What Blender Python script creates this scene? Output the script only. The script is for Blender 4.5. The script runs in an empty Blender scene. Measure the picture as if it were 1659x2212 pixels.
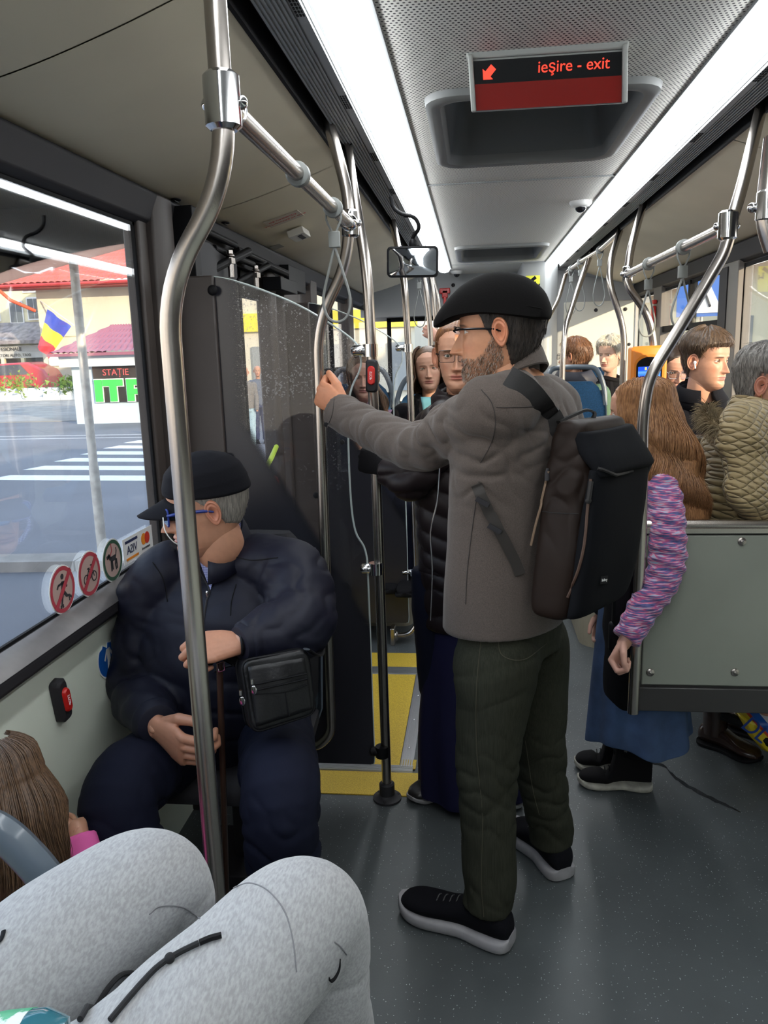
import bpy, bmesh, math, random
import numpy as np
from mathutils import Vector, Matrix
random.seed(4); rng = np.random.RandomState(7)
PI = math.pi
scn = bpy.context.scene
COL = scn.collection
# ---------------- camera ----------------
FPX = 1700.0
YAW, PITCH, ROLL = 0.118582, 0.200889, -0.030161
CW = np.array([-math.sin(YAW)*math.cos(PITCH), math.cos(YAW)*math.cos(PITCH), -math.sin(PITCH)])
_r = np.array([math.cos(YAW), math.sin(YAW), 0.0]); _u = np.cross(_r, CW)
CR = _r*math.cos(ROLL)+_u*math.sin(ROLL); CU = -_r*math.sin(ROLL)+_u*math.cos(ROLL)
CP = np.array([0.0, 0.0, 1.6])
cam = bpy.data.cameras.new('camera'); co = bpy.data.objects.new('camera', cam); COL.objects.link(co)
M = Matrix.Identity(4)
for i in range(3):
    M[i][0] = CR[i]; M[i][1] = CU[i]; M[i][2] = -CW[i]; M[i][3] = CP[i]
co.matrix_world = M
cam.sensor_fit = 'VERTICAL'; cam.sensor_height = 36.0; cam.lens = FPX/2212*36.0
cam.clip_start = 0.05; cam.clip_end = 300
scn.camera = co
def ray(px, py): return CW + CR*(px-829.5)/FPX - CU*(py-1106)/FPX
def P(ax, v, px, py):          # point of the plane axis=v seen at this place of the photograph
    d = ray(px, py); i = 'xyz'.index(ax)
    return CP + d*(v-CP[i])/d[i]
def W(px, py, y): return P('y', y, px, py)
# ---------------- light ----------------
scn.view_settings.view_transform = 'Standard'; scn.view_settings.look = 'None'
scn.view_settings.gamma = 1.0; scn.view_settings.use_curve_mapping = False
scn.view_settings.exposure = 1.32
STRIP = 6.5; SUNE = 3.7; SKY = 1.35
wd = bpy.data.worlds.new('world'); scn.world = wd; wd.use_nodes = True
nt = wd.node_tree; nt.nodes.clear()
wo = nt.nodes.new('ShaderNodeOutputWorld'); bg = nt.nodes.new('ShaderNodeBackground')
tc = nt.nodes.new('ShaderNodeTexCoord'); sp = nt.nodes.new('ShaderNodeSeparateXYZ'); cr = nt.nodes.new('ShaderNodeValToRGB')
nt.links.new(tc.outputs['Generated'], sp.inputs[0]); nt.links.new(sp.outputs['Z'], cr.inputs[0])
cr.color_ramp.elements[0].position = 0.0; cr.color_ramp.elements[0].color = (1.0, 0.86, 0.70, 1)
cr.color_ramp.elements[1].position = 0.5; cr.color_ramp.elements[1].color = (0.62, 0.78, 1.0, 1)
nt.links.new(cr.outputs[0], bg.inputs[0]); bg.inputs[1].default_value = SKY
nt.links.new(bg.outputs[0], wo.inputs[0])
sl = bpy.data.lights.new('sun', 'SUN'); sl.energy = SUNE; sl.color = (1.0, 0.80, 0.55); sl.angle = math.radians(0.8)
so = bpy.data.objects.new('sun', sl); COL.objects.link(so)
SUND = Vector((-1.0, 1.0, -0.37)).normalized()
so.rotation_euler = SUND.to_track_quat('-Z', 'Y').to_euler(); so.location = (6, -6, 6)

# ---------------- materials ----------------
def _n(t, k, **kw):
    n = t.nodes.new(k)
    for a, b in kw.items(): setattr(n, a, b)
    return n
def mat(name, col, rough=0.6, metal=0.0, noise=None, bump=None, emit=None, spec=None, col2=None, aniso=None, sheen=0, coat=0, attr=False, stretch=None, alpha=None):
    m = bpy.data.materials.new(name); m.use_nodes = True; t = m.node_tree; b = t.nodes['Principled BSDF']
    b.inputs['Base Color'].default_value = (*col, 1); b.inputs['Roughness'].default_value = rough; b.inputs['Metallic'].default_value = metal
    if spec is not None: b.inputs['Specular IOR Level'].default_value = spec
    if sheen: b.inputs['Sheen Weight'].default_value = sheen; b.inputs['Sheen Roughness'].default_value = 0.5
    if coat: b.inputs['Coat Weight'].default_value = coat; b.inputs['Coat Roughness'].default_value = 0.1
    if emit: b.inputs['Emission Color'].default_value = (*emit[:3], 1); b.inputs['Emission Strength'].default_value = emit[3]
    g = _n(t, 'ShaderNodeTexCoord').outputs['Object']
    if stretch:
        mp = _n(t, 'ShaderNodeMapping'); mp.inputs['Scale'].default_value = stretch; t.links.new(g, mp.inputs[0]); g = mp.outputs[0]
    csrc = None
    if attr:
        a = _n(t, 'ShaderNodeAttribute', attribute_name='Col'); csrc = a.outputs['Color']
    if noise:
        nz = _n(t, 'ShaderNodeTexNoise'); nz.inputs['Scale'].default_value = noise[0]; nz.inputs['Detail'].default_value = 6
        t.links.new(g, nz.inputs['Vector'])
        r = _n(t, 'ShaderNodeValToRGB'); lo, hi = (noise[2], noise[3]) if len(noise) > 3 else (0.35, 0.65)
        r.color_ramp.elements[0].position = lo; r.color_ramp.elements[1].position = hi
        c2 = col2 or tuple(min(1, c*(1-noise[1])) for c in col)
        t.links.new(nz.outputs[0], r.inputs[0])
        if attr:
            r.color_ramp.elements[0].color = (1-noise[1],)*3+(1,); r.color_ramp.elements[1].color = (1, 1, 1, 1)
            mx = _n(t, 'ShaderNodeMix', data_type='RGBA', blend_type='MULTIPLY'); mx.inputs[0].default_value = 1
            t.links.new(csrc, mx.inputs[6]); t.links.new(r.outputs[0], mx.inputs[7]); csrc = mx.outputs[2]
        else:
            r.color_ramp.elements[0].color = (*c2, 1); r.color_ramp.elements[1].color = (*col, 1); csrc = r.outputs[0]
    if csrc is not None: t.links.new(csrc, b.inputs['Base Color'])
    if bump:
        nb = _n(t, 'ShaderNodeTexNoise'); nb.inputs['Scale'].default_value = bump[0]; nb.inputs['Detail'].default_value = 4
        t.links.new(g, nb.inputs['Vector'])
        bp = _n(t, 'ShaderNodeBump'); bp.inputs['Strength'].default_value = bump[1]; bp.inputs['Distance'].default_value = bump[2] if len(bump) > 2 else 0.002
        t.links.new(nb.outputs[0], bp.inputs['Height']); t.links.new(bp.outputs[0], b.inputs['Normal'])
    return m
def glass_mat(name, tint=(1, 1, 1), refl=0.06, dirt=0.0, dirt_col=(.6, .6, .55)):
    m = bpy.data.materials.new(name); m.use_nodes = True; t = m.node_tree; t.nodes.clear()
    o = _n(t, 'ShaderNodeOutputMaterial'); tr = _n(t, 'ShaderNodeBsdfTransparent'); gl = _n(t, 'ShaderNodeBsdfGlossy'); mx = _n(t, 'ShaderNodeMixShader')
    tr.inputs[0].default_value = (*tint, 1); gl.inputs['Roughness'].default_value = 0.02
    fr = _n(t, 'ShaderNodeLayerWeight'); fr.inputs[0].default_value = 0.25
    mu = _n(t, 'ShaderNodeMath', operation='MULTIPLY_ADD'); mu.inputs[1].default_value = 0.35; mu.inputs[2].default_value = refl
    t.links.new(fr.outputs['Fresnel'], mu.inputs[0]); t.links.new(mu.outputs[0], mx.inputs[0]); t.links.new(tr.outputs[0], mx.inputs[1]); t.links.new(gl.outputs[0], mx.inputs[2])
    out = mx.outputs[0]
    if dirt:
        df = _n(t, 'ShaderNodeBsdfDiffuse'); df.inputs[0].default_value = (*dirt_col, 1)
        c = _n(t, 'ShaderNodeTexCoord'); nz = _n(t, 'ShaderNodeTexNoise'); nz.inputs['Scale'].default_value = 90; nz.inputs['Detail'].default_value = 3
        t.links.new(c.outputs['Object'], nz.inputs['Vector']); r = _n(t, 'ShaderNodeMapRange'); r.inputs[1].default_value = .58; r.inputs[2].default_value = .8; r.inputs[4].default_value = dirt*4; r.inputs[3].default_value = dirt*.35
        t.links.new(nz.outputs[0], r.inputs[0]); m2 = _n(t, 'ShaderNodeMixShader'); t.links.new(r.outputs[0], m2.inputs[0]); t.links.new(out, m2.inputs[1]); t.links.new(df.outputs[0], m2.inputs[2]); out = m2.outputs[0]
    t.links.new(out, o.inputs[0]); return m

# ---------------- mesh builder ----------------
def nrm(v):
    v = np.asarray(v, float); l = np.linalg.norm(v); return v/l if l > 1e-12 else v
class MB:
    def __init__(s): s.v = []; s.f = []; s.n = 0; s.c = None; s.mi = []
    def add(s, V, Fs, mi=0):
        V = np.asarray(V, float); s.v.append(V); s.f += [tuple(i+s.n for i in f) for f in Fs]; s.mi += [mi]*len(Fs); s.n += len(V); return s
    def verts(s): return np.concatenate(s.v) if s.v else np.zeros((0, 3))
    def box(s, c, d, R=None, mi=0):
        c = np.asarray(c, float); h = np.asarray(d, float)/2
        V = np.array([[x, y, z] for x in (-1, 1) for y in (-1, 1) for z in (-1, 1)])*h
        if R is not None: V = V@np.asarray(R).T
        return s.add(V+c, [(0, 1, 3, 2), (4, 6, 7, 5), (0, 4, 5, 1), (2, 3, 7, 6), (0, 2, 6, 4), (1, 5, 7, 3)], mi)
    def bx(s, x0, x1, y0, y1, z0, z1, mi=0): return s.box(((x0+x1)/2, (y0+y1)/2, (z0+z1)/2), (abs(x1-x0), abs(y1-y0), abs(z1-z0)), None, mi)
    def grid(s, G, cu=False, cv=False, mi=0, flip=False):     # G: (nu,nv,3)
        nu, nv = G.shape[:2]; F = []
        for i in range(nu if cu else nu-1):
            for j in range(nv if cv else nv-1):
                a = i*nv+j; b = ((i+1) % nu)*nv+j; c = ((i+1) % nu)*nv+(j+1) % nv; d = i*nv+(j+1) % nv
                F.append((a, d, c, b) if flip else (a, b, c, d))
        return s.add(G.reshape(-1, 3), F, mi)
    def rings(s, R, caps=True, mi=0):                # R: (n, k, 3) closed rings
        R = np.asarray(R); n, k = R.shape[:2]; base = s.n
        s.grid(R, cv=True, mi=mi)
        if caps:
            s.f.append(tuple(base+j for j in range(k))); s.f.append(tuple(base+(n-1)*k+j for j in reversed(range(k)))); s.mi += [mi, mi]
        return s
    def tube(s, pts, r, n=10, caps=True, smooth=0, closed=False, mi=0, flat=None):
        pts = np.asarray(pts, float); r = np.broadcast_to(np.asarray(r, float), (len(pts),)).copy()
        if smooth: pts, r = cat(pts, smooth, closed), cat(r[:, None], smooth, closed)[:, 0]
        Fx, Fy = frames(pts, closed); a = np.arange(n)/n*2*PI
        fl = flat or 1.0
        R = pts[:, None]+r[:, None, None]*(np.cos(a)[None, :, None]*Fx[:, None]+fl*np.sin(a)[None, :, None]*Fy[:, None])
        if closed: s.grid(R, cu=True, cv=True, mi=mi)
        else: s.rings(R, caps, mi)
        return s
    def prism(s, poly, ax, a, b, mi=0):            # polygon (2D list) extruded along axis ax from a to b
        i = 'xyz'.index(ax); o = [k for k in range(3) if k != i]; n = len(poly); V = np.zeros((2*n, 3))
        for k, p in enumerate(poly):
            V[k, o[0]], V[k, o[1]], V[k, i] = p[0], p[1], a; V[n+k] = V[k]; V[n+k, i] = b
        F = [tuple(range(n)), tuple(range(2*n-1, n-1, -1))]+[(k, n+k, n+(k+1) % n, (k+1) % n) for k in range(n)]
        return s.add(V, F, mi)
    def ell(s, c, r, R=None, nu=20, nv=14, mi=0):
        th = np.linspace(0, PI, nv); ph = np.arange(nu)/nu*2*PI
        G = np.stack([np.sin(th)[:, None]*np.cos(ph), np.sin(th)[:, None]*np.sin(ph), np.cos(th)[:, None]*np.ones(nu)], -1)*np.asarray(r, float)
        if R is not None: G = G@np.asarray(R).T
        return s.grid(G+np.asarray(c, float), cv=True, mi=mi)
    def join(s, o, mi=None):
        V = o.verts(); s.v.append(V); s.f += [tuple(i+s.n for i in f) for f in o.f]; s.mi += (o.mi if mi is None else [mi]*len(o.f)); s.n += len(V); return s
    def xf(s, Mx):
        Mx = np.array(Mx); V = s.verts(); s.v = [V@Mx[:3, :3].T+Mx[:3, 3]]; return s
def cat(p, k, closed=False):                       # Catmull-Rom resample
    p = np.asarray(p, float); n = len(p); out = []
    for i in range(n if closed else n-1):
        g = (lambda j: p[j % n]) if closed else (lambda j: p[min(max(j, 0), n-1)])
        a, b, c, d = g(i-1), g(i), g(i+1), g(i+2)
        if not closed:
            if i == 0: a = 2*b-c
            if i == n-2: d = 2*c-b
        for t in np.arange(k)/k:
            out.append(.5*((2*b)+(c-a)*t+(2*a-5*b+4*c-d)*t*t+(3*b-a-3*c+d)*t**3))
    if not closed: out.append(p[-1])
    return np.array(out)
def frames(pts, closed=False):
    n = len(pts); T = np.zeros_like(pts)
    for i in range(n):
        if closed: T[i] = nrm(pts[(i+1) % n]-pts[i-1])
        else: T[i] = nrm(pts[min(i+1, n-1)]-pts[max(i-1, 0)])
    up = np.array([0, 0, 1.]) if abs(T[0][2]) < .9 else np.array([0, 1., 0])
    x = nrm(np.cross(up, T[0])); X = [x]
    for i in range(1, n):
        x = X[-1]-T[i]*np.dot(X[-1], T[i]); X.append(nrm(x))
    X = np.array(X); return X, np.cross(T, X)
def fillet(pts, r, k=5):                             # round the corners of a polyline
    pts = [np.asarray(p, float) for p in pts]; out = [pts[0]]
    for i in range(1, len(pts)-1):
        a, b, c = pts[i-1], pts[i], pts[i+1]; u, v = nrm(a-b), nrm(c-b)
        d = min(r, .45*np.linalg.norm(a-b), .45*np.linalg.norm(c-b)); p, q = b+u*d, b+v*d
        for t in np.linspace(0, 1, k): out.append((1-t)**2*p+2*t*(1-t)*b+t*t*q)
    out.append(pts[-1]); return np.array(out)
MATS = {}
def obj(name, mb, m, parent=None, smooth=True, bevel=0, auto=40, kind=None, seg=2):
    me = bpy.data.meshes.new(name); V = mb.verts(); me.from_pydata(V.tolist(), [], mb.f)
    ms = m if isinstance(m, (list, tuple)) else [m]
    for x in ms: me.materials.append(x)
    if len(ms) > 1: me.polygons.foreach_set('material_index', mb.mi)
    if mb.c is not None:
        ca = me.color_attributes.new('Col', 'FLOAT_COLOR', 'POINT'); c = np.ones((len(V), 4)); c[:, :3] = mb.c; ca.data.foreach_set('color', c.ravel())
    bm = bmesh.new(); bm.from_mesh(me); bmesh.ops.recalc_face_normals(bm, faces=bm.faces)
    if smooth and auto < 180:
        for f in bm.faces: f.smooth = True
        ca_ = math.radians(auto)
        for e in bm.edges:
            if len(e.link_faces) == 2 and e.calc_face_angle(0) > ca_: e.smooth = False
    elif smooth:
        for f in bm.faces: f.smooth = True
    bm.to_mesh(me); bm.free()
    o = bpy.data.objects.new(name, me); COL.objects.link(o)
    if bevel:
        b = o.modifiers.new('bevel', 'BEVEL'); b.width = bevel; b.segments = seg; b.limit_method = 'ANGLE'; b.angle_limit = math.radians(40)
    if parent is not None:
        bpy.context.view_layer.update() if False else None
        o.parent = parent; o.matrix_parent_inverse = parent_inv(parent)
    if kind: o['kind'] = kind
    return o
def parent_inv(p):
    m = Matrix.LocRotScale(p.location, p.rotation_euler, p.scale); q = p.parent
    m = (p.matrix_parent_inverse @ m)
    while q is not None:
        m = q.matrix_parent_inverse.copy() @ Matrix.LocRotScale(q.location, q.rotation_euler, q.scale) @ m if False else (Matrix.LocRotScale(q.location, q.rotation_euler, q.scale) @ m); q = q.parent
    return m.inverted()
def tag(o, label, cat_, group=None, kind=None):
    o['label'] = label; o['category'] = cat_
    if group: o['group'] = group
    if kind: o['kind'] = kind
    return o
def thing(name, label, cat_, loc=(0, 0, 0), group=None):
    o = bpy.data.objects.new(name, None); COL.objects.link(o); o.location = tuple(float(x) for x in loc); o.empty_display_size = .1
    return tag(o, label, cat_, group)
def struct(name, mb, m, **k): return obj(name, mb, m, kind='structure', **k)
def lab(o, t): o['label'] = t; return o
def remesh(mb, vox, smooth=2, disp=None):
    me = bpy.data.meshes.new('tmp'); me.from_pydata(mb.verts().tolist(), [], mb.f)
    bm = bmesh.new(); bm.from_mesh(me); bmesh.ops.recalc_face_normals(bm, faces=bm.faces); bm.to_mesh(me); bm.free()
    o = bpy.data.objects.new('tmp', me); COL.objects.link(o)
    r = o.modifiers.new('r', 'REMESH'); r.mode = 'VOXEL'; r.voxel_size = vox
    if smooth:
        q = o.modifiers.new('s', 'SMOOTH'); q.factor = .5; q.iterations = smooth
    dg = bpy.context.evaluated_depsgraph_get(); dg.update(); e = o.evaluated_get(dg)
    em = bpy.data.meshes.new_from_object(e)
    V = np.zeros(len(em.vertices)*3); em.vertices.foreach_get('co', V); V = V.reshape(-1, 3)
    N = np.zeros(len(em.vertices)*3); em.vertices.foreach_get('normal', N); N = N.reshape(-1, 3)
    F = [tuple(p.vertices) for p in em.polygons]
    if disp is not None: V = V+N*disp(V, N)[:, None]
    bpy.data.objects.remove(o); bpy.data.meshes.remove(em); bpy.data.meshes.remove(me)
    out = MB(); out.add(V, F); return out
def sn(Pn, f, seed, k=7, dirs=None):                  # smooth pseudo-noise, vectorised
    r = np.random.RandomState(seed); o = np.zeros(len(Pn))
    for i in range(k):
        d = r.normal(size=3)
        if dirs is not None: d = d*np.asarray(dirs)
        d = d/np.linalg.norm(d); o += np.sin((Pn@d)*f*(.6+.9*r.rand())+r.rand()*6.28+1.3*np.sin((Pn@nrm(r.normal(size=3)))*f*.5+r.rand()*6))
    return o/k*1.6
def ridge(Pn, f, seed, dirs=None): return 1-2*np.abs(sn(Pn, f, seed, 5, dirs))
def text(s, size, ext=.0008, font_scale=1):
    c = bpy.data.curves.new('t', 'FONT'); c.body = s; c.size = size; c.extrude = ext; c.align_x = 'CENTER'; c.align_y = 'CENTER'
    o = bpy.data.objects.new('t', c); COL.objects.link(o); dg = bpy.context.evaluated_depsgraph_get(); dg.update()
    me = bpy.data.meshes.new_from_object(o.evaluated_get(dg)); mb = MB()
    if len(me.vertices): mb.add(np.array([v.co[:] for v in me.vertices]), [tuple(p.vertices) for p in me.polygons])
    bpy.data.objects.remove(o); bpy.data.meshes.remove(me); return mb
def basis(o, x, y, z=None):
    x = nrm(x); y = nrm(np.asarray(y, float)-x*np.dot(x, y)); z = np.cross(x, y) if z is None else z
    Mx = np.eye(4); Mx[:3, 0], Mx[:3, 1], Mx[:3, 2], Mx[:3, 3] = x, y, z, o; return Mx
# ---------------- shell of the bus ----------------
XL, XR, ZC = -1.02, 1.41, 2.30
YB, YE = -2.2, 7.25
m_floor = mat('floor_vinyl', (.075, .085, .088), .42, noise=(3.0, .25), bump=(160, .25, .001))
t = m_floor.node_tree; b = t.nodes['Principled BSDF']               # glitter flecks of the safety vinyl
vo = _n(t, 'ShaderNodeTexVoronoi'); vo.inputs['Scale'].default_value = 130; tcx = _n(t, 'ShaderNodeTexCoord'); t.links.new(tcx.outputs['Object'], vo.inputs['Vector'])
l1 = _n(t, 'ShaderNodeMath', operation='LESS_THAN'); l1.inputs[1].default_value = .17; t.links.new(vo.outputs['Distance'], l1.inputs[0])
sx = _n(t, 'ShaderNodeSeparateColor'); t.links.new(vo.outputs['Color'], sx.inputs[0]); l2 = _n(t, 'ShaderNodeMath', operation='GREATER_THAN'); l2.inputs[1].default_value = .72; t.links.new(sx.outputs[0], l2.inputs[0])
mm = _n(t, 'ShaderNodeMath', operation='MULTIPLY'); t.links.new(l1.outputs[0], mm.inputs[0]); t.links.new(l2.outputs[0], mm.inputs[1])
mx = _n(t, 'ShaderNodeMix', data_type='RGBA'); t.links.new(mm.outputs[0], mx.inputs[0]); t.links.new(b.inputs['Base Color'].links[0].from_socket, mx.inputs[6]); mx.inputs[7].default_value = (.42, .44, .44, 1); t.links.new(mx.outputs[2], b.inputs['Base Color'])
m_yel = mat('yellow_vinyl', (.62, .42, .035), .6, noise=(220, .35), bump=(300, .3, .001))
m_alu = mat('ribbed_aluminium', (.55, .56, .58), .35, .9, bump=(60, .2))
m_cove = mat('cove_panel', (.66, .585, .43), .7, noise=(1.6, .12), bump=(90, .15, .001))
m_grey = mat('grey_plastic', (.30, .31, .31), .55, bump=(200, .1, .0005))
m_dgrey = mat('dark_grey_trim', (.022, .021, .024), .6, spec=.3, bump=(150, .1, .0005))
m_brown = mat('brown_grey_pillar', (.055, .043, .038), .5, noise=(4, .2))
m_black = mat('black_rubber', (.004, .004, .005), .7, spec=.2)
m_blackp = mat('black_plastic', (.005, .005, .006), .55, spec=.18)
m_white = mat('pale_green_white_panel', (.74, .79, .68), .5, noise=(2.0, .06), bump=(40, .05))
m_led = mat('lit_diffuser', (.9, .92, .95), .5, emit=(.93, .97, 1.0, STRIP))
m_steel = mat('brushed_steel', (.44, .40, .365), .27, 1.0, bump=(30, .06), stretch=(30, 30, 1))
m_chrome = mat('chrome', (.7, .7, .7), .12, 1.0)
m_beige = mat('beige_panel', (.33, .29, .21), .6, noise=(8, .12))
m_back = mat('rear_wall_grey', (.36, .37, .37), .45, noise=(2, .06))
m_cream = mat('rear_wall_cream', (.62, .60, .52), .5, noise=(2, .06))
m_red = mat('red_plastic', (.55, .015, .012), .35)
m_glass = glass_mat('window_glass', (.97, .99, 1.0), .02)
m_glassd = glass_mat('partition_glass', (.86, .87, .88), .03, dirt=.10)
# perforated ceiling
m_perf = mat('perforated_ceiling', (.76, .74, .68), .65)
t = m_perf.node_tree; b = t.nodes['Principled BSDF']; c = _n(t, 'ShaderNodeTexCoord'); s1 = _n(t, 'ShaderNodeSeparateXYZ'); t.links.new(c.outputs['Object'], s1.inputs[0])
def mth(t, op, a, b2=None, c3=None):
    n = _n(t, 'ShaderNodeMath', operation=op)
    for i, v in enumerate((a, b2, c3)):
        if v is None: continue
        if isinstance(v, (int, float)): n.inputs[i].default_value = v
        else: t.links.new(v, n.inputs[i])
    return n.outputs[0]
def dots(t, u, v, su, sv, r):
    uu = mth(t, 'MULTIPLY', u, su); vv = mth(t, 'MULTIPLY', v, sv)
    row = mth(t, 'FLOOR', vv); off = mth(t, 'MULTIPLY', mth(t, 'MODULO', row, 2.0), .5)
    fu = mth(t, 'SUBTRACT', mth(t, 'FRACT', mth(t, 'ADD', uu, off)), .5); fv = mth(t, 'SUBTRACT', mth(t, 'FRACT', vv), .5)
    d = mth(t, 'SQRT', mth(t, 'ADD', mth(t, 'MULTIPLY', fu, fu), mth(t, 'MULTIPLY', fv, fv)))
    return mth(t, 'LESS_THAN', d, r)
dd = dots(t, s1.outputs['X'], s1.outputs['Y'], 82.0, 82.0, .26)
mx = _n(t, 'ShaderNodeMix', data_type='RGBA'); t.links.new(dd, mx.inputs[0]); mx.inputs[6].default_value = (.76, .74, .68, 1); mx.inputs[7].default_value = (.03, .03, .03, 1); t.links.new(mx.outputs[2], b.inputs['Base Color'])

# floor with its yellow door zone
fl = MB(); fl.bx(XL-.1, XR+.1, YB, YE+1.2, -.06, 0.0); struct('floor', fl, m_floor, smooth=False)
yz = MB(); yz.bx(XL, -.158, 2.605, 2.765, 0, .004); yz.bx(XL, -.305, 2.815, 3.70, 0, .006); yz.bx(XL, -.25, 3.80, 3.99, 0, .004)
yz.bx(-.30, -.24, 2.79, 2.86, .004, .007)
o = obj('yellow_floor_zone', yz, m_yel, smooth=False); tag(o, 'yellow non slip floor covering laid in front of the folding ramp at the door', 'floor marking', kind=None)
al = MB()
for k in range(6):
    al.bx(XL, -.25, 2.768+k*.008, 2.773+k*.008, .0, .009); al.bx(XL, -.27, 3.71+k*.014, 3.72+k*.014, .0, .009)
for k in range(5): al.bx(-.298+k*.0095, -.292+k*.0095, 2.80, 3.71, .0, .010)
al.bx(XL, -.25, 2.765, 2.815, 0, .005); al.bx(XL, -.25, 3.70, 3.80, 0, .005); al.bx(-.302, -.252, 2.78, 3.75, 0, .005)
for y in (2.95, 3.2, 3.45): al.ell((-.277, y, .010), (.006, .006, .003))
o = obj('aluminium_ramp_frame', al, m_alu, smooth=False); tag(o, 'ribbed aluminium edging strips around the yellow wheelchair ramp', 'ramp edging')
st = MB(); pts = [P('z', 0, x, y) for x, y in [(1405, 1648), (1435, 1655), (1450, 1672), (1480, 1695), (1530, 1722), (1570, 1740), (1600, 1755)]]; wds = [.006, .012, .02, .018, .016, .010, .004]
cc = cat(pts, 4); ww = cat(np.array(wds)[:, None], 4)[:, 0]; ww = ww*(1+.3*np.sin(np.arange(len(ww))*2.3))
G = np.stack([cc+np.array([0, 1, 0])*ww[:, None]+[0, 0, .0009], cc-np.array([0, 1, 0])*ww[:, None]+[0, 0, .0009]], 1); st.grid(G)
o = obj('wet_streak', st, mat('wet_floor', (.03, .032, .034), .12)); tag(o, 'dark wet streak trailing over the grey floor behind the laced boots', 'puddle')

# ceiling
ce = MB(); ce.bx(-.235, .60, YB, 2.36, ZC, ZC+.03); ce.bx(-.235, -.10, 2.36, 3.22, ZC, ZC+.03); ce.bx(.49, .60, 2.36, 3.22, ZC, ZC+.03)
ce.bx(-.235, .60, 3.22, 5.72, ZC, ZC+.03); ce.bx(-.235, -.10, 5.72, 6.6, ZC, ZC+.03); ce.bx(.49, .60, 5.72, 6.6, ZC, ZC+.03); ce.bx(-.235, .60, 6.6, YE+1, ZC, ZC+.03)
struct('ceiling', ce, m_perf, smooth=False)
rf = MB(); rf.bx(XL-.2, XR+.2, YB-.1, YE+1.3, 2.62, 2.66); struct('trim_1', rf, m_grey, smooth=False)     # outer roof skin
sm = MB()
for y in (3.61, 6.95, -.2): sm.bx(-.235, .60, y-.004, y+.004, ZC-.006, ZC)
struct('trim_2', sm, m_grey, smooth=False)
def side(sg):                                     # sg=-1 left, +1 right ; x measured from the centre line
    cx = .195
    X = lambda d: cx+sg*d
    # light strip
    s = 'left' if sg < 0 else 'right'
    root = thing('strip_light', 'long glowing white strip light along the %s side of the ceiling' % s, 'ceiling light', (X(.465), 2.5, ZC), 'strip lights along the ceiling')
    for a, b2 in ((YB, .95), (.96, 3.55 if sg < 0 else 4.35), (3.56 if sg < 0 else 4.36, 7.22)):
        lg = MB(); pr = [(X(.405), ZC-.004), (X(.42), ZC-.030), (X(.455), ZC-.038), (X(.495), ZC-.030), (X(.518), ZC-.002)]
        lg.prism([(p[0], p[1]) for p in pr]+[(X(.518), ZC+.01), (X(.405), ZC+.01)], 'y', a, b2)
        obj('diffuser', lg, m_led, root, smooth=False)
    fr = MB(); fr.bx(X(.395), X(.407), YB, 7.24, ZC-.008, ZC+.03); fr.bx(X(.516), X(.522), YB, 7.24, ZC-.012, ZC+.03); obj('frame', fr, m_grey, root, smooth=False)
    # ribbed air duct
    du = MB(); du.bx(X(.522), X(.62), YB, YE, ZC-.03, ZC+.02)
    for k in range(7): du.bx(X(.552+k*.010), X(.557+k*.010), YB, YE, ZC-.034, ZC-.02)
    du.bx(X(.525), X(.545), YB, YE, ZC-.038, ZC)
    struct('trim_3' if sg < 0 else 'trim_4', du, m_grey, smooth=False)
    dk = MB()
    for y in np.arange(-1.5, 7, .62):
        for i in range(7):
            for j in range(3): dk.bx(X(.527+j*.0065), X(.531+j*.0065), y+i*.017, y+i*.017+.010, ZC-.0395, ZC-.03)
    struct('trim_5' if sg < 0 else 'trim_6', dk, m_black, smooth=False)
    gp = MB(); gp.bx(X(.62), X(.650), YB, YE, ZC+.01, ZC+.03); gp.bx(X(.648), X(.658), YB, YE, ZC-.05, ZC+.01); struct('trim_7' if sg < 0 else 'trim_8', gp, m_blackp, smooth=False)
    # cove
    prof = [(.655, 2.262), (.66, 2.255), (.72, 2.235), (.85, 2.19), (1.0, 2.145), (1.13, 2.115), (1.205, 2.108)]
    pr = cat([(X(a), z) for a, z in prof], 4); ys = [YB, .3, 1.52, 2.92, 4.45, 5.9, YE]
    cv = MB()
    for a, b2 in zip(ys[:-1], ys[1:]):
        G = np.array([[(p[0], y, p[1]) for p in pr] for y in (a+.003, b2-.003)]); cv.grid(G)
        G2 = G+np.array([0, 0, .02]); cv.grid(G2)
    struct('wall_%s_cove' % s, cv, m_cove)
    cg = MB(); 
    for y in ys[1:-1]: cg.grid(np.array([[(p[0], yy, p[1]+.003) for p in pr] for yy in (y-.004, y+.004)]))
    struct('trim_9' if sg < 0 else 'trim_10', cg, mat('seam_cream', (.5, .47, .38), .6))
    # header
    hd = MB(); x0, x1 = X(1.195), X(1.25); hd.prism([(X(1.175), 2.104), (X(1.17), 2.095), (X(1.19), 2.02), (X(1.212), 2.005), (X(1.26), 2.005), (X(1.26), 2.12)], 'y', YB, YE)
    struct('wall_%s_header' % s, hd, m_dgrey, bevel=.004)
    hc = MB(); hc.bx(X(1.25), X(1.30), YB, YE+1, 2.005, 2.64); struct('wall_%s_roofside' % s, hc, m_dgrey, smooth=False)
side(-1); side(1)
# cove latches and little vents
def latch(x, y, z, nm, lb):
    o = MB(); o.ell((x, y, z), (.016, .022, .004)); o.bx(x-.003, x+.003, y-.018, y+.018, z-.007, z-.001)
    tag(obj('panel_latch', o, m_blackp), lb, 'latch', 'latches of the ceiling cove')
p = P('z', 2.107, 380, 431); latch(p[0], p[1], 2.106, '', 'small black latch in the cove above the left window')
p = P('z', 2.107, 487, 481); latch(p[0], p[1], 2.106, '', 'small black latch in the cove behind the bent foreground pole')
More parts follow.
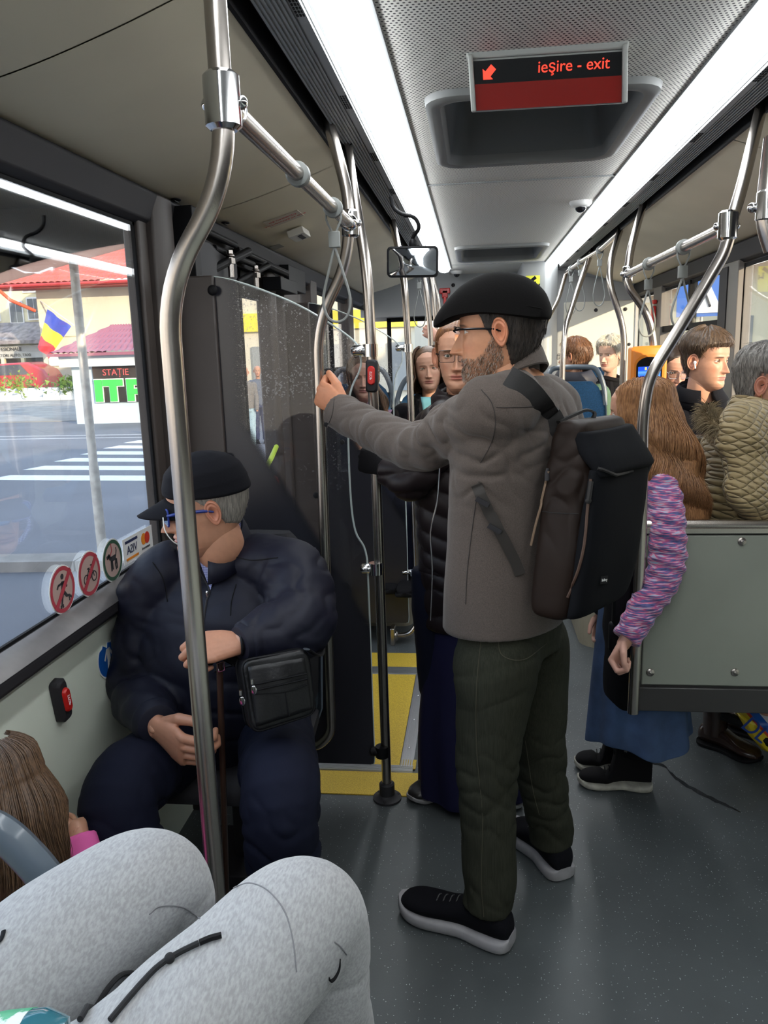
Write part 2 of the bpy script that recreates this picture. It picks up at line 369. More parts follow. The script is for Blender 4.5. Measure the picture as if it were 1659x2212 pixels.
# left wall : lower panel, sill, window, pillars, door bay
lw = MB(); lw.bx(XL-.06, XL, YB, 2.62, 0, .92); struct('wall_left', lw, m_white, smooth=False)
ks = MB(); ks.prism([(XL, .905), (XL+.008, .90), (XL+.05, .925), (XL+.05, .955), (XL+.03, .975), (XL, .99), (XL-.01, .988), (XL-.01, .905)], 'y', YB, 2.45); struct('trim_11', ks, m_dgrey, bevel=.006)
sl2 = MB(); sl2.prism([(XL+.004, .985), (XL+.028, .974), (XL+.049, .955), (XL+.052, .957), (XL+.03, .978), (XL+.004, .990)], 'y', YB, 2.45); struct('trim_12', sl2, mat('worn_ledge', (.24, .225, .22), .4, .4, noise=(5, .5)))
def window(n, xw, y0, y1, z0, z1, sg, fz=None, slider=False):
    f = MB(); d = .02
    f.bx(xw, xw+sg*.008, y0, y0+d, z0, z1); f.bx(xw, xw+sg*.008, y1-d, y1, z0, z1); f.bx(xw, xw+sg*.008, y0, y1, z0, z0+.012); f.bx(xw, xw+sg*.008, y0, y1, z1-d, z1)
    if slider: f.bx(xw-sg*.01, xw+sg*.04, y0, y1, z0+slider, z0+slider+.045); ym = (y0+y1)/2; f.bx(xw-sg*.01, xw+sg*.04, ym-.02, ym+.02, z0+slider, z1)
    w = struct('window_%d' % n, f, m_black, smooth=False)
    g = MB(); g.bx(xw+sg*.002, xw+sg*.006, y0+.01, y1-.01, z0+.005, z1-.01); obj('window_pane', g, m_glass, w, smooth=False); return w
window(1, XL, -1.2, 2.412, .985, 2.015, -1)
pl = MB(); pl.bx(XL-.01, XL+.012, 2.405, 2.47, .9, 2.02); pl.bx(XL-.06, XL-.01, 2.45, 2.62, 0, 2.02); pl.prism([(XL-.05, 2.47), (XL+.03, 2.47), (XL+.05, 2.50), (XL+.05, 2.60), (XL-.05, 2.62)], 'z', .0, 2.1); struct('trim_13', pl, m_brown, bevel=.006)
# door bay 2.62 .. 4.25
pl = MB(); pl.bx(XL-.08, XL, 2.62, 4.60, 1.99, 2.30); struct('wall_left_doorhead', pl, m_blackp, smooth=False)
dr = MB()   # leaf seen through the partition: dark frame, tall glass
for y0, y1 in ((2.64, 3.42), (3.44, 4.22)):
    g0, g1 = (y0+.03, y0+.06) if y0 < 3 else (y0, y0)
    dr.bx(XL-.04, XL, y0, y0+.06, -.05, 1.98); dr.bx(XL-.04, XL, y1-.06, y1, -.05, 1.98); dr.bx(XL-.04, XL, y0, y1, 1.86, 1.98); dr.bx(XL-.04, XL, y0, y1, -.05, .12)
d1 = struct('door_1', dr, m_black, smooth=False)
g = MB()
for y0, y1 in ((2.64, 3.42), (3.44, 4.22)): g.bx(XL-.022, XL-.016, y0+.05, y1-.05, .1, 1.88)
obj('door_pane', g, m_glass, d1, smooth=False)
g = MB()
g.prism([(XL-.02, 2.62), (XL+.07, 2.66), (XL+.10, 2.80), (XL+.06, 3.0), (XL+.04, 3.32), (XL-.02, 3.42)], 'z', 0, 2.0); struct('trim_14', g, m_dgrey, bevel=.01)
g = MB(); g.prism([(XL-.02, 3.80), (XL+.05, 3.80), (XL+.07, 3.84), (XL+.05, 3.92), (XL-.02, 3.92)], 'z', 0, 2.0); g.prism([(XL-.02, 4.08), (XL+.05, 4.08), (XL+.07, 4.2), (XL+.05, 4.4), (XL-.02, 4.5)], 'z', 0, 2.0); struct('trim_15', g, m_brown, bevel=.01)
hn = MB(); q = [P('x', XL+.06, 597, 965), P('x', XL+.09, 588, 985), P('x', XL+.09, 578, 1005), P('x', XL+.06, 573, 1022)]; hn.tube(q, .012, 8, smooth=4); lab(obj('door_handle', hn, mat('lime_plastic', (.55, .75, .08), .4), d1), 'lime yellow curved grab handle')
sb = MB(); p = P('x', XL+.07, 594, 1045); sb.ell(p, (.02, .028, .04)); lab(obj('door_button', sb, m_red, d1), 'round red push button')
# door drive mechanism
mech = thing('door_mechanism', 'black exposed door drive with rods and bolts above the door', 'mechanism', (XL, 3.4, 2.0))
g = MB()
for k, (y, z) in enumerate([(2.75, 2.05), (3.0, 2.0), (3.3, 2.03)]): g.tube([(XL+.05, y, z), (XL+.06, y+.5, z-.01)], .014, 8)
g.bx(XL, XL+.03, 2.62, 4.5, 1.97, 2.09); g.bx(XL+.02, XL+.10, 2.64, 2.70, 1.86, 2.09); g.bx(XL+.02, XL+.08, 4.1, 4.5, 1.93, 2.05)
g.tube([(XL+.02, 3.5, 2.03), (XL+.10, 3.95, 1.99)], .02, 8); g.tube([(XL+.04, 2.9, 1.9), (XL+.1, 3.3, 2.02)], .018, 8); g.tube([(XL+.04, 3.3, 1.9), (XL+.09, 3.65, 2.0)], .014, 8)
g.bx(XL+.03, XL+.12, 3.75, 4.1, 1.90, 1.96)
obj('linkage', g, m_blackp, mech, bevel=.003)
for (px, py) in ((498, 570), (553, 600)):
    p = P('x', XL+.08, px, py); g = MB(); g.tube([p+[0, 0, .05], p-[0, 0, .05]], .012, 8); g.tube([p+[0, 0, .02], p-[0, 0, .0]], .02, 6); g.ell(p+[0, 0, .03], (.017, .017, .01)); lab(obj('bolt', g, m_steel, mech), 'steel threaded bolt')
# left wall beyond the door
lw = MB(); lw.bx(XL-.06, XL, 4.45, YE+1, 0, 1.0); struct('wall_left_rear', lw, m_beige, smooth=False)
window(2, XL, 4.5, 4.95, 1.0, 2.0, -1); window(3, XL, 5.02, 6.4, 1.0, 2.0, -1, slider=.45); window(4, XL, 6.55, 8.0, 1.0, 2.0, -1)
pl = MB()
for y0, y1 in ((4.48, 4.58), (4.9, 5.08), (6.36, 6.6)): pl.bx(XL-.06, XL+.03, y0, y1, .9, 2.1)
struct('trim_16', pl, m_brown, bevel=.008)
# right wall
rw = MB(); rw.bx(XR, XR+.06, YB, YE+.1, 0, .98); struct('wall_right', rw, m_white, smooth=False)
rw = MB(); rw.bx(XR, XR+.06, YB, 2.3, .98, 2.0); struct('wall_right_sun_block', rw, m_dgrey, smooth=False)  # out-of-view solid panel, added to block sun from the standing passengers
window(5, XR, 2.35, 4.52, .98, 2.0, 1); window(6, XR, 4.80, 6.30, .98, 2.0, 1, slider=.70); window(7, XR, 6.5, 7.22, .98, 2.0, 1)
pl = MB(); pl.bx(XR-.03, XR+.05, 4.50, 4.82, .9, 2.02); pl.bx(XR-.03, XR+.05, 6.26, 6.52, .9, 2.02); pl.bx(XR-.02, XR+.05, 2.28, 2.38, .9, 2.02); pl.bx(XR-.03, XR+.03, YB, YE, .94, 1.0); struct('trim_17', pl, mat('pillar_taupe', (.16, .145, .13), .5), bevel=.006)
pl = MB(); pl.bx(XR-.036, XR-.028, 4.66, 4.80, 1.0, 2.0); struct('trim_18', pl, m_dgrey, smooth=False)
# end of the saloon
ew = MB()
ew.bx(.56, XR, YE, YE+.05, 0, 2.14); ew.bx(-1.1, .56, YE+.9, YE+.95, 0, .95); ew.bx(-1.1, .56, YE+.9, YE+.95, 1.9, 2.66); ew.bx(.2, .56, YE+.9, YE+.95, .9, 2.0)
ew.bx(-1.1, .60, YE+.55, YE+.62, 1.93, 2.34); ew.bx(.56, XR+.1, YE+.03, YE+.06, 1.95, 2.66)
struct('wall_back', ew, m_back, smooth=False)
tw = MB(); tw.prism([(.40, YE-.25), (.62, YE-.3), (.70, YE-.2), (.73, YE+.1), (.40, YE+.7)], 'z', 0, 2.32); tw.prism([(.70, 2.26), (XR+.1, 2.06), (XR+.1, 2.4), (.60, 2.4)], 'y', YE-.02, YE+.05); struct('trim_19', tw, m_back, bevel=.05, seg=4)
pn = MB(); pn.bx(.775, 1.39, YE-.014, YE, .55, 1.975); o = struct('trim_20', pn, m_cream, bevel=.012)
q = MB()
for x in (.83, 1.05, 1.30): q.ell((x, YE-.018, 1.90), (.016, .008, .016))
q.ell((1.34, YE-.018, 1.60), (.014, .008, .014)); q.ell((-.20, YE+.54, 2.2), (.018, .008, .018)); q.ell((.15, YE+.54, 2.22), (.018, .008, .018)); struct('trim_21', q, m_dgrey)
bw = MB(); bw.bx(-.85, .15, YE+.88, YE+.9, .95, 1.9); 
f = MB(); f.bx(-.88, -.84, YE+.86, YE+.9, .95, 1.92); f.bx(.16, .2, YE+.86, YE+.9, .95, 1.92); f.bx(-.88, .2, YE+.86, YE+.9, 1.89, 1.93); f.bx(-.88, .2, YE+.86, YE+.9, .93, .97)
w8 = struct('window_8', f, m_black, smooth=False); obj('window_pane', bw, m_glass, w8, smooth=False)
fw = MB(); fw.bx(XL-.1, XR+.1, YB-.06, YB, 0, 2.6); struct('wall_front', fw, m_grey, smooth=False)
# raised plinths of the rear seats
def plinth(x0, x1, y0, y1, h, rr, nm, lb, mat_):
    c = []
    inner = x1 if x0 < 0 else x0
    sgn = 1 if x0 < 0 else -1
    a = [(x0 if x0 < 0 else x1, y0)]
    for k in range(7):
        an = k/6*PI/2; c.append((inner-sgn*rr+sgn*rr*math.sin(an), y0+rr-rr*math.cos(an)))
    poly = a+c+[(inner, y1), (x0 if x0 < 0 else x1, y1)]
    g = MB(); g.prism(poly, 'z', 0, h); r = obj(nm, g, mat_, smooth=False); r['kind'] = 'structure'
    e = MB(); e.prism(poly, 'z', h, h+.018); lab(obj('yellow_edge', e, mat('edge_yellow', (.80, .58, .02), .45) if 'edge_yellow' not in bpy.data.materials else bpy.data.materials['edge_yellow'], r, smooth=False), 'yellow plastic edging')
    in_ = MB(); in_.prism([(inner-sgn*.05, y0+.05), (inner-sgn*.05, y1-.01), ((x0 if x0 < 0 else x1), y1-.01), ((x0 if x0 < 0 else x1), y0+.05)], 'z', h+.018, h+.024); obj('top_cover', in_, m_floor, r, smooth=False)
    return r
plinth(XL, -.38, 4.42, YE+.8, .30, .06, 'floor_plinth_left', '', m_beige)
plinth(.56, XR, 4.10, YE-.02, .27, .12, 'floor_plinth_right', '', m_beige)
cp = MB(); cp.bx(-.66, -.42, 4.40, 4.418, .06, .26); struct('trim_22', cp, m_beige, bevel=.004)
# ---------------- hatches, sign, cameras, mirror ----------------
def hatch(y0, y1, lb):
    r = thing('roof_hatch', lb, 'roof hatch', (.19, (y0+y1)/2, ZC), 'roof hatches in the ceiling')
    def rr(ins, z, k=6, rad=.09):
        x0, x1, a, b2 = -.14+ins, .52-ins, y0+ins, y1-ins; q = []; rd = max(rad-ins*.5, .02)
        for cx, cy, s in ((x1-rd, b2-rd, 0), (x0+rd, b2-rd, 1), (x0+rd, a+rd, 2), (x1-rd, a+rd, 3)):
            for i in range(k): an = (s+i/(k-1))*PI/2; q.append((cx+rd*math.cos(an), cy+rd*math.sin(an), z))
        return q
    f = MB(); f.rings(np.array([rr(0, ZC+.001), rr(.004, ZC-.018), rr(.02, ZC-.026), rr(.045, ZC-.022), rr(.055, ZC-.004), rr(.058, ZC+.05)]), caps=False); obj('frame', f, mat('hatch_frame', (.20, .205, .20), .5), r)
    w = MB(); w.rings(np.array([rr(.057, ZC+.01), rr(.075, ZC+.12), rr(.085, ZC+.2)]), caps=False); obj('inner_wall', w, mat('hatch_inner', (.16, .17, .17), .5), r)
    t = MB(); t.bx(-.10, .48, y0+.05, y1-.05, ZC+.2, ZC+.215); t.bx(.0, .38, (y0+y1)/2-.04, (y0+y1)/2+.04, ZC+.15, ZC+.2); obj('lid', t, mat('hatch_lid', (.22, .24, .24), .35), r, bevel=.006)
    h = MB(); h.bx(.43, .45, y0+.1, y0+.16, ZC+.02, ZC+.10); lab(obj('handle', h, m_red, r, bevel=.003), 'red handle')
hatch(2.35, 3.23, 'grey roof hatch directly behind the red exit sign'); hatch(5.72, 6.60, 'farther small roof hatch over the rear aisle')
sg = thing('exit_sign', 'red and black lit exit sign hanging from the ceiling', 'sign', (.175, 2.1, ZC))
A, B, C2, D = W(1010, 118, 2.1), W(1355, 95, 2.1), W(1350, 222, 2.13), W(1022, 243, 2.13)
ex = nrm(B-A); mid = (A+B)/2; midb = (C2+D)/2; ez = nrm(mid-midb); ey = np.cross(ez, ex)
Rs = np.stack([ex, ey, ez], 1); hw = np.linalg.norm(B-A)/2; hh = np.linalg.norm(mid-midb); ctr = (mid+midb)/2
g = MB(); g.box(ctr+ey*.022, (2*hw, .04, hh), Rs); g.box(ctr+ez*(hh/2+.0)+ey*.02, (2*hw+.006, .055, .02), Rs)
g.box(ctr-ex*(hw-.006)+ey*.01, (.012, .05, hh), Rs); g.box(ctr+ex*(hw-.006)+ey*.01, (.012, .05, hh), Rs)
obj('housing', g, mat('sign_housing', (.36, .37, .34), .5), sg, bevel=.004)
g = MB(); g.box(ctr+ez*hh*.18, (2*hw-.026, .006, hh*.40), Rs); obj('display', g, mat('display_black', (.004, .004, .005), .12), sg, smooth=False)
g = MB(); g.box(ctr-ez*hh*.25, (2*hw-.026, .006, hh*.46), Rs); obj('red_plate', g, mat('display_red', (.16, .008, .006), .12, emit=(.5, .02, .01, .03)), sg, smooth=False)
m_txt = mat('lit_red', (.8, .04, .02), .5, emit=(1.0, .04, .02, .7))
tx = text('ieşire - exit', .036); tx.xf(basis(ctr+ez*hh*.20-ey*.006+ex*.062, ex, ez, -ey)); obj('lettering', tx, m_txt, sg, smooth=False)
ar = MB(); q = np.array([(-1, -1), (.45, -1), (.1, -.62), (1, .3), (.3, 1), (-.62, .1), (-1, .45)])*.016
pc = ctr+ez*hh*.18-ex*(hw-.05)-ey*.004; V = [pc+ex*a+ez*b2 for a, b2 in q]+[pc+ex*a+ez*b2-ey*.002 for a, b2 in q]; n = 7
ar.add(V, [(0, 1, 2, 5, 6), (2, 3, 4, 5), (12, 9+0, 8, 7, 13) if False else (7, 8, 9, 12, 13), (9, 10, 11, 12)]+[(i, (i+1) % n, n+(i+1) % n, n+i) for i in range(n)]); obj('arrow', ar, m_txt, sg, smooth=False)
g = MB(); g.box(ctr+ez*(hh/2+.012)+ey*.03, (.3, .03, .03), Rs); obj('bracket', g, m_grey, sg)
def dome_cam(p, lb):
    r = thing('dome_camera', lb, 'security camera', p, 'dome cameras on the ceiling')
    g = MB(); R = []
    for rad, z in ((.055, 0), (.055, -.01), (.045, -.022), (.03, -.028)): R.append([(p[0]+rad*math.cos(a), p[1]+rad*math.sin(a), p[2]+z) for a in np.arange(24)/24*2*PI])
    g.rings(np.array(R)); obj('housing', g, mat('camera_white', (.7, .7, .68), .4), r)
    g = MB(); g.ell((p[0], p[1], p[2]-.027), (.028, .028, .027)); obj('dome', g, mat('camera_dome', (.01, .01, .012), .05), r)
dome_cam((.525, 4.21, ZC), 'white dome camera beside the right strip light'); dome_cam((-.16, 7.5, ZC), 'white dome camera at the far end of the left strip light')
# mirror
mr = thing('interior_mirror', 'black framed rectangular mirror hanging from a bent black arm', 'mirror', (-.24, 3.2, 2.0))
A, B, C2, D = W(835, 533, 3.2), W(946, 531, 3.2), W(946, 598, 3.2), W(838, 599, 3.2)
def rrect(c, u, v, hw, hh, r, off=0, nrmv=None, k=5):
    o = []
    for sx, sy, s in ((1, 1, 0), (-1, 1, 1), (-1, -1, 2), (1, -1, 3)):
        for i in range(k): an = (s+i/(k-1))*PI/2; o.append(c+u*(sx*(hw-r)+r*math.cos(an))+v*(sy*(hh-r)+r*math.sin(an))+(nrmv*off if nrmv is not None else 0))
    return np.array(o)
c = (A+B+C2+D)/4; u = nrm(B-A); v = nrm((A+B)/2-(C2+D)/2); v = nrm(v-u*np.dot(u, v)); n = np.cross(u, v); 
n = nrm(-n) if n[1] > 0 else n                     # towards the camera
hw, hh = np.linalg.norm(B-A)/2, np.linalg.norm((A+B)/2-(C2+D)/2)/2
g = MB(); g.rings(np.array([rrect(c, u, v, hw*.8, hh*.8, .012, -.04, n), rrect(c, u, v, hw, hh, .016, -.025, n), rrect(c, u, v, hw, hh, .016, .004, n), rrect(c, u, v, hw-.007, hh-.007, .012, .006, n), rrect(c, u, v, hw-.008, hh-.008, .012, -.002, n)])); obj('frame', g, m_blackp, mr)
g = MB(); g.rings(np.array([rrect(c, u, v, hw-.008, hh-.008, .012, .0, n), rrect(c, u, v, hw*.4, hh*.4, .012, .003, n)])); obj('mirror_glass', g, mat('mirror_silver', (.55, .58, .62), .03, 1.0), mr)
g = MB(); g.tube([c-n*.03+v*hh*.9, c+v*(hh+.035)-n*.02, W(905, 492, 3.2), W(895, 470, 3.2), W(868, 462, 3.2), W(850, 448, 3.2), W(845, 425, 3.2)], .0075, 8, smooth=4); g.ell(c+v*(hh+.01)-n*.02, (.016, .016, .022)); obj('arm', g, m_blackp, mr)
# rear wall fittings
vs = thing('camera_warning_sign', 'yellow sign with black camera symbol on the rear tower', 'sign', (.6, 6.9, 2.1))
c = W(1151, 622, YE-.31); g = MB(); g.box(c, (.115, .006, .20)); obj('plate', g, mat('sign_yellow', (.75, .72, .03), .5), vs, smooth=False)
g = MB(); R = Matrix.Rotation(math.radians(-38), 3, 'Y'); R = np.array(R); g.box(c+[-.01, -.005, .06], (.085, .004, .026), R); g.box(c+[.02, -.005, .025], (.012, .004, .05)); g.box(c+[.035, -.005, .012], (.035, .004, .012)); g.box(c+[.052, -.005, .014], (.01, .004, .035)); obj('symbol', g, m_black, vs, smooth=False)
hm = thing('emergency_hammer', 'red emergency hammer in its red holder on the grey rear wall', 'emergency hammer', W(962, 640, YE+.5))
c = W(961, 640, YE+.5); g = MB(); g.box(c+[0, 0, .05], (.10, .03, .05)); g.box(c+[0, 0, .02], (.055, .03, .07)); obj('holder', g, m_red, hm, bevel=.006)
g = MB(); g.box(c+[0, -.01, -.06], (.028, .02, .12)); obj('handle', g, m_red, hm, bevel=.006)
hm = thing('emergency_hammer', 'red emergency hammer on the window pillar at right', 'emergency hammer', (XR-.05, 6.4, 1.8))
g = MB(); c = np.array((XR-.05, 6.40, 1.80)); g.box(c, (.03, .05, .16)); g.box(c+[0, 0, .11], (.03, .09, .03)); obj('holder', g, m_red, hm, bevel=.006)

# ---------------- poles ----------------
RP = .0175
FLUT = []
def pole_tube(mb, pts, r=RP, n=14): mb.tube(pts, r, n)
def pole(lb, pts, rad=.12, r=RP, foot=False, grp='grab poles of the bus', clamps=()):
    t = thing('grab_pole', lb, 'grab pole', pts[-1], grp)
    g = MB(); g.tube(fillet(pts, rad, 9), r, 18); obj('tube', g, m_steel, t, auto=80)
    if foot:
        g = MB(); x, y, z = pts[-1]; R = []
        for rd, zz in ((.052, 0), (.052, .008), (.034, .014), (.028, .02), (.028, .06), (.022, .066)): R.append([(x+rd*math.cos(a)*(1.0), y+rd*math.sin(a), zz) for a in np.arange(24)/24*2*PI])
        g.rings(np.array(R))
        for a in (0.4, 2.5, 4.6): g.ell((x+.042*math.cos(a), y+.042*math.sin(a), .012), (.006, .006, .003))
        lab(obj('foot', g, m_dgrey, t), 'dark grey floor socket')
    return t
def knuckle(root, p, d, s=1.0):       # chrome joint casting where a rail meets a pole
    g = MB(); g.tube([np.add(p, (0, 0, .040*s)), np.add(p, (0, 0, .034*s)), np.add(p, (0, 0, -.034*s)), np.add(p, (0, 0, -.040*s))], np.array([.020, .027, .027, .020])*s, 16)
    d = nrm(d); q = np.asarray(p, float); g.tube([q, q+d*.03*s, q+d*.05*s, q+d*.055*s], np.array([.026, .026, .024, .019])*s, 14)
    side_ = np.cross(d, [0, 0, 1.]); g.ell(q+side_*.026+d*.01, (.011, .011, .011)); g.ell(q-side_*.026+d*.01, (.011, .011, .011)); g.ell(q+d*.03+[0, 0, .02], (.008, .008, .012))
    return obj('joint_clamp', g, m_chrome, root)
# left poles
XLo, XHi = -.497, -.385
p1 = [(-.385, 1.28, 2.27), (-.385, 1.28, 1.875), (XLo, 1.28, 1.715), (XLo, 1.28, 0)]
t1 = pole('nearest bent steel pole standing between seated old man and photographer', p1, .13); knuckle(t1, (-.384, 1.28, 1.985), (0, 1, 0), 1.05)
p2 = [W(702, 236, 2.5), W(728, 330, 2.5), (-.375, 2.5, 2.05), (-.388, 2.5, 1.875), (-.492, 2.5, 1.685), (-.506, 2.5, .30), (-.56, 2.5, .245), (-.66, 2.55, .245)]
t2 = pole('bent steel pole gripped by the man in the grey jacket', p2, .10); knuckle(t2, (-.375, 2.5, 1.985), (0, -1, 0))
rl = MB(); rl.tube([(-.384, 1.30, 1.985), (-.378, 2.48, 1.985)], .0165, 18); tag(obj('grab_rail', rl, m_steel), 'horizontal steel rail joining the two bent poles on the left', 'grab rail', 'overhead grab rails')
p3 = [(-.415, 2.744, 2.29), (-.385, 2.66, 2.1), (-.340, 2.60, 1.86), (-.332, 2.589, 1.5), (-.328, 2.589, 0.0)]
t3 = pole('straight steel pole with stop button beside the door', p3, .15, foot=True)
p4 = [(-.426, 4.283, 2.29), W(862, 545, 4.2), (-.352, 4.14, 1.93), (-.337, 4.14, 1.5), (-.320, 4.14, .12), (-.37, 4.14, .05), (-.45, 4.14, .045)]
t4 = pole('steel pole beyond the door behind the mirror', p4, .09)
g = MB(); g.bx(-.475, -.45, 4.10, 4.18, .0, .10); g.ell((-.45, 4.14, .045), (.02, .03, .03)); obj('wall_bracket', g, m_steel, t4, bevel=.005)
def far_pole(px0, px1, px2, Y, lb, zt=2.27):
    a = W(*px0, Y); b2 = W(*px1, Y); c = W(*px2, Y); a = np.array([a[0], Y, zt]); z0 = .31
    return pole(lb, [a, b2, c, (c[0], Y, z0)], .14)
far_pole((905, 600), (924, 650), (930, 720), 5.35, 'first of the slim poles behind the mirror')
far_pole((925, 600), (938, 650), (943, 720), 6.1, 'second of the slim poles behind the mirror')
far_pole((930, 595), (948, 650), (954, 720), 6.8, 'third and farthest of the slim poles behind the mirror')
# right poles
xR = [.855, .855, .74]
p = [W(1652, 200, 2.62), W(1604, 400, 2.52), W(1580, 480, 2.46), W(1568, 540, 2.44), W(1480, 690, 2.43), W(1402, 815, 2.42), W(1389, 900, 2.42), (.502, 2.42, 1.04), (.497, 2.42, .44)]
t5 = pole('thick bent steel pole in front of the girl with long hair', p, .10); knuckle(t5, W(1572, 487, 2.45), (0.02, 1, 0))
p = [W(1390, 440, 4.2), W(1362, 540, 4.0), W(1355, 590, 3.92), W(1357, 620, 3.9), W(1400, 680, 3.9), W(1413, 745, 3.9), (.846, 3.9, 0.0)]
t6 = pole('bent steel pole rising behind the orange ticket machine', p, .09); knuckle(t6, W(1356, 592, 3.92), (-.0, -1, 0), .9)
rl = MB(); rl.tube([W(1568, 490, 2.47), W(1356, 592, 3.90)], .0165, 18); tag(obj('grab_rail', rl, m_steel), 'horizontal steel rail with hand straps on the right', 'grab rail', 'overhead grab rails')
p = [W(1342, 490, 5.0), W(1320, 560, 4.7), W(1315, 610, 4.6), W(1349, 712, 4.6), W(1345, 830, 4.6)]; p.append(np.array([p[-1][0], 4.6, .28])); pole('bent steel pole left of the orange ticket machine', p, .1)
p = [W(1280, 540, 6.05), W(1250, 620, 5.7), W(1222, 705, 5.12), W(1216, 760, 5.08), W(1214, 830, 5.08)]; p.append(np.array([p[-1][0], 5.08, .28])); pole('leaning steel pole before the blue seat back', p, .12)
p = [W(1222, 592, 7.0), W(1205, 650, 6.6), W(1160, 730, 5.9), W(1142, 775, 5.8)]; p.append(np.array([p[-1][0], 5.8, .0])); pole('far leaning steel pole right behind the flat cap', p, .12)
p = [W(1668, 300, 1.9), W(1652, 440, 1.85), W(1652, 490, 1.85), W(1668, 540, 1.85)]; tt = pole('chrome jointed pole cut by the right edge of the picture', p, .08); knuckle(tt, W(1656, 445, 1.85), (.2, 1, 0), .8)
# glass clamps on poles 3 and 4
def clamp(root, y, pts, px):
    a, b2 = W(pts[0][0], pts[0][1], y), W(pts[1][0], pts[1][1], y); a[1] -= .01; b2[1] -= .01
    g = MB(); g.tube([a, a*.9+b2*.1, b2*.9+a*.1, b2], [.010, .017, .017, .012], 12); d = nrm(b2-a)
    g.tube([b2-d*.005+[0, 0, .02], b2-d*.005-[0, 0, .02]], .024, 14)
    for k in (.2, .5, .8): q = a*(1-k)+b2*k; g.ell(q-[0, .015, 0], (.006, .004, .006))
    obj('glass_clamp', g, m_chrome if pts[0][1] < 1500 else m_blackp, root)
for y in (757, 1226): clamp(t3, 2.589, ((760 if y < 800 else 780, y), (804 if y < 800 else 816, y)), 0)
clamp(t3, 2.589, ((800, 1620), (829, 1620)), 0)
clamp(t4, 4.14, ((855, 752), (884, 752)), 0); clamp(t4, 4.14, ((868, 1235), (897, 1234)), 0)
# stop button on pole 3
def stop_button(c, lb, up=(0, 0, 1), out=(0, -1, 0), s=1.0, grp=None):
    r = thing('stop_button', lb, 'stop button', c, grp); up = nrm(up); out = nrm(out); rt = np.cross(up, -out)
    c = np.asarray(c, float); g = MB(); g.rings(np.array([rrect(c, rt, up, .019*s, .052*s, .010*s, 0, out), rrect(c, rt, up, .019*s, .052*s, .010*s, .018*s, out), rrect(c, rt, up, .014*s, .047*s, .010*s, .024*s, out)])); obj('housing', g, m_dgrey, r)
    g = MB(); q = c+up*.002*s; g.rings(np.array([rrect(q, rt, up, .0125*s, .031*s, .0118*s, .018*s, out), rrect(q, rt, up, .012*s, .030*s, .0115*s, .028*s, out), rrect(q, rt, up, .009*s, .027*s, .0088*s, .032*s, out)])); lab(obj('push_button', g, m_red, r), 'red push button')
    tx = text('STOP' if s < .95 or True else '', .011*s, .0004); tx.xf(basis(q+out*.0325*s, -up, rt, out)); obj('lettering', tx, mat('text_white', (.85, .85, .85), .5) if 'text_white' not in bpy.data.materials else bpy.data.materials['text_white'], r, smooth=False)
stop_button(W(804, 812, 2.565), 'red stop button on the straight steel pole by the door', (.03, 0, 1), (0, -1, 0))
stop_button(P('x', XL+.001, 122, 1512), 'red stop button on the pale wall under the left window', (0, -.15, 1), (1, 0, 0), 1.05)
# hand straps
def strap(x, y, z, L, lb, wd=.034, rot=0.0, top=True):
    r = thing('hand_strap', lb, 'hand strap', (x, y, z), 'grey hand straps')
    m_s = bpy.data.materials.get('strap_grey') or mat('strap_grey', (.20, .21, .20), .5)
    ca, sa = math.cos(rot), math.sin(rot); d = np.array([ca, sa, 0])
    g = MB(); a = np.linspace(0, 2*PI, 20, endpoint=False); R = []
    for k in (-1, -.8, .8, 1):
        rr_ = .026 if abs(k) < .9 else .022; R.append([(x+rr_*math.cos(q), y+k*.012, z+rr_*math.sin(q)) for q in a])
    g.rings(np.array(R)); lab(obj('rail_clip', g, m_s, r), 'grey plastic rail clip')
    g = MB()
    for s in (-1, 1): g.tube([(x+s*.018, y, z-.005), (x+s*.020, y, z-.03), (x+s*.007, y, z-.06), (x+s*.005, y, z-.075)], .0035, 6, smooth=3)
    g.box((x, y, z-.082), (.030, .018, .042)); obj('buckle', g, m_s, r, bevel=.003)
    g = MB(); zt, zb = z-.10, z-L; c = np.array((x, y, 0)); q = [c+[0, 0, zt]]
    for s, f in ((1, .35), (1, .7), (1, .93), (0, 1), (-1, .93), (-1, .7), (-1, .35)): wv = {.35: .55, .7: 1, .93: .7, 1: 0}[f]*wd; q.append(c+d*s*wv+[0, 0, zt+(zb-zt)*f])
    q.append(c+[0, 0, zt]); g.tube(q, .0038, 6, smooth=6); obj('loop', g, m_s, r)
q = W(720, 450, 2.3); strap(-.378, 2.22, 1.985, .30, 'grey strap loop hanging from the left rail in front of the door', .038, .0)
g = MB(); R = []; a = np.linspace(0, 2*PI, 20, endpoint=False)
for k in (-1, -.8, .8, 1): R.append([(-.381+(.026 if abs(k) < .9 else .022)*math.cos(q), 1.80+k*.014, 1.985+(.026 if abs(k) < .9 else .022)*math.sin(q)) for q in a])
g.rings(np.array(R)); tag(obj('rail_clip', g, bpy.data.materials['strap_grey']), 'lone grey plastic clip on the middle of the left rail', 'rail clip')
A, B = W(1568, 490, 2.47), W(1356, 592, 3.90)
for px, y2, lb in ((1477, 532, 'nearer of the two wide grey straps on the right rail'), (1402, 575, 'farther of the two grey straps on the right rail')):
    kk = (1568-px)/(1568-1356); lo, hi = 0, 1
    for _ in range(30):
        md = (lo+hi)/2; pt = A+(B-A)*md-CP; xx = 829.5+FPX*(pt@CR)/(pt@CW)
        if xx > px: lo = md
        else: hi = md
    pt = A+(B-A)*lo; strap(pt[0], pt[1], pt[2], .27 if px > 1450 else .29, lb, .036, .3)
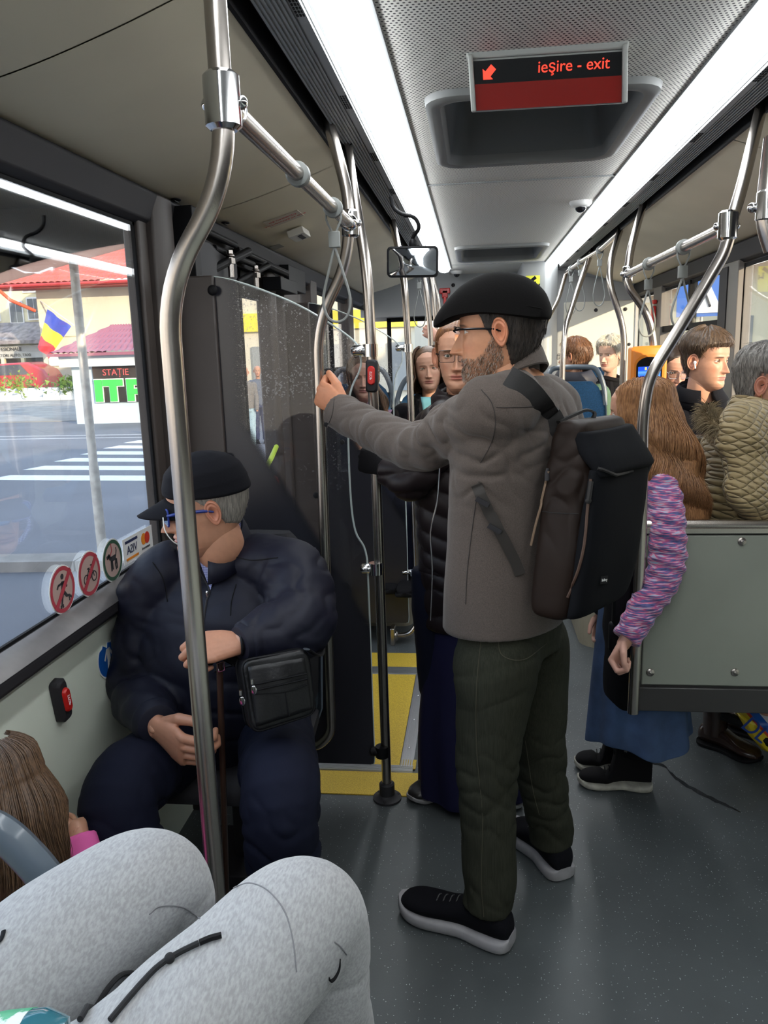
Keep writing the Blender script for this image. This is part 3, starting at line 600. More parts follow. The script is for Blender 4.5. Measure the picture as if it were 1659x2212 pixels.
for px, py, Y, lb in ((1296, 540, 5.6, 'small far strap right of the leaning pole'), (1254, 565, 6.3, 'small far strap just left of the leaning pole'), (1234, 580, 6.7, 'farthest small strap near the rear wall on the right'), (905, 590, 5.6, 'small far strap among the slim poles at left')):
    a = W(px, py, Y); strap(a[0], a[1], a[2], .36, lb, .04, .2)
rl = MB(); rl.tube([W(1340, 500, 4.95), W(1296, 540, 5.6), W(1254, 565, 6.3), W(1222, 590, 7.0)], .016, 12); tag(obj('grab_rail', rl, m_steel), 'far overhead steel rail near the rear right window', 'grab rail', 'overhead grab rails')
rl = MB(); rl.tube([W(880, 575, 5.0), W(905, 590, 5.6), W(925, 600, 6.6)], .016, 12); tag(obj('grab_rail', rl, m_steel), 'far overhead steel rail on the left behind the mirror', 'grab rail', 'overhead grab rails')

# ---------------- glass partitions ----------------
def part_mat(nm, a, b2, cc, soft, ex_z=None):
    m = bpy.data.materials.new(nm); m.use_nodes = True; t = m.node_tree; t.nodes.clear()
    o = _n(t, 'ShaderNodeOutputMaterial'); tr = _n(t, 'ShaderNodeBsdfTransparent'); tr.inputs[0].default_value = (.88, .88, .89, 1)
    gl = _n(t, 'ShaderNodeBsdfGlossy'); gl.inputs['Roughness'].default_value = .03; fr = _n(t, 'ShaderNodeLayerWeight'); fr.inputs[0].default_value = .22
    df = _n(t, 'ShaderNodeBsdfPrincipled'); df.inputs['Base Color'].default_value = (.022, .022, .028, 1); df.inputs['Roughness'].default_value = .25
    ds = _n(t, 'ShaderNodeBsdfDiffuse'); ds.inputs[0].default_value = (.5, .5, .5, 1)
    c = _n(t, 'ShaderNodeTexCoord'); s = _n(t, 'ShaderNodeSeparateXYZ'); t.links.new(c.outputs['Object'], s.inputs[0])
    # printed black area with halftone edge below a slanting line
    lin = mth(t, 'ADD', mth(t, 'MULTIPLY', s.outputs['X'], a), mth(t, 'SUBTRACT', mth(t, 'MULTIPLY', s.outputs['Z'], b2), cc))
    ed = mth(t, 'LESS_THAN', s.outputs['X'], -.80); 
    f = mth(t, 'MAXIMUM', mth(t, 'SUBTRACT', 1.0, mth(t, 'MULTIPLY', lin, 1/soft)), 0.0)
    edge = mth(t, 'MAXIMUM', mth(t, 'MULTIPLY', mth(t, 'SUBTRACT', -.755, s.outputs['X']), 14.0), 0.0)
    f = mth(t, 'MINIMUM', mth(t, 'MAXIMUM', f, edge), 1.0)
    dr = mth(t, 'MULTIPLY', mth(t, 'SQRT', f), .72)
    dt = dots(t, s.outputs['X'], s.outputs['Z'], 300.0, 300.0, .5)
    n = t.nodes[-1] if False else dt.node; t.links.new(dr, n.inputs[1])
    nz = _n(t, 'ShaderNodeTexNoise'); nz.inputs['Scale'].default_value = 130; nz.inputs['Detail'].default_value = 4; t.links.new(c.outputs['Object'], nz.inputs['Vector'])
    nz2 = _n(t, 'ShaderNodeTexNoise'); nz2.inputs['Scale'].default_value = 5; t.links.new(c.outputs['Object'], nz2.inputs['Vector'])
    sp_ = mth(t, 'GREATER_THAN', mth(t, 'ADD', nz.outputs[0], mth(t, 'MULTIPLY', nz2.outputs[0], .35)), .845); dirt = mth(t, 'ADD', mth(t, 'MULTIPLY', mth(t, 'MULTIPLY', sp_, .40), mth(t, 'MINIMUM', mth(t, 'MAXIMUM', mth(t, 'MULTIPLY', mth(t, 'SUBTRACT', s.outputs['Z'], 1.05), 2.2), .04), 1.0)), .010)
    m1 = _n(t, 'ShaderNodeMixShader'); t.links.new(mth(t, 'ADD', mth(t, 'MULTIPLY', fr.outputs['Fresnel'], .4), .015), m1.inputs[0]); t.links.new(tr.outputs[0], m1.inputs[1]); t.links.new(gl.outputs[0], m1.inputs[2])
    m2 = _n(t, 'ShaderNodeMixShader'); t.links.new(dirt, m2.inputs[0]); t.links.new(m1.outputs[0], m2.inputs[1]); t.links.new(ds.outputs[0], m2.inputs[2])
    m3 = _n(t, 'ShaderNodeMixShader'); t.links.new(dt, m3.inputs[0]); t.links.new(m2.outputs[0], m3.inputs[1]); t.links.new(df.outputs[0], m3.inputs[2])
    t.links.new(m3.outputs[0], o.inputs[0]); return m
m_edge = mat('glass_edge', (.62, .70, .68), .2, emit=None, spec=.8)
def partition(y, zoff, lb, grp):
    r = thing('glass_partition', lb, 'partition', (-.7, y, 0), grp)
    out = cat([(-.99, 1.855), (-.82, 1.852), (-.607, 1.775), (-.46, 1.69), (-.385, 1.63), (-.372, 1.59), (-.375, 1.545), (-.41, 1.47), (-.422, 1.35), (-.422, 1.12), (-.41, 1.0), (-.378, .93), (-.372, .80), (-.372, .3), (-.372, .15), (-.385, .13)], 5)
    poly = [tuple(p) for p in out]+[(-.99, .13)]
    g = MB(); g.prism(poly, 'y', y-.004, y+.004); obj('pane', g, part_mat('partition_print_%d' % (y*10), .869, .494, -.03, .05), r, smooth=False)
    e = MB(); pts = [(a, y, b2) for a, b2 in out]; e.tube(pts, .0035, 6); lab(obj('pane_edge', e, m_edge, r), 'pale polished glass edge')
    s = MB(); s.bx(-1.0, -.845, y-.02, y+.02, .0, 1.86); obj('post', s, m_brown, r, bevel=.006)
    return r
pt1 = partition(2.60, 0, 'tinted glass partition between the old man and the door', 'glass partitions by the door'); pt2 = partition(4.12, 0, 'far tinted glass partition in front of the two seated girls', 'glass partitions by the door')
for px, py in ((459, 627), (489, 991)): q = W(px, py, 2.575); g = MB(); g.ell(q, (.017, .008, .017)); obj('bolt_cap', g, m_blackp, pt1)
q = W(683, 1070, 4.1); g = MB(); g.ell(q, (.017, .008, .017)); obj('bolt_cap', g, m_blackp, pt2)
# ---------------- seats ----------------
m_seatb = mat('seat_shell_plastic', (.10, .125, .15), .35, coat=.3)
m_seatc = mat('blue_seat_fabric', (.012, .075, .16), .85, noise=(160, .4), bump=(300, .3, .001))
def seat(lb, x, y, z, face=(0, -1), w=.43, grp='passenger seats', blue=True, back=.62, handle=True):
    r = thing('passenger_chair', lb, 'chair', (x, y, z-.4), grp); f = np.array([face[0], face[1], 0.]); f = nrm(f); s = np.cross(f, [0, 0, 1.]); O = np.array([x, y, z], float)
    def pt(a, b2, c): return O+s*a+f*b2+np.array([0, 0, 1.])*c
    # cushion
    g = MB(); rr_ = []
    for b2, hw, zt, th in ((-.02, .19, .0, .05), (.02, .205, .015, .06), (.2, .21, .0, .07), (.38, .21, .015, .07), (.43, .20, -.01, .06), (.45, .17, -.04, .03)):
        rr_.append([pt(a*hw, b2, zt-th/2+c*th/2) for a, c in ((-1, -.6), (-1, .5), (-.9, .95), (-.4, .8), (0, .7), (.4, .8), (.9, .95), (1, .5), (1, -.6), (.9, -1), (-.9, -1))])
    g.rings(np.array(rr_)); obj('cushion', g, m_seatc if blue else m_dgrey, r)
    g = MB(); rr_ = []
    for c, hw, off in ((-.02, .17, 0), (.05, .2, -.01), (.25, .21, -.025), (.45, .205, -.05), (back-.10, .19, -.075), (back-.04, .165, -.085), (back, .12, -.09)):
        rr_.append([pt(a*hw, off+bb, c) for a, bb in ((-1, .0), (-.85, .018), (-.4, .022), (.4, .022), (.85, .018), (1, .0), (.9, -.03), (0, -.045), (-.9, -.03))])
    g.rings(np.array(rr_)); obj('backrest', g, m_seatc if blue else m_dgrey, r)
    g = MB(); rr_ = []
    for c, hw, off in ((-.10, .18, .02), (.0, .215, -.01), (.25, .222, -.03), (.45, .215, -.055), (back-.06, .20, -.08)):
        rr_.append([pt(a*hw, off+bb, c) for a, bb in ((-1, .012), (-.98, .02), (-.9, -.022), (0, -.040), (.9, -.022), (.98, .02), (1, .012), (.94, -.052), (0, -.075), (-.94, -.052))])
    g.rings(np.array(rr_)); obj('shell', g, m_seatb, r)
    if handle:
        g = MB(); q = [pt(-.205, -.06, back-.16), pt(-.20, -.085, back-.04), pt(-.15, -.10, back+.075), pt(-.08, -.105, back+.095), pt(.08, -.105, back+.095), pt(.15, -.10, back+.075), pt(.20, -.085, back-.04), pt(.205, -.06, back-.16)]
        g.tube(q, .017, 10, smooth=4); lab(obj('grab_handle', g, m_seatb, r), 'grey plastic grab handle')
    g = MB(); b2, t = pt(0, .2, -.06), pt(0, .2, -.40); g.tube([b2, t], .035, 12); g.box((b2+t)/2+[0, 0, -.16], (.25, .25, .03)); obj('pedestal', g, m_dgrey, r, bevel=.004)
    return r
seat('blue fabric seat back with grey handle behind the man in grey', .655, 5.36, .745, (0, -1), .43)
seat('blue seat of the white haired woman at the rear wall', .98, 6.75, .80, (0, -1), handle=False)
seat('seat of the passenger in the green jacket', .68, 6.60, .80, (0, -1), handle=False) if False else None
seat('blue seat of the girl in lilac behind the far partition', -.74, 5.05, .78, (0, -1))
seat('blue seat of the girl in the turquoise shirt', -.30, 5.05, .72, (0, -1))
seat('blue seat of the teenage boy in black', .98, 4.02, .66, (0, -1), handle=False)
seat('dark grey seat carrying the old man in the navy jacket', -.70, 2.28, .50, (0, -1), blue=False, handle=False, back=.55)
# yellow handled seat low behind the pole by the door (seat faces away)
ys = thing('passenger_chair', 'grey seat shell with yellow handles low behind the door poles', 'seat', (-.33, 4.75, 0), 'passenger seats')
g = MB(); a = [W(x, y, 4.55) for x, y in ((838, 1128), (850, 1132), (880, 1128), (902, 1115), (908, 1095), (898, 1088), (880, 1087))]; g.tube(a, .014, 10, smooth=4); lab(obj('handle', g, bpy.data.materials['edge_yellow'], ys), 'yellow grab handle')
g = MB(); rr_ = []
for px0, px1, py, d in ((838, 905, 1120, .02), (836, 912, 1150, .05), (838, 915, 1220, .07), (842, 915, 1270, .06)):
    l, q = W(px0, py, 4.6), W(px1, py, 4.6); c = (l+q)/2; h = (q-l)[0]/2; rr_.append([c+[h*math.cos(t), d*math.sin(t), 0] for t in np.arange(16)/16*2*PI])
g.rings(np.array(rr_)); obj('shell', g, mat('pale_blue_shell', (.22, .28, .30), .4), ys)
# seat back in front of the photographer (lower left corner)
sb = thing('passenger_chair', 'dark blue grey plastic seat back in the lower left corner', 'seat', (-.85, 1.0, 0), 'passenger seats')
Yh = .98
g = MB(); q = [W(-60, 1770, Yh), W(5, 1800, Yh), W(60, 1850, Yh), W(100, 1900, Yh), W(128, 1960, Yh), W(140, 2060, Yh)]; g.tube(q, .020, 12, smooth=4, flat=1.5); obj('grab_handle', g, m_seatb, sb)
g = MB(); rr_ = []
for zz, xr, d in ((.30, -.70, .03), (.55, -.71, .03), (.62, -.735, .03), (.66, -.78, .02)):
    rr_.append([((xr-1.0)/2+(xr+1.0)/2*math.cos(t), 1.04+d*math.sin(t), zz) for t in np.arange(20)/20*2*PI])
g.rings(np.array(rr_)); obj('backrest', g, m_seatb, sb)
g = MB(); g.bx(-1.0, -.62, 1.02, 1.40, .36, .41); g.tube([(-.82, 1.2, 0), (-.82, 1.2, .37)], .04, 12); obj('cushion', g, m_seatc, sb, bevel=.02)
# photographer's own seat
sp_ = thing('passenger_chair', 'seat under the photographer in grey joggers', 'seat', (-.55, .3, 0), 'passenger seats'); g = MB(); g.bx(-.92, -.30, -.10, .38, .62, .72); obj('cushion', g, m_seatc, sp_, bevel=.03); g = MB(); g.bx(-.92, -.30, -.18, -.08, .70, 1.3); obj('backrest', g, m_seatc, sp_, bevel=.03); g = MB(); g.bx(-.9, -.35, -.15, .30, 0, .62); obj('base', g, m_grey, sp_)
# ---------------- seat screen on the right ----------------
pn = thing('seat_screen', 'grey green panel screen with dark frame and steel top rail at right', 'screen', (.95, 2.5, .42))
g = MB(); g.bx(.535, 1.39, 2.492, 2.50, .505, 1.008); obj('panel', g, mat('screen_grey_green', (.27, .285, .24), .5, noise=(3, .1), bump=(60, .15, .001)), pn, bevel=.004)
g = MB(); g.bx(.512, 1.40, 2.50, 2.525, .415, 1.03); g.bx(.512, 1.40, 2.486, 2.50, .415, .498); g.bx(.512, .528, 2.486, 2.51, .415, 1.03); g.bx(.512, 1.40, 2.488, 2.50, 1.012, 1.018); obj('frame', g, mat('screen_frame', (.055, .052, .05), .4, .3), pn, bevel=.003)
g = MB(); g.tube(fillet([(.497, 2.505, .98), (.497, 2.505, 1.04), (1.40, 2.505, 1.035)], .03, 5), .0165, 12); g.bx(.50, 1.40, 2.488, 2.52, 1.015, 1.03); lab(obj('top_rail', g, m_steel, pn), 'steel top rail')
g = MB(); g.bx(.497, .506, 2.478, 2.50, .42, 1.0); g.bx(.509, .512, 2.478, 2.50, .42, 1.0); obj('edge_strip', g, m_steel, pn)
for px, py in ((1603, 1170), (1405, 1453), (1588, 1453)):
    q = W(px, py, 2.488); g = MB(); g.tube([q+[0, .004, 0], q, q-[0, .003, 0], q-[0, .003, 0]], [.013, .013, .008, .004], 14); g.ell(q-[0, .002, 0], (.006, .004, .006)); obj('screw', g, m_steel, pn)
g = MB(); a = [W(1345, 1192, 2.47), W(1335, 1300, 2.47), W(1325, 1340, 2.47)]; g.box((.462, 2.47, .84), (.062, .03, .26)); g.box((.452, 2.47, .68), (.06, .028, .10)); fa = lab(obj('armrest', g, m_blackp, pn, bevel=.010), 'black upright folding armrest')
g = MB(); a = W(1350, 1400, 2.45); b2 = W(1352, 1442, 2.45); g.tube([a+[0, 0, .02], a, b2, b2-[0, 0, .005]], [.010, .022, .014, .008], 10); g.box(b2+[0, .0, -.008], (.03, .02, .016)); obj('lever', g, m_blackp, fa)
# rail and seats behind it
rl = MB(); rl.tube([W(1440, 948, 3.05), W(1532, 947, 3.05), (1.38, 3.05, 1.255)], .014, 12); rl.tube([(1.2, 3.05, 1.25), (1.2, 3.05, .1)], .014, 8); tag(obj('seat_rail', rl, m_steel), 'steel rail in front of the teenage boy', 'rail', None)
sbn = thing('bench_frame', 'black seat frame with a slanting leg above the yellow and blue bag', 'bench', (1.2, 2.8, 0)); sf = MB(); sf.tube([W(1560, 1545, 2.95), W(1600, 1560, 2.9), W(1659, 1600, 2.85), W(1720, 1640, 2.8)], .02, 8); obj('leg', sf, m_blackp, sbn)
sf = MB(); sf.bx(1.05, 1.38, 2.60, 3.0, .42, .48); sf.bx(1.30, 1.39, 2.6, 2.9, .0, .45); obj('base', sf, m_dgrey, sbn, bevel=.01)
# carrier bag
bg_ = thing('shopping_bag', 'yellow blue and white shiny carrier bag on the floor at right', 'bag', (1.15, 2.95, 0))
pts = np.array([W(x, y, 2.90) for x, y in ((1590, 1536), (1659, 1538), (1760, 1540), (1760, 1640), (1680, 1632), (1640, 1610), (1612, 1580))]); g = MB()
r1 = []; 
for s, yy in ((.8, 2.84), (1, 2.87), (1.02, 2.93), (1, 3.0), (.8, 3.04)): c = pts.mean(0); q = c+(pts-c)*s; q[:, 1] = yy; r1.append(q)
g.rings(np.array(r1)); 
m_bag = mat('bag_print', (.72, .55, .02), .3, coat=.4)
t = m_bag.node_tree; b = t.nodes['Principled BSDF']; c = _n(t, 'ShaderNodeTexCoord'); s1 = _n(t, 'ShaderNodeSeparateXYZ'); t.links.new(c.outputs['Object'], s1.inputs[0])
ln = mth(t, 'ADD', s1.outputs['X'], mth(t, 'MULTIPLY', s1.outputs['Z'], .9)); r = _n(t, 'ShaderNodeValToRGB'); r.color_ramp.interpolation = 'CONSTANT'
ln = mth(t, 'MULTIPLY', mth(t, 'SUBTRACT', ln, 1.10), 3.0)
e = r.color_ramp.elements; e[0].position = 0; e[0].color = (.75, .56, .02, 1); e[1].position = .33; e[1].color = (.6, .06, .02, 1)
for p_, c_ in ((.37, (.02, .12, .5, 1)), (.47, (.75, .72, .75, 1))): k = e.new(p_); k.color = c_
t.links.new(ln, r.inputs[0]); t.links.new(r.outputs[0], b.inputs['Base Color']); 
o = obj('bag_body', g, m_bag, bg_, bevel=.01)
tx = text('DL', .085, .001); a_ = W(1632, 1578, 2.832); tx.xf(basis(a_, (math.cos(-.7), 0, math.sin(-.7)), (-math.sin(-.7), 0, math.cos(-.7)))); obj('lettering', tx, mat('print_blue', (.01, .05, .28), .4), bg_, smooth=False)
# ticket machine
tm = thing('ticket_machine', 'orange ticket machine with a lit blue touch screen', 'ticket machine', (.86, 3.95, 1.2))
A, B, C2, D = W(1362, 757, 3.82), W(1440, 753, 3.82), W(1442, 855, 3.82), W(1360, 860, 3.82); c = (A+B+C2+D)/4; c[2] -= .03; u = nrm(B-A); v = np.array([0, 0, 1.]); n = nrm(np.cross(u, v)); hw = np.linalg.norm(B-A)/2; hh = .155
m_or = mat('orange_housing', (.72, .22, .02), .4)
g = MB(); g.rings(np.array([rrect(c, u, v, hw, hh, .014, -.08, n), rrect(c, u, v, hw, hh, .014, .0, n), rrect(c, u, v, hw-.008, hh-.008, .02, .008, n)])); obj('housing', g, m_or, tm)
def arch(c, u, v, hw, y0, y1, off): 
    o_ = [c+u*(-hw)+v*y0, c+u*hw+v*y0]
    for k in range(13): an = k/12*PI; o_.append(c+u*hw*math.cos(an)+v*(y1+hw*math.sin(an)*.7))
    return np.array(o_)+n*off
g = MB(); g.rings(np.array([arch(c, u, v, hw*.86, -hh*.95, hh*.45, .008), arch(c, u, v, hw*.86, -hh*.95, hh*.45, .012)])); obj('bezel', g, m_or, tm)
g = MB(); g.rings(np.array([arch(c, u, v, hw*.72, -hh*.93, hh*.42, .011), arch(c, u, v, hw*.72, -hh*.93, hh*.42, .0135)])); obj('front_glass', g, mat('screen_surround', (.006, .006, .008), .15), tm)
def sq(x0, x1, y0, y1, off, m_, nm):
    g = MB(); q = [c+u*(x*hw)+v*(y*hh)+n*o_ for o_ in (off, off+.0012) for x, y in ((x0, y0), (x1, y0), (x1, y1), (x0, y1))]; g.rings(np.array(q).reshape(2, 4, 3)); return obj(nm, g, m_, tm, smooth=False)
def em(nm, cl, st=.8): return bpy.data.materials.get(nm) or mat(nm, cl, .4, emit=(*cl, st))
sq(-.62, .62, -.85, .40, .0135, em('screen_blue', (.03, .14, .62)), 'screen'); sq(-.62, .62, .28, .40, .0148, em('screen_navy', (.01, .05, .40)), 'screen_bar'); 
sq(-.62, .62, .20, .25, .0148, em('screen_pale', (.08, .2, .8)), 'screen_bar'); sq(-.25, -.15, .30, .38, .016, em('scr_y', (.7, .6, .1)), 'flag_icon'); sq(.12, .26, .30, .38, .016, em('scr_r', (.6, .1, .15)), 'flag_icon')
for k, cl in enumerate(((.01, .04, .35), (.01, .04, .35), (.05, .35, .08))): sq(-.50+k*.36, -.26+k*.36, -.02, .14, .0155, em('scr%d' % (k//2), cl), 'icon')
g = MB(); q = [c+u*(x*hw)+v*(y*hh)+n*o_ for o_ in (.0155, .0165) for x, y in ((-.55, -.75), (.62, -.80), (.5, -.12), (-.45, -.35))]; g.rings(np.array(q).reshape(2, 4, 3)); obj('card_graphic', g, em('scr_w', (.45, .55, .85)), tm, smooth=False)
for k, s_ in enumerate('R+i'): tx = text(s_, .02, .0003); tx.xf(basis(c+u*(-.38+k*.36)*hw+v*.06*hh+n*.017, u, v, n)); obj('icon_lettering', tx, em('scr_t', (.8, .85, 1)), tm, smooth=False)
g = MB(); g.box(c-n*.09, (.05, .03, .12)); obj('pole_bracket', g, m_dgrey, tm)
# ---------------- stickers ----------------
XS = XL+.004
def disc(c, r0, r1, x0, x1, m_, nm, root, ry=None, rz=None, k=36):
    g = MB(); a = np.arange(k)/k*2*PI; ry = ry or r1; rz = rz or r1
    g.rings(np.array([[(x, c[1]+ry*math.cos(t), c[2]+rz*math.sin(t)) for t in a] for x in (x0, x1)])); return obj(nm, g, m_, root, smooth=False)
def ringm(c, ro, ri, x, m_, nm, root, rz=1.0, k=36):
    g = MB(); a = np.arange(k)/k*2*PI; G = np.array([[(x, c[1]+r_*math.cos(t), c[2]+r_*rz*math.sin(t)) for r_ in (ro, ri)] for t in a]); g.grid(G, cu=True); return obj(nm, g, m_, root, smooth=False)
m_sr, m_sd, m_sp, m_sw = mat('sticker_red', (.42, .05, .07), .5), mat('sticker_dark', (.035, .035, .04), .5), mat('sticker_pinkish', (.45, .32, .28), .6), mat('sticker_white', (.72, .72, .70), .5)
m_sg, m_sb, m_so = mat('sticker_green', (.035, .09, .055), .5), mat('sticker_blue', (.005, .09, .38), .5), mat('sticker_orange', (.75, .25, .02), .5)
def ysk(root, segs, c, s, m_, nm):             # figure from thick strokes (y,z) flipped like a sticker seen from behind
    g = MB()
    for (p0, p1, w_) in segs:
        a, b2 = np.array(p0)*s, np.array(p1)*s; d = b2-a; l = np.linalg.norm(d); d = d/(l or 1); nn = np.array([-d[1], d[0]])*w_*s/2
        q = [a+nn, b2+nn, b2-nn, a-nn]; g.prism([(c[1]+p_[0], c[2]+p_[1]) for p_ in q], 'x', XS+.0012, XS+.0018)
    return g
def rsticker(cy, cz, r, lb, ringmat, slash, fig):
    o = thing('window_sticker', lb, 'sticker', (XS, cy, cz), 'prohibition stickers'); c = (0, cy, cz)
    disc(c, 0, r*1.06, XS-.001, XS, m_sw, 'backing', o); disc(c, 0, r*.9, XS, XS+.0006, m_sp, 'face', o); ringm(c, r, r*.82, XS+.001, ringmat, 'ring', o)
    g = MB(); fig(g, c, r); obj('pictogram', g, m_sd, o, smooth=False)
    if slash:
        g = MB(); d = r*.72; w_ = r*.08; g.prism([(cy-d-w_, cz-d+w_), (cy-d+w_, cz-d-w_), (cy+d+w_, cz+d-w_), (cy+d-w_, cz+d+w_)], 'x', XS+.002, XS+.0026); obj('slash', g, m_sr, o, smooth=False)
    return o
def strokes(g, c, r, segs, dots=()):
    for (y0, z0, y1, z1, w_) in segs:
        a = np.array([y0, z0]); b2 = np.array([y1, z1]); d = b2-a; l = np.linalg.norm(d); d = d/l; nn = np.array([-d[1], d[0]])*w_/2
        g.prism([(c[1]+p_[0]*r, c[2]+p_[1]*r) for p_ in (a+nn, b2+nn, b2-nn, a-nn)], 'x', XS+.0012, XS+.0018)
    for (y0, z0, rr_) in dots:
        g.prism([(c[1]+(y0+rr_*math.cos(t))*r, c[2]+(z0+rr_*math.sin(t))*r) for t in np.arange(14)/14*2*PI], 'x', XS+.0012, XS+.0018)
def skater(g, c, r): strokes(g, c, r, [(.05, .35, .0, -.05, .26), (.0, .28, -.35, .25, .1), (-.35, .25, -.45, .12, .09), (.05, .28, .35, .05, .1), (.0, -.05, .25, -.35, .15), (.25, -.35, .5, -.4, .11), (0, -.05, -.12, -.35, .14), (-.12, -.35, -.2, -.62, .11), (-.32, -.66, -.08, -.66, .07), (.4, -.5, .6, -.42, .07)], [(.03, .56, .12), (-.28, -.73, .05), (-.12, -.73, .05), (.45, -.58, .05), (.6, -.5, .05)])
def bike(g, c, r):
    strokes(g, c, r, [(-.35, -.2, -.1, .2, .05), (-.1, .2, .28, .15, .05), (.28, .15, .05, -.2, .05), (-.35, -.2, .05, -.2, .05), (-.1, .2, .05, -.2, .05), (.28, .15, .38, -.2, .05), (.28, .15, .22, .36, .05), (.1, .38, .26, .36, .06), (-.2, .26, 0, .26, .07)])
    for cy in (-.36, .38):
        a = np.arange(20)/20*2*PI
        for t, t2 in zip(a, np.roll(a, -1)): strokes(g, c, r, [(cy+.22*math.cos(t), -.2+.22*math.sin(t), cy+.22*math.cos(t2), -.2+.22*math.sin(t2), .05)])
def dog(g, c, r): strokes(g, c, r, [(-.25, .08, .3, .1, .26), (-.25, .1, -.42, .32, .2), (-.35, .32, -.62, .24, .16), (.3, .12, .42, .42, .07), (.42, .42, .38, .55, .06), (-.2, .0, -.22, -.5, .11), (-.1, 0, -.08, -.45, .1), (.28, .0, .2, -.28, .12), (.2, -.28, .28, -.52, .09), (.35, .0, .38, -.5, .1)])
rsticker(1.765, 1.048, .058, 'round red sticker forbidding roller skates, nearest on the left window', m_sr, True, skater)
rsticker(1.905, 1.048, .058, 'round red sticker forbidding bicycles on the left window', m_sr, True, bike)
o = rsticker(2.042, 1.048, .058, 'round green sticker showing a dog on a leash', m_sg, False, dog)
g = MB(); strokes(g, (0, 2.042, 1.048), .058, [(-.3, .22, -.05, .5, .05), (-.05, .5, -.1, .85, .05)]); strokes(g, (0, 2.042, 1.048), .058, [(-.5, .28, -.52, .14, .05)]); obj('leash', g, m_sr, o, smooth=False)
o = thing('window_sticker', 'white payment card sticker seen from behind in the window corner', 'sticker', (XS, 2.22, 1.05))
g = MB(); g.prism([(2.112, 1.012), (2.322, 1.012), (2.322, 1.088), (2.112, 1.088)], 'x', XS-.001, XS); obj('backing', g, m_sw, o, smooth=False)
g = MB(); g.prism([(2.128, 1.071), (2.212, 1.071), (2.212, 1.079), (2.128, 1.079)], 'x', XS, XS+.001); obj('blue_bar', g, mat('sticker_navy', (.02, .03, .09), .5), o, smooth=False)
g = MB(); g.prism([(2.128, 1.020), (2.212, 1.020), (2.212, 1.027), (2.128, 1.027)], 'x', XS, XS+.001); obj('orange_bar', g, m_so, o, smooth=False)
tx = text('VISA', .036, .0003); tx.xf(basis((XS+.001, 2.170, 1.049), (0, -1, 0), (0, 0, 1), np.array((1., 0, 0)))); obj('lettering', tx, bpy.data.materials['sticker_navy'], o, smooth=False)
disc((0, 2.256, 1.058), 0, .018, XS, XS+.0008, m_so, 'orange_disc', o); disc((0, 2.280, 1.058), 0, .018, XS+.0008, XS+.0016, mat('sticker_pure_red', (.60, .04, .02), .5), 'red_disc', o)
tx = text('mastercard', .013, .0003); tx.xf(basis((XS+.001, 2.268, 1.030), (0, -1, 0), (0, 0, 1), np.array((1., 0, 0)))); obj('lettering', tx, m_sd, o, smooth=False)
# torn blue sticker on the wall
XS = XL+.001
o = thing('wall_sticker', 'torn round blue sticker of a walking figure with a cane', 'sticker', (XS, 1.965, .79)); cy, cz = 1.965, .79
q = [(cy+.064*math.cos(t), cz+.058*math.sin(t)) for t in np.linspace(PI*.80, PI*2.18, 30)]; torn = [(cy+.055, cz+.035), (cy+.042, cz+.03), (cy+.045, cz+.058), (cy+.02, cz+.04), (cy+.0, cz+.045), (cy-.005, cz+.03), (cy-.03, cz+.045), (cy-.035, cz+.038)]
g = MB(); g.prism(q+torn, 'x', XS, XS+.001); obj('backing', g, m_sw, o, smooth=False)
g = MB(); g.prism([(cy+(a-cy)*.93, cz+(b2-cz)*.93) for a, b2 in q+torn], 'x', XS+.001, XS+.0014); obj('blue_face', g, m_sb, o, smooth=False)
g = MB(); strokes(g, (0, cy, cz), .058, [(0, .45, .0, -.05, .32), (-.12, .42, -.42, -.05, .12), (.1, .42, .38, .02, .12), (-.06, -.05, -.14, -.75, .15), (.08, -.05, .16, -.75, .15), (.4, .0, .42, -.5, .05)]); obj('pictogram', g, m_sw, o, smooth=False)
# ceiling fittings on the cove beyond the bent poles
def cove_z(x): return 2.107+(x-XL)*.0+max(0, (x-XL-.05))*.30
def on_cove(px, py):
    z = 2.15
    for _ in range(8): p_ = P('z', z, px, py); z = np.interp(.195-p_[0], [.655, .72, .85, 1.0, 1.13, 1.205], [2.262, 2.235, 2.19, 2.145, 2.115, 2.108])
    return p_
def cplate(px, py, dx, dy, m_, nm, lb, th=.003, writing=None, wm=None):
    p_ = on_cove(px, py); sl_ = np.array([1, 0, .30]); e1 = nrm(sl_); e2 = np.array([0, 1., 0]); e3 = np.cross(e1, e2)
    e3 = -e3 if e3[2] > 0 else e3; R = np.stack([e1, e2, e3], 1); r = thing(nm, lb, nm.split('_')[-1], p_)
    g = MB(); g.box(p_+e3*th*.7, (dx, dy, th), R); obj('plate' if th < .01 else 'housing', g, m_, r, bevel=.003 if th > .01 else 0)
    if writing:
        for k, s_ in enumerate(writing): tx = text(s_, .020, .0003); tx.xf(basis(p_+e3*(th*1.3)+e2*(-.02+.045*k)*(-1), e1, e2 if e3[2] < 0 else e2, e3)); obj('lettering', tx, wm, r, smooth=False)
    return r, p_, e1, e2, e3
m_note = mat('notice_beige', (.42, .36, .28), .6)
cplate(613, 472, .15, .13, m_note, 'emergency_notice', 'beige notice with red emergency writing on the left cove', writing=['ACȚIONARE ÎN CAZ', 'DE URGENȚĂ'], wm=mat('note_red', (.45, .03, .03), .6))
r, p_, e1, e2, e3 = cplate(642, 496, .075, .15, mat('module_white', (.5, .48, .42), .5), 'emergency_box', 'small white emergency release box on the left cove', th=.03)
g = MB(); g.box(p_+e3*.037+e1*.01, (.02, .10, .003), np.stack([e1, e2, e3], 1)); obj('slot', g, m_dgrey, r, smooth=False)
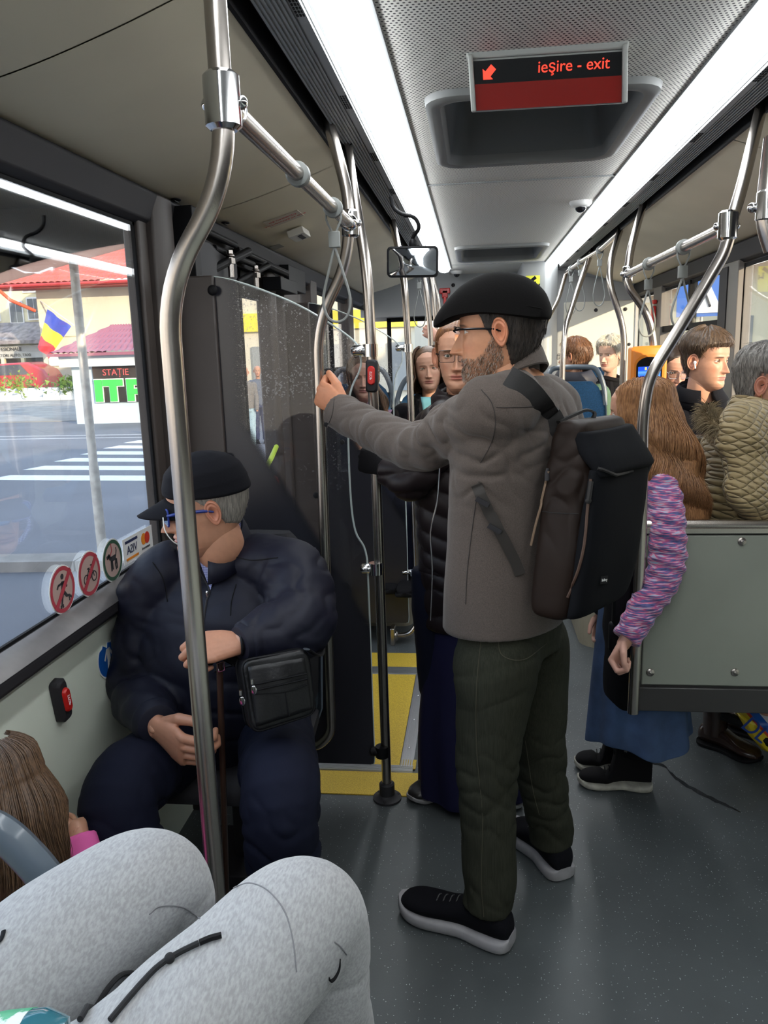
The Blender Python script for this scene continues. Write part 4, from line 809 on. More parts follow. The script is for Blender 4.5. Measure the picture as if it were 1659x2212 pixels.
cplate(598, 532, .05, .10, mat('note_dark', (.22, .20, .16), .6), 'info_plate', 'small plate of fine print on the left cove'); cplate(556, 545, .03, .08, mat('note_deepred', (.28, .02, .02), .6), 'warning_plate', 'small red plate at the cove edge above the door')
cplate(858, 640, .12, .16, mat('module_grey', (.2, .2, .19), .5), 'speaker_grille', 'grey loudspeaker grille on the far left cove', th=.02)
# ---------------- street ----------------
m_asph = mat('asphalt', (.17, .175, .20), .9, noise=(.35, .25), bump=(40, .3, .01)); m_wall = mat('cream_render', (.62, .58, .46), .8, noise=(.4, .1)); m_cream2 = mat('yellow_render', (.66, .60, .40), .8)
m_tile = mat('red_roof_tile', (.55, .10, .07), .5); m_tile2 = mat('purple_roof_tile', (.28, .10, .14), .5); m_paint = mat('road_paint', (.75, .77, .80), .7, noise=(14, .2))
g = MB(); g.bx(-70, 60, -15, 90, -.45, -.33); o = obj('street_ground', g, m_asph, smooth=False); o['kind'] = 'structure'
g = MB(); g.bx(-30, -2.9, 24.5, 70, -.34, -.31)
o = obj('yard_ground', g, mat('yard_gravel', (.30, .29, .28), .9, noise=(1.5, .3)), smooth=False); o['kind'] = 'structure'
kb = MB(); p0, p1 = P('z', -.33, -60, 1238), P('z', -.33, 340, 1232); p0, p1 = p0, p1; d = nrm(p1-p0); s_ = np.array([-d[1], d[0], 0])
for i in range(9):
    a = p0+d*(i*1.0-3); V = [a, a+d*.985, a+d*.985+s_*.32, a+s_*.32]; V = [v_+[0, 0, z_] for z_ in (0, .10) for v_ in V]; kb.rings(np.array(V).reshape(2, 4, 3))
o = obj('kerb', kb, mat('kerb_stone', (.34, .32, .30), .9, noise=(3, .3)), smooth=False); o['kind'] = 'structure'
for k, (y, x1) in enumerate(((12.2, -4.5), (13.35, -5.0), (14.45, -5.3), (15.5, -5.6), (16.55, -5.9), (17.6, -6.2))):
    g = MB(); g.add([(-8.25, y+.1, -.326), (x1, y-.25, -.326), (x1+.0, y+.27, -.326), (-8.1, y+.62, -.326)], [(0, 1, 2, 3)]); lbs = ['nearest white stripe of the zebra crossing', 'second white stripe of the zebra crossing counted from the bus', 'third white stripe of the zebra crossing counted from the bus', 'fourth white stripe of the zebra crossing counted from the bus', 'fifth white stripe of the zebra crossing counted from the bus', 'farthest thin white stripe of the zebra crossing']
    tag(obj('crossing_stripe', g, m_paint, smooth=False), lbs[k], 'road marking', 'zebra crossing stripes')
g = MB()
for y in (19.6, 20.3): g.add([(-30, y, -.327), (-6, y-.8, -.327), (-6, y-.65, -.327), (-30, y+.12, -.327)], [(0, 1, 2, 3)])
o = obj('road_edge', g, mat('road_edge_pale', (.45, .45, .46), .9), smooth=False); o['kind'] = 'structure'
def tiled(mb, corners, nu, nv, amp):                 # corners: lower-left, lower-right, upper-right, upper-left
    A, B, C_, D_ = [np.array(q, float) for q in corners]; n = nrm(np.cross(B-A, D_-A)); n = n if n[2] > 0 else -n
    U = np.linspace(0, 1, nu*6+1); V = np.linspace(0, 1, nv*4+1); G = np.zeros((len(U), len(V), 3))
    for i, u_ in enumerate(U):
        for j, v_ in enumerate(V): G[i, j] = (A*(1-u_)+B*u_)*(1-v_)+(D_*(1-u_)+C_*u_)*v_+n*amp*(abs(math.sin(u_*nu*PI))*.8+(1-(v_*nv) % 1)*.9)
    mb.grid(G)
# kiosk
kk = thing('kiosk', 'pale blue kiosk with a purple tiled roof and green letter banner', 'kiosk', (-10, 24.4, -.33))
g = MB(); g.bx(-12.35, -9.3, 23.4, 26.4, -.33, 1.75); obj('wall', g, mat('kiosk_blue', (.50, .60, .66), .8, noise=(2, .08)), kk, smooth=False)
g = MB(); g.bx(-12.6, -9.1, 23.15, 26.6, 1.42, 1.82); obj('fascia', g, mat('kiosk_fascia', (.55, .62, .66), .6), kk, smooth=False)
g = MB(); tiled(g, [(-12.8, 22.95, 1.80), (-8.9, 22.95, 1.80), (-10.0, 24.9, 2.65), (-11.6, 24.9, 2.65)], 18, 5, .05); tiled(g, [(-12.8, 26.8, 1.80), (-12.8, 22.95, 1.80), (-11.6, 24.9, 2.65), (-11.6, 24.95, 2.65)], 12, 5, .05); g.bx(-12.85, -8.9, 22.93, 26.8, 1.74, 1.83); obj('roof', g, m_tile2, kk)
bn = thing('banner', 'dark banner reading STAȚIE ITP on the kiosk front', 'banner', (-10.4, 23.35, .9))
g = MB(); g.bx(-11.65, -9.35, 23.34, 23.38, .32, 1.42); obj('sheet', g, mat('banner_dark', (.045, .035, .03), .5, noise=(1.3, .7)), bn, smooth=False)
tx = text('STAȚIE', .27, .004); tx.xf(basis((-10.9, 23.32, 1.22), (1, 0, 0), (0, 0, 1), np.array([0, -1., 0]))); obj('lettering', tx, mat('banner_red', (.65, .12, .12), .5), bn, smooth=False)
for k, (ch, x) in enumerate((('I', -11.49), ('T', -11.02), ('P', -10.3))):
    g = MB(); def_ = {'I': [(-.12, .12, -.33, .33)], 'T': [(-.11, .11, -.33, .14), (-.32, .32, .14, .33)], 'P': [(-.28, -.06, -.33, .33), (-.28, .26, .16, .33), (-.28, .26, -.12, .04), (.10, .28, -.10, .30)]}[ch]
    for mi, gr in ((0, .03), (1, 0)):
        for j_, (a, b2, c_, d_) in enumerate(def_): g.bx(x+a-gr, x+b2+gr, 23.32-mi*.03-j_*.004, 23.335, .68+c_-gr, .68+d_+gr, mi)
    obj('letter', g, [mat('letter_white', (.7, .75, .7), .5), mat('letter_green', (.06, .55, .09), .5)], bn, smooth=False)
# main house
hs = thing('house', 'cream house with a broad red tiled roof across the street', 'house', (-20, 48, -.33))
g = MB(); g.bx(-26.0, -12, 46.0, 56, -.33, 6.0); obj('wall', g, m_wall, hs, smooth=False)
g = MB(); g.bx(-26.0, -12, 45.94, 46, 3.05, 3.15); obj('string_course', g, m_cream2, hs, smooth=False)
g = MB(); tiled(g, [(-28.0, 44.6, 6.0), (-11, 44.6, 6.0), (-13, 50.5, 9.3), (-22.6, 50.5, 9.3)], 42, 11, .09); tiled(g, [(-28, 57, 6.0), (-28.0, 44.6, 6.0), (-22.6, 50.5, 9.3), (-22.6, 51, 9.3)], 24, 11, .09); obj('roof', g, m_tile, hs)
g = MB(); g.tube([(-28, 44.5, 5.95), (-11, 44.5, 5.95)], .10, 8); g.bx(-28, -11, 44.6, 46, 5.8, 5.9); lab(obj('gutter', g, mat('gutter_red', (.40, .04, .04), .5), hs), 'dark red gutter')
g = MB(); g.tube([(-27.6, 44.6, 5.9), (-27.0, 44.9, 5.2), (-26.1, 45.9, 4.6)], .10, 8); lab(obj('downpipe', g, mat('pipe_orange', (.60, .10, .05), .5), hs), 'orange red downpipe')
g = MB(); g.bx(-25.6, -22.6, 45.9, 46, 1.35, 2.05); obj('banner_sign', g, mat('sign_white', (.75, .75, .7), .6), hs, smooth=False)
tx = text('STAȚIE', .42, .01); tx.xf(basis((-23.6, 45.86, 1.65), (1, 0, 0), (0, 0, 1), np.array([0, -1., 0]))); obj('lettering', tx, m_sd, hs, smooth=False)
# left house
lh = thing('house', 'yellow cream house with small windows partly behind the red roof', 'house', (-33, 54, -.33))
g = MB(); g.bx(-42, -28.5, 52, 62, -.33, 10.5); obj('wall', g, m_cream2, lh, smooth=False)
for x, z in ((-29.8, 7.0), (-30.9, 4.2 if False else 5.0), (-32.2, 7.6), (-32.6, 5.2), (-29.6, 5.2)):
    g = MB(); g.bx(x-.5, x+.5, 51.9, 52, z-.8, z+.7); f = obj('window', g, mat('frame_white', (.7, .7, .7), .6) if 'frame_white' not in bpy.data.materials else bpy.data.materials['frame_white'], lh, smooth=False); g = MB(); g.bx(x-.42, x-.03, 51.87, 51.9, z-.7, z+.6); g.bx(x+.03, x+.42, 51.87, 51.9, z-.7, z+.6); obj('pane', g, mat('dark_pane', (.10, .12, .14), .15) if 'dark_pane' not in bpy.data.materials else bpy.data.materials['dark_pane'], f, smooth=False)
g = MB(); g.add([(-42, 49.5, 3.0), (-26.6, 49.5, 3.0), (-26.6, 52, 4.3), (-42, 52, 4.3)], [(0, 1, 2, 3)]); g.bx(-42, -26.6, 49.4, 49.6, 2.8, 3.02); obj('lean_to_roof', g, mat('grey_slates', (.30, .27, .28), .8, noise=(3, .5)), lh, smooth=False)
g = MB(); g.bx(-42, -27.2, 49.8, 49.9, 1.9, 2.7); obj('shop_sign', g, mat('shop_sign_grey', (.42, .42, .40), .6), lh, smooth=False)
for k, s_ in enumerate(('ATESTARI PROFESIONALE', 'EXAM. AUTO, INSTRUCTORI AUTO, TAXI')): tx = text(s_, .32-.06*k, .01); tx.xf(basis((-31.4, 49.76, 2.48-.4*k), (1, 0, 0), (0, 0, 1), np.array([0, -1., 0]))); obj('lettering', tx, m_sd, lh, smooth=False)
g = MB(); g.bx(-42, -27.2, 51, 51.2, -.3, 1.9); obj('dark_shopfront', g, mat('shopfront', (.06, .05, .05), .4), lh, smooth=False)
g = MB()
for x in (-27.4, -29.6, -31.0): g.bx(x-.12, x+.12, 49.8, 50.0, -.3, 1.9)
obj('posts', g, m_cream2, lh, smooth=False)
# flag
fg = thing('flag', 'blue yellow and red flag hanging from a staff on the house corner', 'flag', W(92, 652, 44))
a, b2 = W(88, 650, 45.95), W(160, 703, 44); g = MB(); g.tube([a, b2], .035, 6); obj('staff', g, mat('staff_white', (.75, .75, .75), .4), fg)
top0, top1, bot0, bot1 = W(102, 668, 44), W(153, 705, 44), W(79, 750, 44), W(108, 775, 44); nu, nv = 16, 30; G = np.zeros((nu, nv, 3))
for i in range(nu):
    for j in range(nv):
        u_, v_ = i/(nu-1), j/(nv-1); p_ = (top0*(1-u_)+top1*u_)*(1-v_)+(bot0*(1-u_)+bot1*u_)*v_; G[i, j] = p_+np.array([0, .12*math.sin(u_*9+v_*2), 0])
for nm, j0, j1, cl in (('blue_stripe', 0, 11, (.05, .08, .42)), ('yellow_stripe', 10, 21, (.80, .68, .05)), ('red_stripe', 20, 30, (.50, .05, .07))): g = MB(); g.grid(G[:, j0:j1]); obj(nm, g, mat(nm, cl, .7), fg)
# car
cr_ = thing('car', 'red parked car behind the low white wall', 'car', (-26, 42.5, -.33))
g = MB(); prof = [(-29.5, -.1), (-29.5, .55), (-27.9, .85), (-27.0, 1.55), (-24.5, 1.62), (-23.6, 1.2), (-23.3, .7), (-23.3, -.1)]
g.rings(np.array([[(x, y, z) for x, z in [(a+(.0 if z_ < .9 else sh*.0), z_) for a, z_ in prof]] for y, sh in ((41.6, 0), (43.3, 0))])); obj('body', g, mat('car_red', (.40, .02, .03), .25, coat=.6), cr_, bevel=.12, seg=3)
g = MB(); g.add([(-27.8, 41.57, .92), (-27.1, 41.57, 1.45), (-24.9, 41.57, 1.50), (-24.4, 41.57, .95)], [(0, 1, 2, 3)]); obj('window', g, mat('car_glass', (.05, .06, .08), .05), cr_, smooth=False)
for x in (-28.3, -24.4): g = MB(); g.tube([(x, 41.55, .0), (x, 41.8, .0)], .34, 18); obj('wheel', g, m_black, cr_)
g = MB()
for i in range(8): x = -26.5+i*.95; g.bx(x, x+.93, 38.0, 38.15, -.33, .33)
tag(obj('low_wall', g, mat('low_wall_white', (.62, .66, .68), .8), smooth=False), 'low white concrete wall in front of the red car', 'wall')
def bush(x, y, z, sx, sz, lb, n=260, cl=(.10, .20, .03)):
    g = MB(); r_ = np.random.RandomState(int(abs(x*10))); 
    for i in range(n): c_ = r_.normal(size=3)*[sx*.45, .25, sz*.4]+[x, y, z+sz*.3]; q = r_.normal(size=(3, 3))*.09; g.add(c_+q, [(0, 1, 2)])
    tag(obj('bush', g, mat('foliage_%d' % abs(x*10), cl, .8, noise=(3, .5)), smooth=False), lb, 'bush')
bush(-23.2, 38.1, .3, 1.6, .7, 'bright green bush growing on the low wall by the red car', cl=(.22, .33, .05)); bush(-20.3, 38.0, .3, 1.0, .5, 'small dark green bush between the low wall and the kiosk')
# shelter
sh = thing('bus_shelter', 'street shelter canopy held by a grey steel post', 'shelter', (-3.75, 7.3, -.33))
g = MB(); pt_ = P('z', 2.66, 160, 548); base = np.array([-3.74, 7.32, -.33]); g.tube([base, base+[0, 0, .9], base+[0, 0, .92], (-3.73, 7.32, 2.58)], [.048, .048, .042, .042], 14); lab(obj('post', g, mat('galvanised_post', (.66, .64, .60), .5, .2, noise=(12, .3)), sh), 'grey steel post')
edge = [P('z', 2.57, x, y) for x, y in ((-300, 700), (-120, 640), (0, 590), (90, 562), (150, 548), (215, 535), (280, 525), (420, 512))]; edge = cat(edge, 3); inner = [np.array((min(-1.75, -1.75), e_[1]*.4-1.0, 2.57)) for e_ in edge]
g = MB(); G = np.array([[e_, e_*[1, 1, 0]+[0, 0, 2.63]] for e_ in edge]); g.rings(np.array([[q[0], q[1], [i_[0], i_[1], 2.63], i_] for q, i_ in zip(G, inner)])); m_can = mat('canopy_brown', (.55, .42, .36), .7); t = m_can.node_tree; tl_ = _n(t, 'ShaderNodeBsdfTranslucent'); tl_.inputs[0].default_value = (.62, .47, .40, 1); ms_ = _n(t, 'ShaderNodeMixShader'); ms_.inputs[0].default_value = .8; t.links.new(t.nodes['Principled BSDF'].outputs[0], ms_.inputs[1]); t.links.new(tl_.outputs[0], ms_.inputs[2]); t.links.new(ms_.outputs[0], t.nodes['Material Output'].inputs[0]); lab(obj('canopy', g, m_can, sh, smooth=False), 'brown translucent canopy')
# right side of the street
rb = thing('house', 'pale yellow house with a red tiled roof seen through the right windows', 'house', (10, 30, -.33))
g = MB(); g.bx(9, 16, 12, 60, -.33, 4.0); obj('wall', g, mat('pale_yellow_render', (.60, .54, .36), .8, noise=(.5, .15)), rb, smooth=False)
g = MB(); tiled(g, [(8.4, 70, 3.9), (8.4, 12, 3.9), (13, 12, 8.0), (13, 60, 8.0)], 90, 10, .08); obj('roof', g, mat('old_roof_tile', (.42, .20, .13), .8), rb)
g = MB()
for y in (15, 19, 23, 27.5, 33, 38): g.bx(8.9, 9, y, y+1.3, .7, 2.4)
obj('windows', g, mat('grey_panes', (.25, .28, .30), .3), rb, smooth=False)
sg_ = thing('road_sign', 'blue road sign with a white triangle seen through the rear right window', 'sign', W(1518, 640, 12))
c_ = W(1518, 632, 12); g = MB(); g.box(c_, (.70, .02, .66)); obj('plate', g, m_sb, sg_, smooth=False); g = MB(); g.prism([(c_[0]-.28, c_[2]-.28), (c_[0]+.28, c_[2]-.28), (c_[0]+.05, c_[2]+.18)], 'y', 11.97, 11.985); obj('triangle', g, m_sw, sg_, smooth=False)
g = MB(); strokes_ = [(-.08, -.2, .02, 0), (.1, -.2, .02, 0), (.02, 0, .04, .1)]
for a in strokes_: g.tube([(c_[0]+a[0], 11.96, c_[2]+a[1]), (c_[0]+a[2], 11.96, c_[2]+a[3])], .018, 5)
obj('figure', g, m_sd, sg_); g = MB(); g.tube([(c_[0], 12.03, -.33), (c_[0], 12.03, c_[2])], .03, 8); obj('post', g, m_steel, sg_)
tr = thing('tree', 'bare tree with dark branches outside the right windows', 'tree', (6.2, 13.5, -.33)); g = MB(); r_ = np.random.RandomState(3)
def branch(p_, d_, l, rad, dep):
    pts_ = [p_]; 
    for i in range(4): d_ = nrm(d_+r_.normal(size=3)*.22); pts_.append(pts_[-1]+d_*l/4)
    g.tube(np.array(pts_), np.linspace(rad, rad*.5, 5), 5)
    if dep:
        for k in range(3): j = r_.randint(2, 5); branch(pts_[j], nrm(d_+r_.normal(size=3)*.7), l*.66, rad*.5, dep-1)
branch(np.array([6.0, 13.5, -.33]), np.array([0, 0, 1.]), 2.6, .10, 5); obj('branches', g, mat('bark_dark', (.07, .05, .045), .9), tr)
g = MB(); g.bx(-21, -12.5, 12, 13, 0, 0.01) if False else None
lb_ = thing('building', 'pale shop building with a yellow band seen through the far left windows', 'building', (-9, 40, -.33))
g = MB(); g.bx(-9.2, -2.0, 27, 36, -.33, 7.0); obj('wall', g, m_wall, lb_, smooth=False); g = MB(); g.bx(-9.3, -1.9, 26.85, 27, 2.4, 3.0); lab(obj('band', g, mat('band_yellow', (.75, .62, .05), .6), lb_, smooth=False), 'yellow band')
g = MB()
for x in (-7.6, -6.4, -5.2, -4.0, -2.9): g.bx(x, x+.7, 26.9, 27, .3, 1.9); g.bx(x, x+.7, 26.9, 27, 3.6, 5.2)
obj('windows', g, mat('shop_panes', (.25, .27, .27), .2), lb_, smooth=False)
# ---------------- people toolkit ----------------
def sstep(x): x = np.clip(x, 0, 1); return x*x*(3-2*x)
ZT = np.array([-.05, 0, .04, .1, .16, .22, .3, .4, .5, .56, .65, .75, .85, .93, .98, 1.0])
YF = np.array([.20, .34, .385, .395, .385, .395, .39, .385, .382, .40, .405, .39, .33, .225, .11, .0])
YBk = np.array([.02, .0, -.03, -.12, -.20, -.27, -.33, -.385, -.42, -.435, -.45, -.435, -.375, -.27, -.13, 0])
WD = np.array([.10, .135, .165, .205, .232, .25, .27, .288, .298, .302, .315, .315, .28, .20, .10, 0])
def head_base(H, t, th, off=0.0):
    yf = np.interp(t, ZT, YF)*H+off; yb = -np.interp(t, ZT, YBk)*H+off; w = np.interp(t, ZT, WD)*H+off
    c, s = np.cos(th), np.sin(th); yy = np.where(c >= 0, yf, yb); n = np.where(c >= 0, 2.35, 2.1)
    yy = np.maximum(yy, 1e-4); w = np.maximum(w, 1e-4)
    r = 1/((np.abs(c/yy)**n+np.abs(s/w)**n)**(1/n))
    return r*s, r*c
def head(Mx, H=.235, skin=(.50, .27, .17), brow=(.06, .04, .03), lips=(.42, .14, .11), beard=None, nose=1.0, fem=False, age=0, gape=1.0, jaw=1.0, beardhi=.27):
    NT, NZ = 150, 140
    s = np.linspace(-1, 1, NT, endpoint=False); th = PI*np.sign(s)*np.abs(s)**1.35
    t = np.concatenate([np.linspace(-.05, .62, 105), np.linspace(.63, 1.0, 35)]); T, TH = np.meshgrid(t, th, indexing='ij')
    x, y = head_base(H, T, TH); X, Z = x/H, T
    if jaw != 1.0: k = 1+(jaw-1)*sstep((.35-T)/.3); x = x*k; X = x/H
    fr = np.clip(np.cos(TH), 0, 1)**.5
    def g(cx, cz, sx, sz, m=True): return np.exp(-((np.abs(X)-cx)/sx)**2-((Z-cz)/sz)**2) if cx else np.exp(-(X/sx)**2-((Z-cz)/sz)**2)
    d = np.zeros_like(X)
    prof = np.interp(T, [.265, .285, .305, .33, .42, .50, .56], [0, .075, .122, .115, .070, .028, 0])*nose
    sg = np.interp(T, [.27, .31, .36, .45, .55], [.045, .042, .034, .026, .03])
    d += prof*np.exp(-(np.abs(X)/sg)**2.4)
    d += .036*nose*g(.052, .31, .022, .022)
    d -= .008*g(.024, .280, .012, .008)*2
    d -= (.034 if fem else .044)*g(.130, .50, .062, .050); d += .016*g(.11, .575, .08, .022)*(1.0 if not fem else .5); d += .012*g(.165, .375, .06, .06)
    d += .024*g(0, .222, .075, .015)*(1-.25*g(0, .24, .01, .03)); d += .026*g(0, .180, .062, .016); d -= .018*np.exp(-(X/.095)**4-((Z-.200)/.006)**2); d -= .016*g(0, .145, .08, .016); d += .012*g(0, .07, .07, .04); d -= .01*g(0, .25, .014, .018)
    d -= .010*g(.10, .25, .012, .05)*(.5+age)
    y = y+d*H*fr
    # eyes
    ex, ez = .132*H, .500*H; ey = .352*H-.0115; zz = T*H
    R = .0132; dx, dz = np.abs(x)-ex, zz-ez; rr2 = dx**2+dz**2
    lid = ey+np.sqrt(np.maximum(R*R-rr2, 0)); on = (rr2 < (R*.97)**2) & (np.cos(TH) > 0)
    y = np.where(on, np.maximum(y, lid), y)
    alm = 1-(dx/.0128)**2; up = .0048*gape*np.sqrt(np.clip(alm, 0, 1)); lo = -.0036*gape*np.sqrt(np.clip(alm, 0, 1))
    op = (alm > 0) & (dz < up) & (dz > lo) & (np.cos(TH) > 0)
    y = np.where(op, lid-.006, y)
    # colours
    C = np.ones(X.shape+(3,))*np.array(skin)
    def mixc(m, c): nonlocal C; m = np.clip(m, 0, 1)[..., None]; C = C*(1-m)+np.array(c)*m
    F1 = (np.cos(TH) > 0)*1.0
    mixc(.35*g(.17, .34, .07, .06)*F1, np.array(skin)*[1.05, .72, .68]); mixc(.3*g(0, .31, .06, .04)*F1, np.array(skin)*[1.05, .7, .66])
    lipm = np.where(Z > .20, np.exp(-(((Z-.215)/.018)**2)), np.exp(-(((Z-.182)/.020)**2)))*sstep((.105-np.abs(X))/.03)*F1; mixc(lipm*1.1, lips)
    mixc(np.exp(-((Z-.2005)/.005)**2)*sstep((.10-np.abs(X))/.02)*F1*.7, np.array(lips)*.35)
    bz = .570-.35*(np.abs(X)-.11)**2*4; mixc(sstep(1.2-np.abs(Z-bz)/.016)*sstep((np.abs(X)-.04)/.02)*sstep((.215-np.abs(X))/.04)*F1*(.55 if fem else .8), brow)
    lash = (np.abs(dz-up) < .0012) & (alm > -.05) & (np.cos(TH) > 0); mixc(lash*.8, (.02, .015, .012)); mixc(((np.abs(dz-lo) < .0007) & (alm > 0) & (np.cos(TH) > 0))*.4, (.1, .05, .04))
    mixc(g(.024, .282, .012, .007)*F1*.45, np.array(skin)*.25)
    if beard is not None:
        a = np.abs(TH); low = sstep((np.interp(a, [0, .35, .7, 1.0, 1.35, 1.6, 1.8], [.265, .262, .245, .30, .46, .50, .0])-T)/.03)*sstep((1.72-a)/.1)
        gap = np.exp(-((Z-.2)/.022)**2-(X/.10)**4); m = low*(1-gap*.9); nz = .75+.25*np.random.RandomState(5).rand(*X.shape); mixc(m*nz*beard[3], beard[:3])
    V = np.stack([x, y, zz], -1); mb = MB(); mb.grid(V, cv=True); mb.f.append(tuple(range((len(t)-1)*NT, len(t)*NT))); mb.mi.append(0)
    cols = [C.reshape(-1, 3)]
    # ears
    for sd in (-1, 1):
        nr, na = 16, 40; r = np.linspace(0, 1.08, nr); ph = np.arange(na)/na*2*PI; Rr, Ph = np.meshgrid(r, ph, indexing='ij')
        u = -np.cos(Ph); v = np.sin(Ph)                     # u towards the back of the head
        au = .0185*(1+.18*np.clip(v, 0, 1)*(u > 0)-.28*np.clip(-v, 0, 1)); av = .033*(1-.05*np.clip(-v, 0, 1))
        hgt = -.007*np.exp(-(Rr/.42)**4)+.0035*np.exp(-((Rr-.64)/.10)**2)+.0065*np.exp(-((Rr-.93)/.085)**2)-.008*sstep((Rr-1.0)/.08)
        sm_ = sstep((-v*Rr-.55)/.3); hgt = hgt*(1-sm_)+.002*sm_-.006*sstep((Rr-1.0)/.08)*sm_; hgt = np.where((u < -.5) & (Rr > .8), hgt*.35, hgt)
        uu = u*Rr*au; vv = v*Rr*av; out = hgt+.006+np.clip(uu+.012, 0, 1)*.50
        ex_ = (.292*H+out)*sd; ey_ = -.012*H-uu-vv*-.12; ez_ = .475*H+vv
        E_ = np.stack([ex_, ey_, ez_], -1); mb.grid(E_, cv=True); c = np.ones(E_.shape)*np.array(skin)*[1.04, .85, .82]; c *= (1-.25*np.exp(-(Rr/.35)**4))[..., None]; cols.append(c.reshape(-1, 3))
    Mx = np.array(Mx); mb.xf(Mx)
    Hd = dict(M=Mx, H=H, eyes=[np.array([sd*ex, ey, ez]) for sd in (-1, 1)])
    return mb, np.concatenate(cols), Hd
def hmat(pos, face, tilt=0.0, roll=0.0):           # pos = chin level point under the ear centre; face = direction looked at
    f = nrm(face); up = np.array([0, 0, 1.]); x = nrm(np.cross(f, up)); z = np.cross(x, f)
    M_ = np.eye(4); M_[:3, 0], M_[:3, 1], M_[:3, 2], M_[:3, 3] = x, f, z, pos
    Rm = np.array(Matrix.Rotation(math.radians(tilt), 4, 'X')) @ np.array(Matrix.Rotation(math.radians(roll), 4, 'Y')); return M_@Rm
def hp(Hd, p): return (Hd['M']@np.array([*p, 1.]))[:3]
def hv(Hd, d): return Hd['M'][:3, :3]@np.asarray(d, float)
m_eyew = mat('eye_white', (.62, .58, .54), .2); m_iris = mat('iris_brown', (.07, .04, .025), .15); m_irisg = mat('iris_green', (.10, .12, .08), .15)
def eyes(Hd, parent, look=(0, 1, 0), iris=None):
    for e in Hd['eyes']:
        g = MB(); d = nrm(look); Rm = np.array(Vector((0, 0, 1)).rotation_difference(Vector(d)).to_matrix())
        nv, nu = 22, 24; th = np.linspace(0, PI, nv); ph = np.arange(nu)/nu*2*PI; G = np.stack([np.sin(th)[:, None]*np.cos(ph), np.sin(th)[:, None]*np.sin(ph), np.cos(th)[:, None]*np.ones(nu)], -1)*.0118@Rm.T+e
        g.grid(G, cv=True); g.mi = [(2 if k//nu < 1 else (1 if k//nu < 3 else 0)) for k in range(len(g.f))]; g.xf(Hd['M']); obj('eye', g, [m_eyew, iris or m_iris, m_black], parent)
def hair_shell(Hd, thick, t0f, seed=1, lump=.25, tmin=-.05, wav=30, over=None):
    H = Hd['H']; NT, NZ = 120, 90; th = np.linspace(-PI, PI, NT, endpoint=False); t = np.linspace(tmin+.02, 1.0, NZ); T, TH = np.meshgrid(t, th, indexing='ij')
    a = np.abs(TH); t0 = np.interp(a, t0f[0], t0f[1]); m = sstep((T-t0)/.05)
    n1 = sn(np.stack([T*9, np.sin(TH)*3, np.cos(TH)*3], -1).reshape(-1, 3), 2.5, seed).reshape(T.shape)
    n2 = np.sin(TH*wav+3*np.sin(T*8))*.5
    th_ = thick(T, TH) if callable(thick) else thick
    th_ = th_*(1-.85*np.exp(-((a-1.5)/.32)**2-((T-.50)/.13)**2)); off = -.005+m*(.006+th_*(1+lump*n1+.12*n2)); x, y = head_base(H, T, TH, 0); x2, y2 = head_base(H, T, TH, .001)
    nx, ny = x2-x, y2-y; l = np.maximum(np.hypot(nx, ny), 1e-9); nx, ny = nx/l, ny/l; vz = sstep((T-.62)/.38)*.95
    V = np.stack([x+nx*off*(1-vz*.6), y+ny*off*(1-vz*.6), T*H+off*vz], -1)
    mb = MB(); mb.grid(V, cv=True); mb.f.append(tuple(range((NZ-1)*NT, NZ*NT))); mb.mi.append(0)
    return mb, V, m, T, TH
def spikes(mb, V, m, T, TH, n, L, r, seed, down=True, lift=.3, part=0.0, seg=4, mlo=.6):
    rs = np.random.RandomState(seed); NZ, NT = m.shape; c = V.reshape(-1, 3).mean(0)
    idx = [(i, j) for i in range(3, NZ-2) for j in range(NT) if m[i, j] > mlo]; w = np.array([np.linalg.norm(V[i, j, :2])+.02 for i, j in idx]); w /= w.sum()
    for q in rs.choice(len(idx), n, p=w):
        i, j = idx[q]; p = V[i, j].copy(); dn = V[max(i-3, 0), j]-p; dn = nrm(dn); ls = V[i, (j+2) % NT]-p; ls = nrm(ls); nn = nrm(np.cross(ls, dn)); nn = nn if np.dot(nn, p-c) > 0 else -nn
        d = nrm(dn+ls*(rs.normal()*.35+part)+nn*lift*rs.rand()); l = L*(.6+.7*rs.rand()); pts = [p-nn*r*.5]
        for k in range(seg): d = nrm(d+nn*(-.12)+ls*rs.normal()*.12+[0, 0, -.06]); pts.append(pts[-1]+d*l/seg+nn*.0006)
        mb.tube(np.array(pts), np.linspace(r, r*.15, seg+1), 4, caps=False)
SHORT = ([0, .5, .85, 1.15, 1.45, 1.6, 1.9, 2.3, 3.14], [.80, .80, .74, .56, .46, .50, .34, .24, .20])
LONGH = ([0, .35, .7, 1.0, 1.3, 1.6, 2.0, 3.14], [.84, .82, .72, .50, .36, .20, .06, .0])
def hair_mat(nm, c, c2=None, stretch=(60, 60, 6)):
    return bpy.data.materials.get(nm) or mat(nm, c, .45, noise=(4, .6, .3, .75), col2=c2, bump=(8, .35, .002), stretch=stretch, spec=.4)
def short_hair(Hd, parent, m_, thick=.012, t0=SHORT, n=700, L=.03, r=.0013, seed=1, lift=.3, nm='hair', lump=.25, part=0.0):
    mb, V, m, T, TH = hair_shell(Hd, thick, t0, seed, lump); spikes(mb, V, m, T, TH, n, L, r, seed, lift=lift, part=part); mb.xf(Hd['M']); return obj(nm, mb, m_, parent)
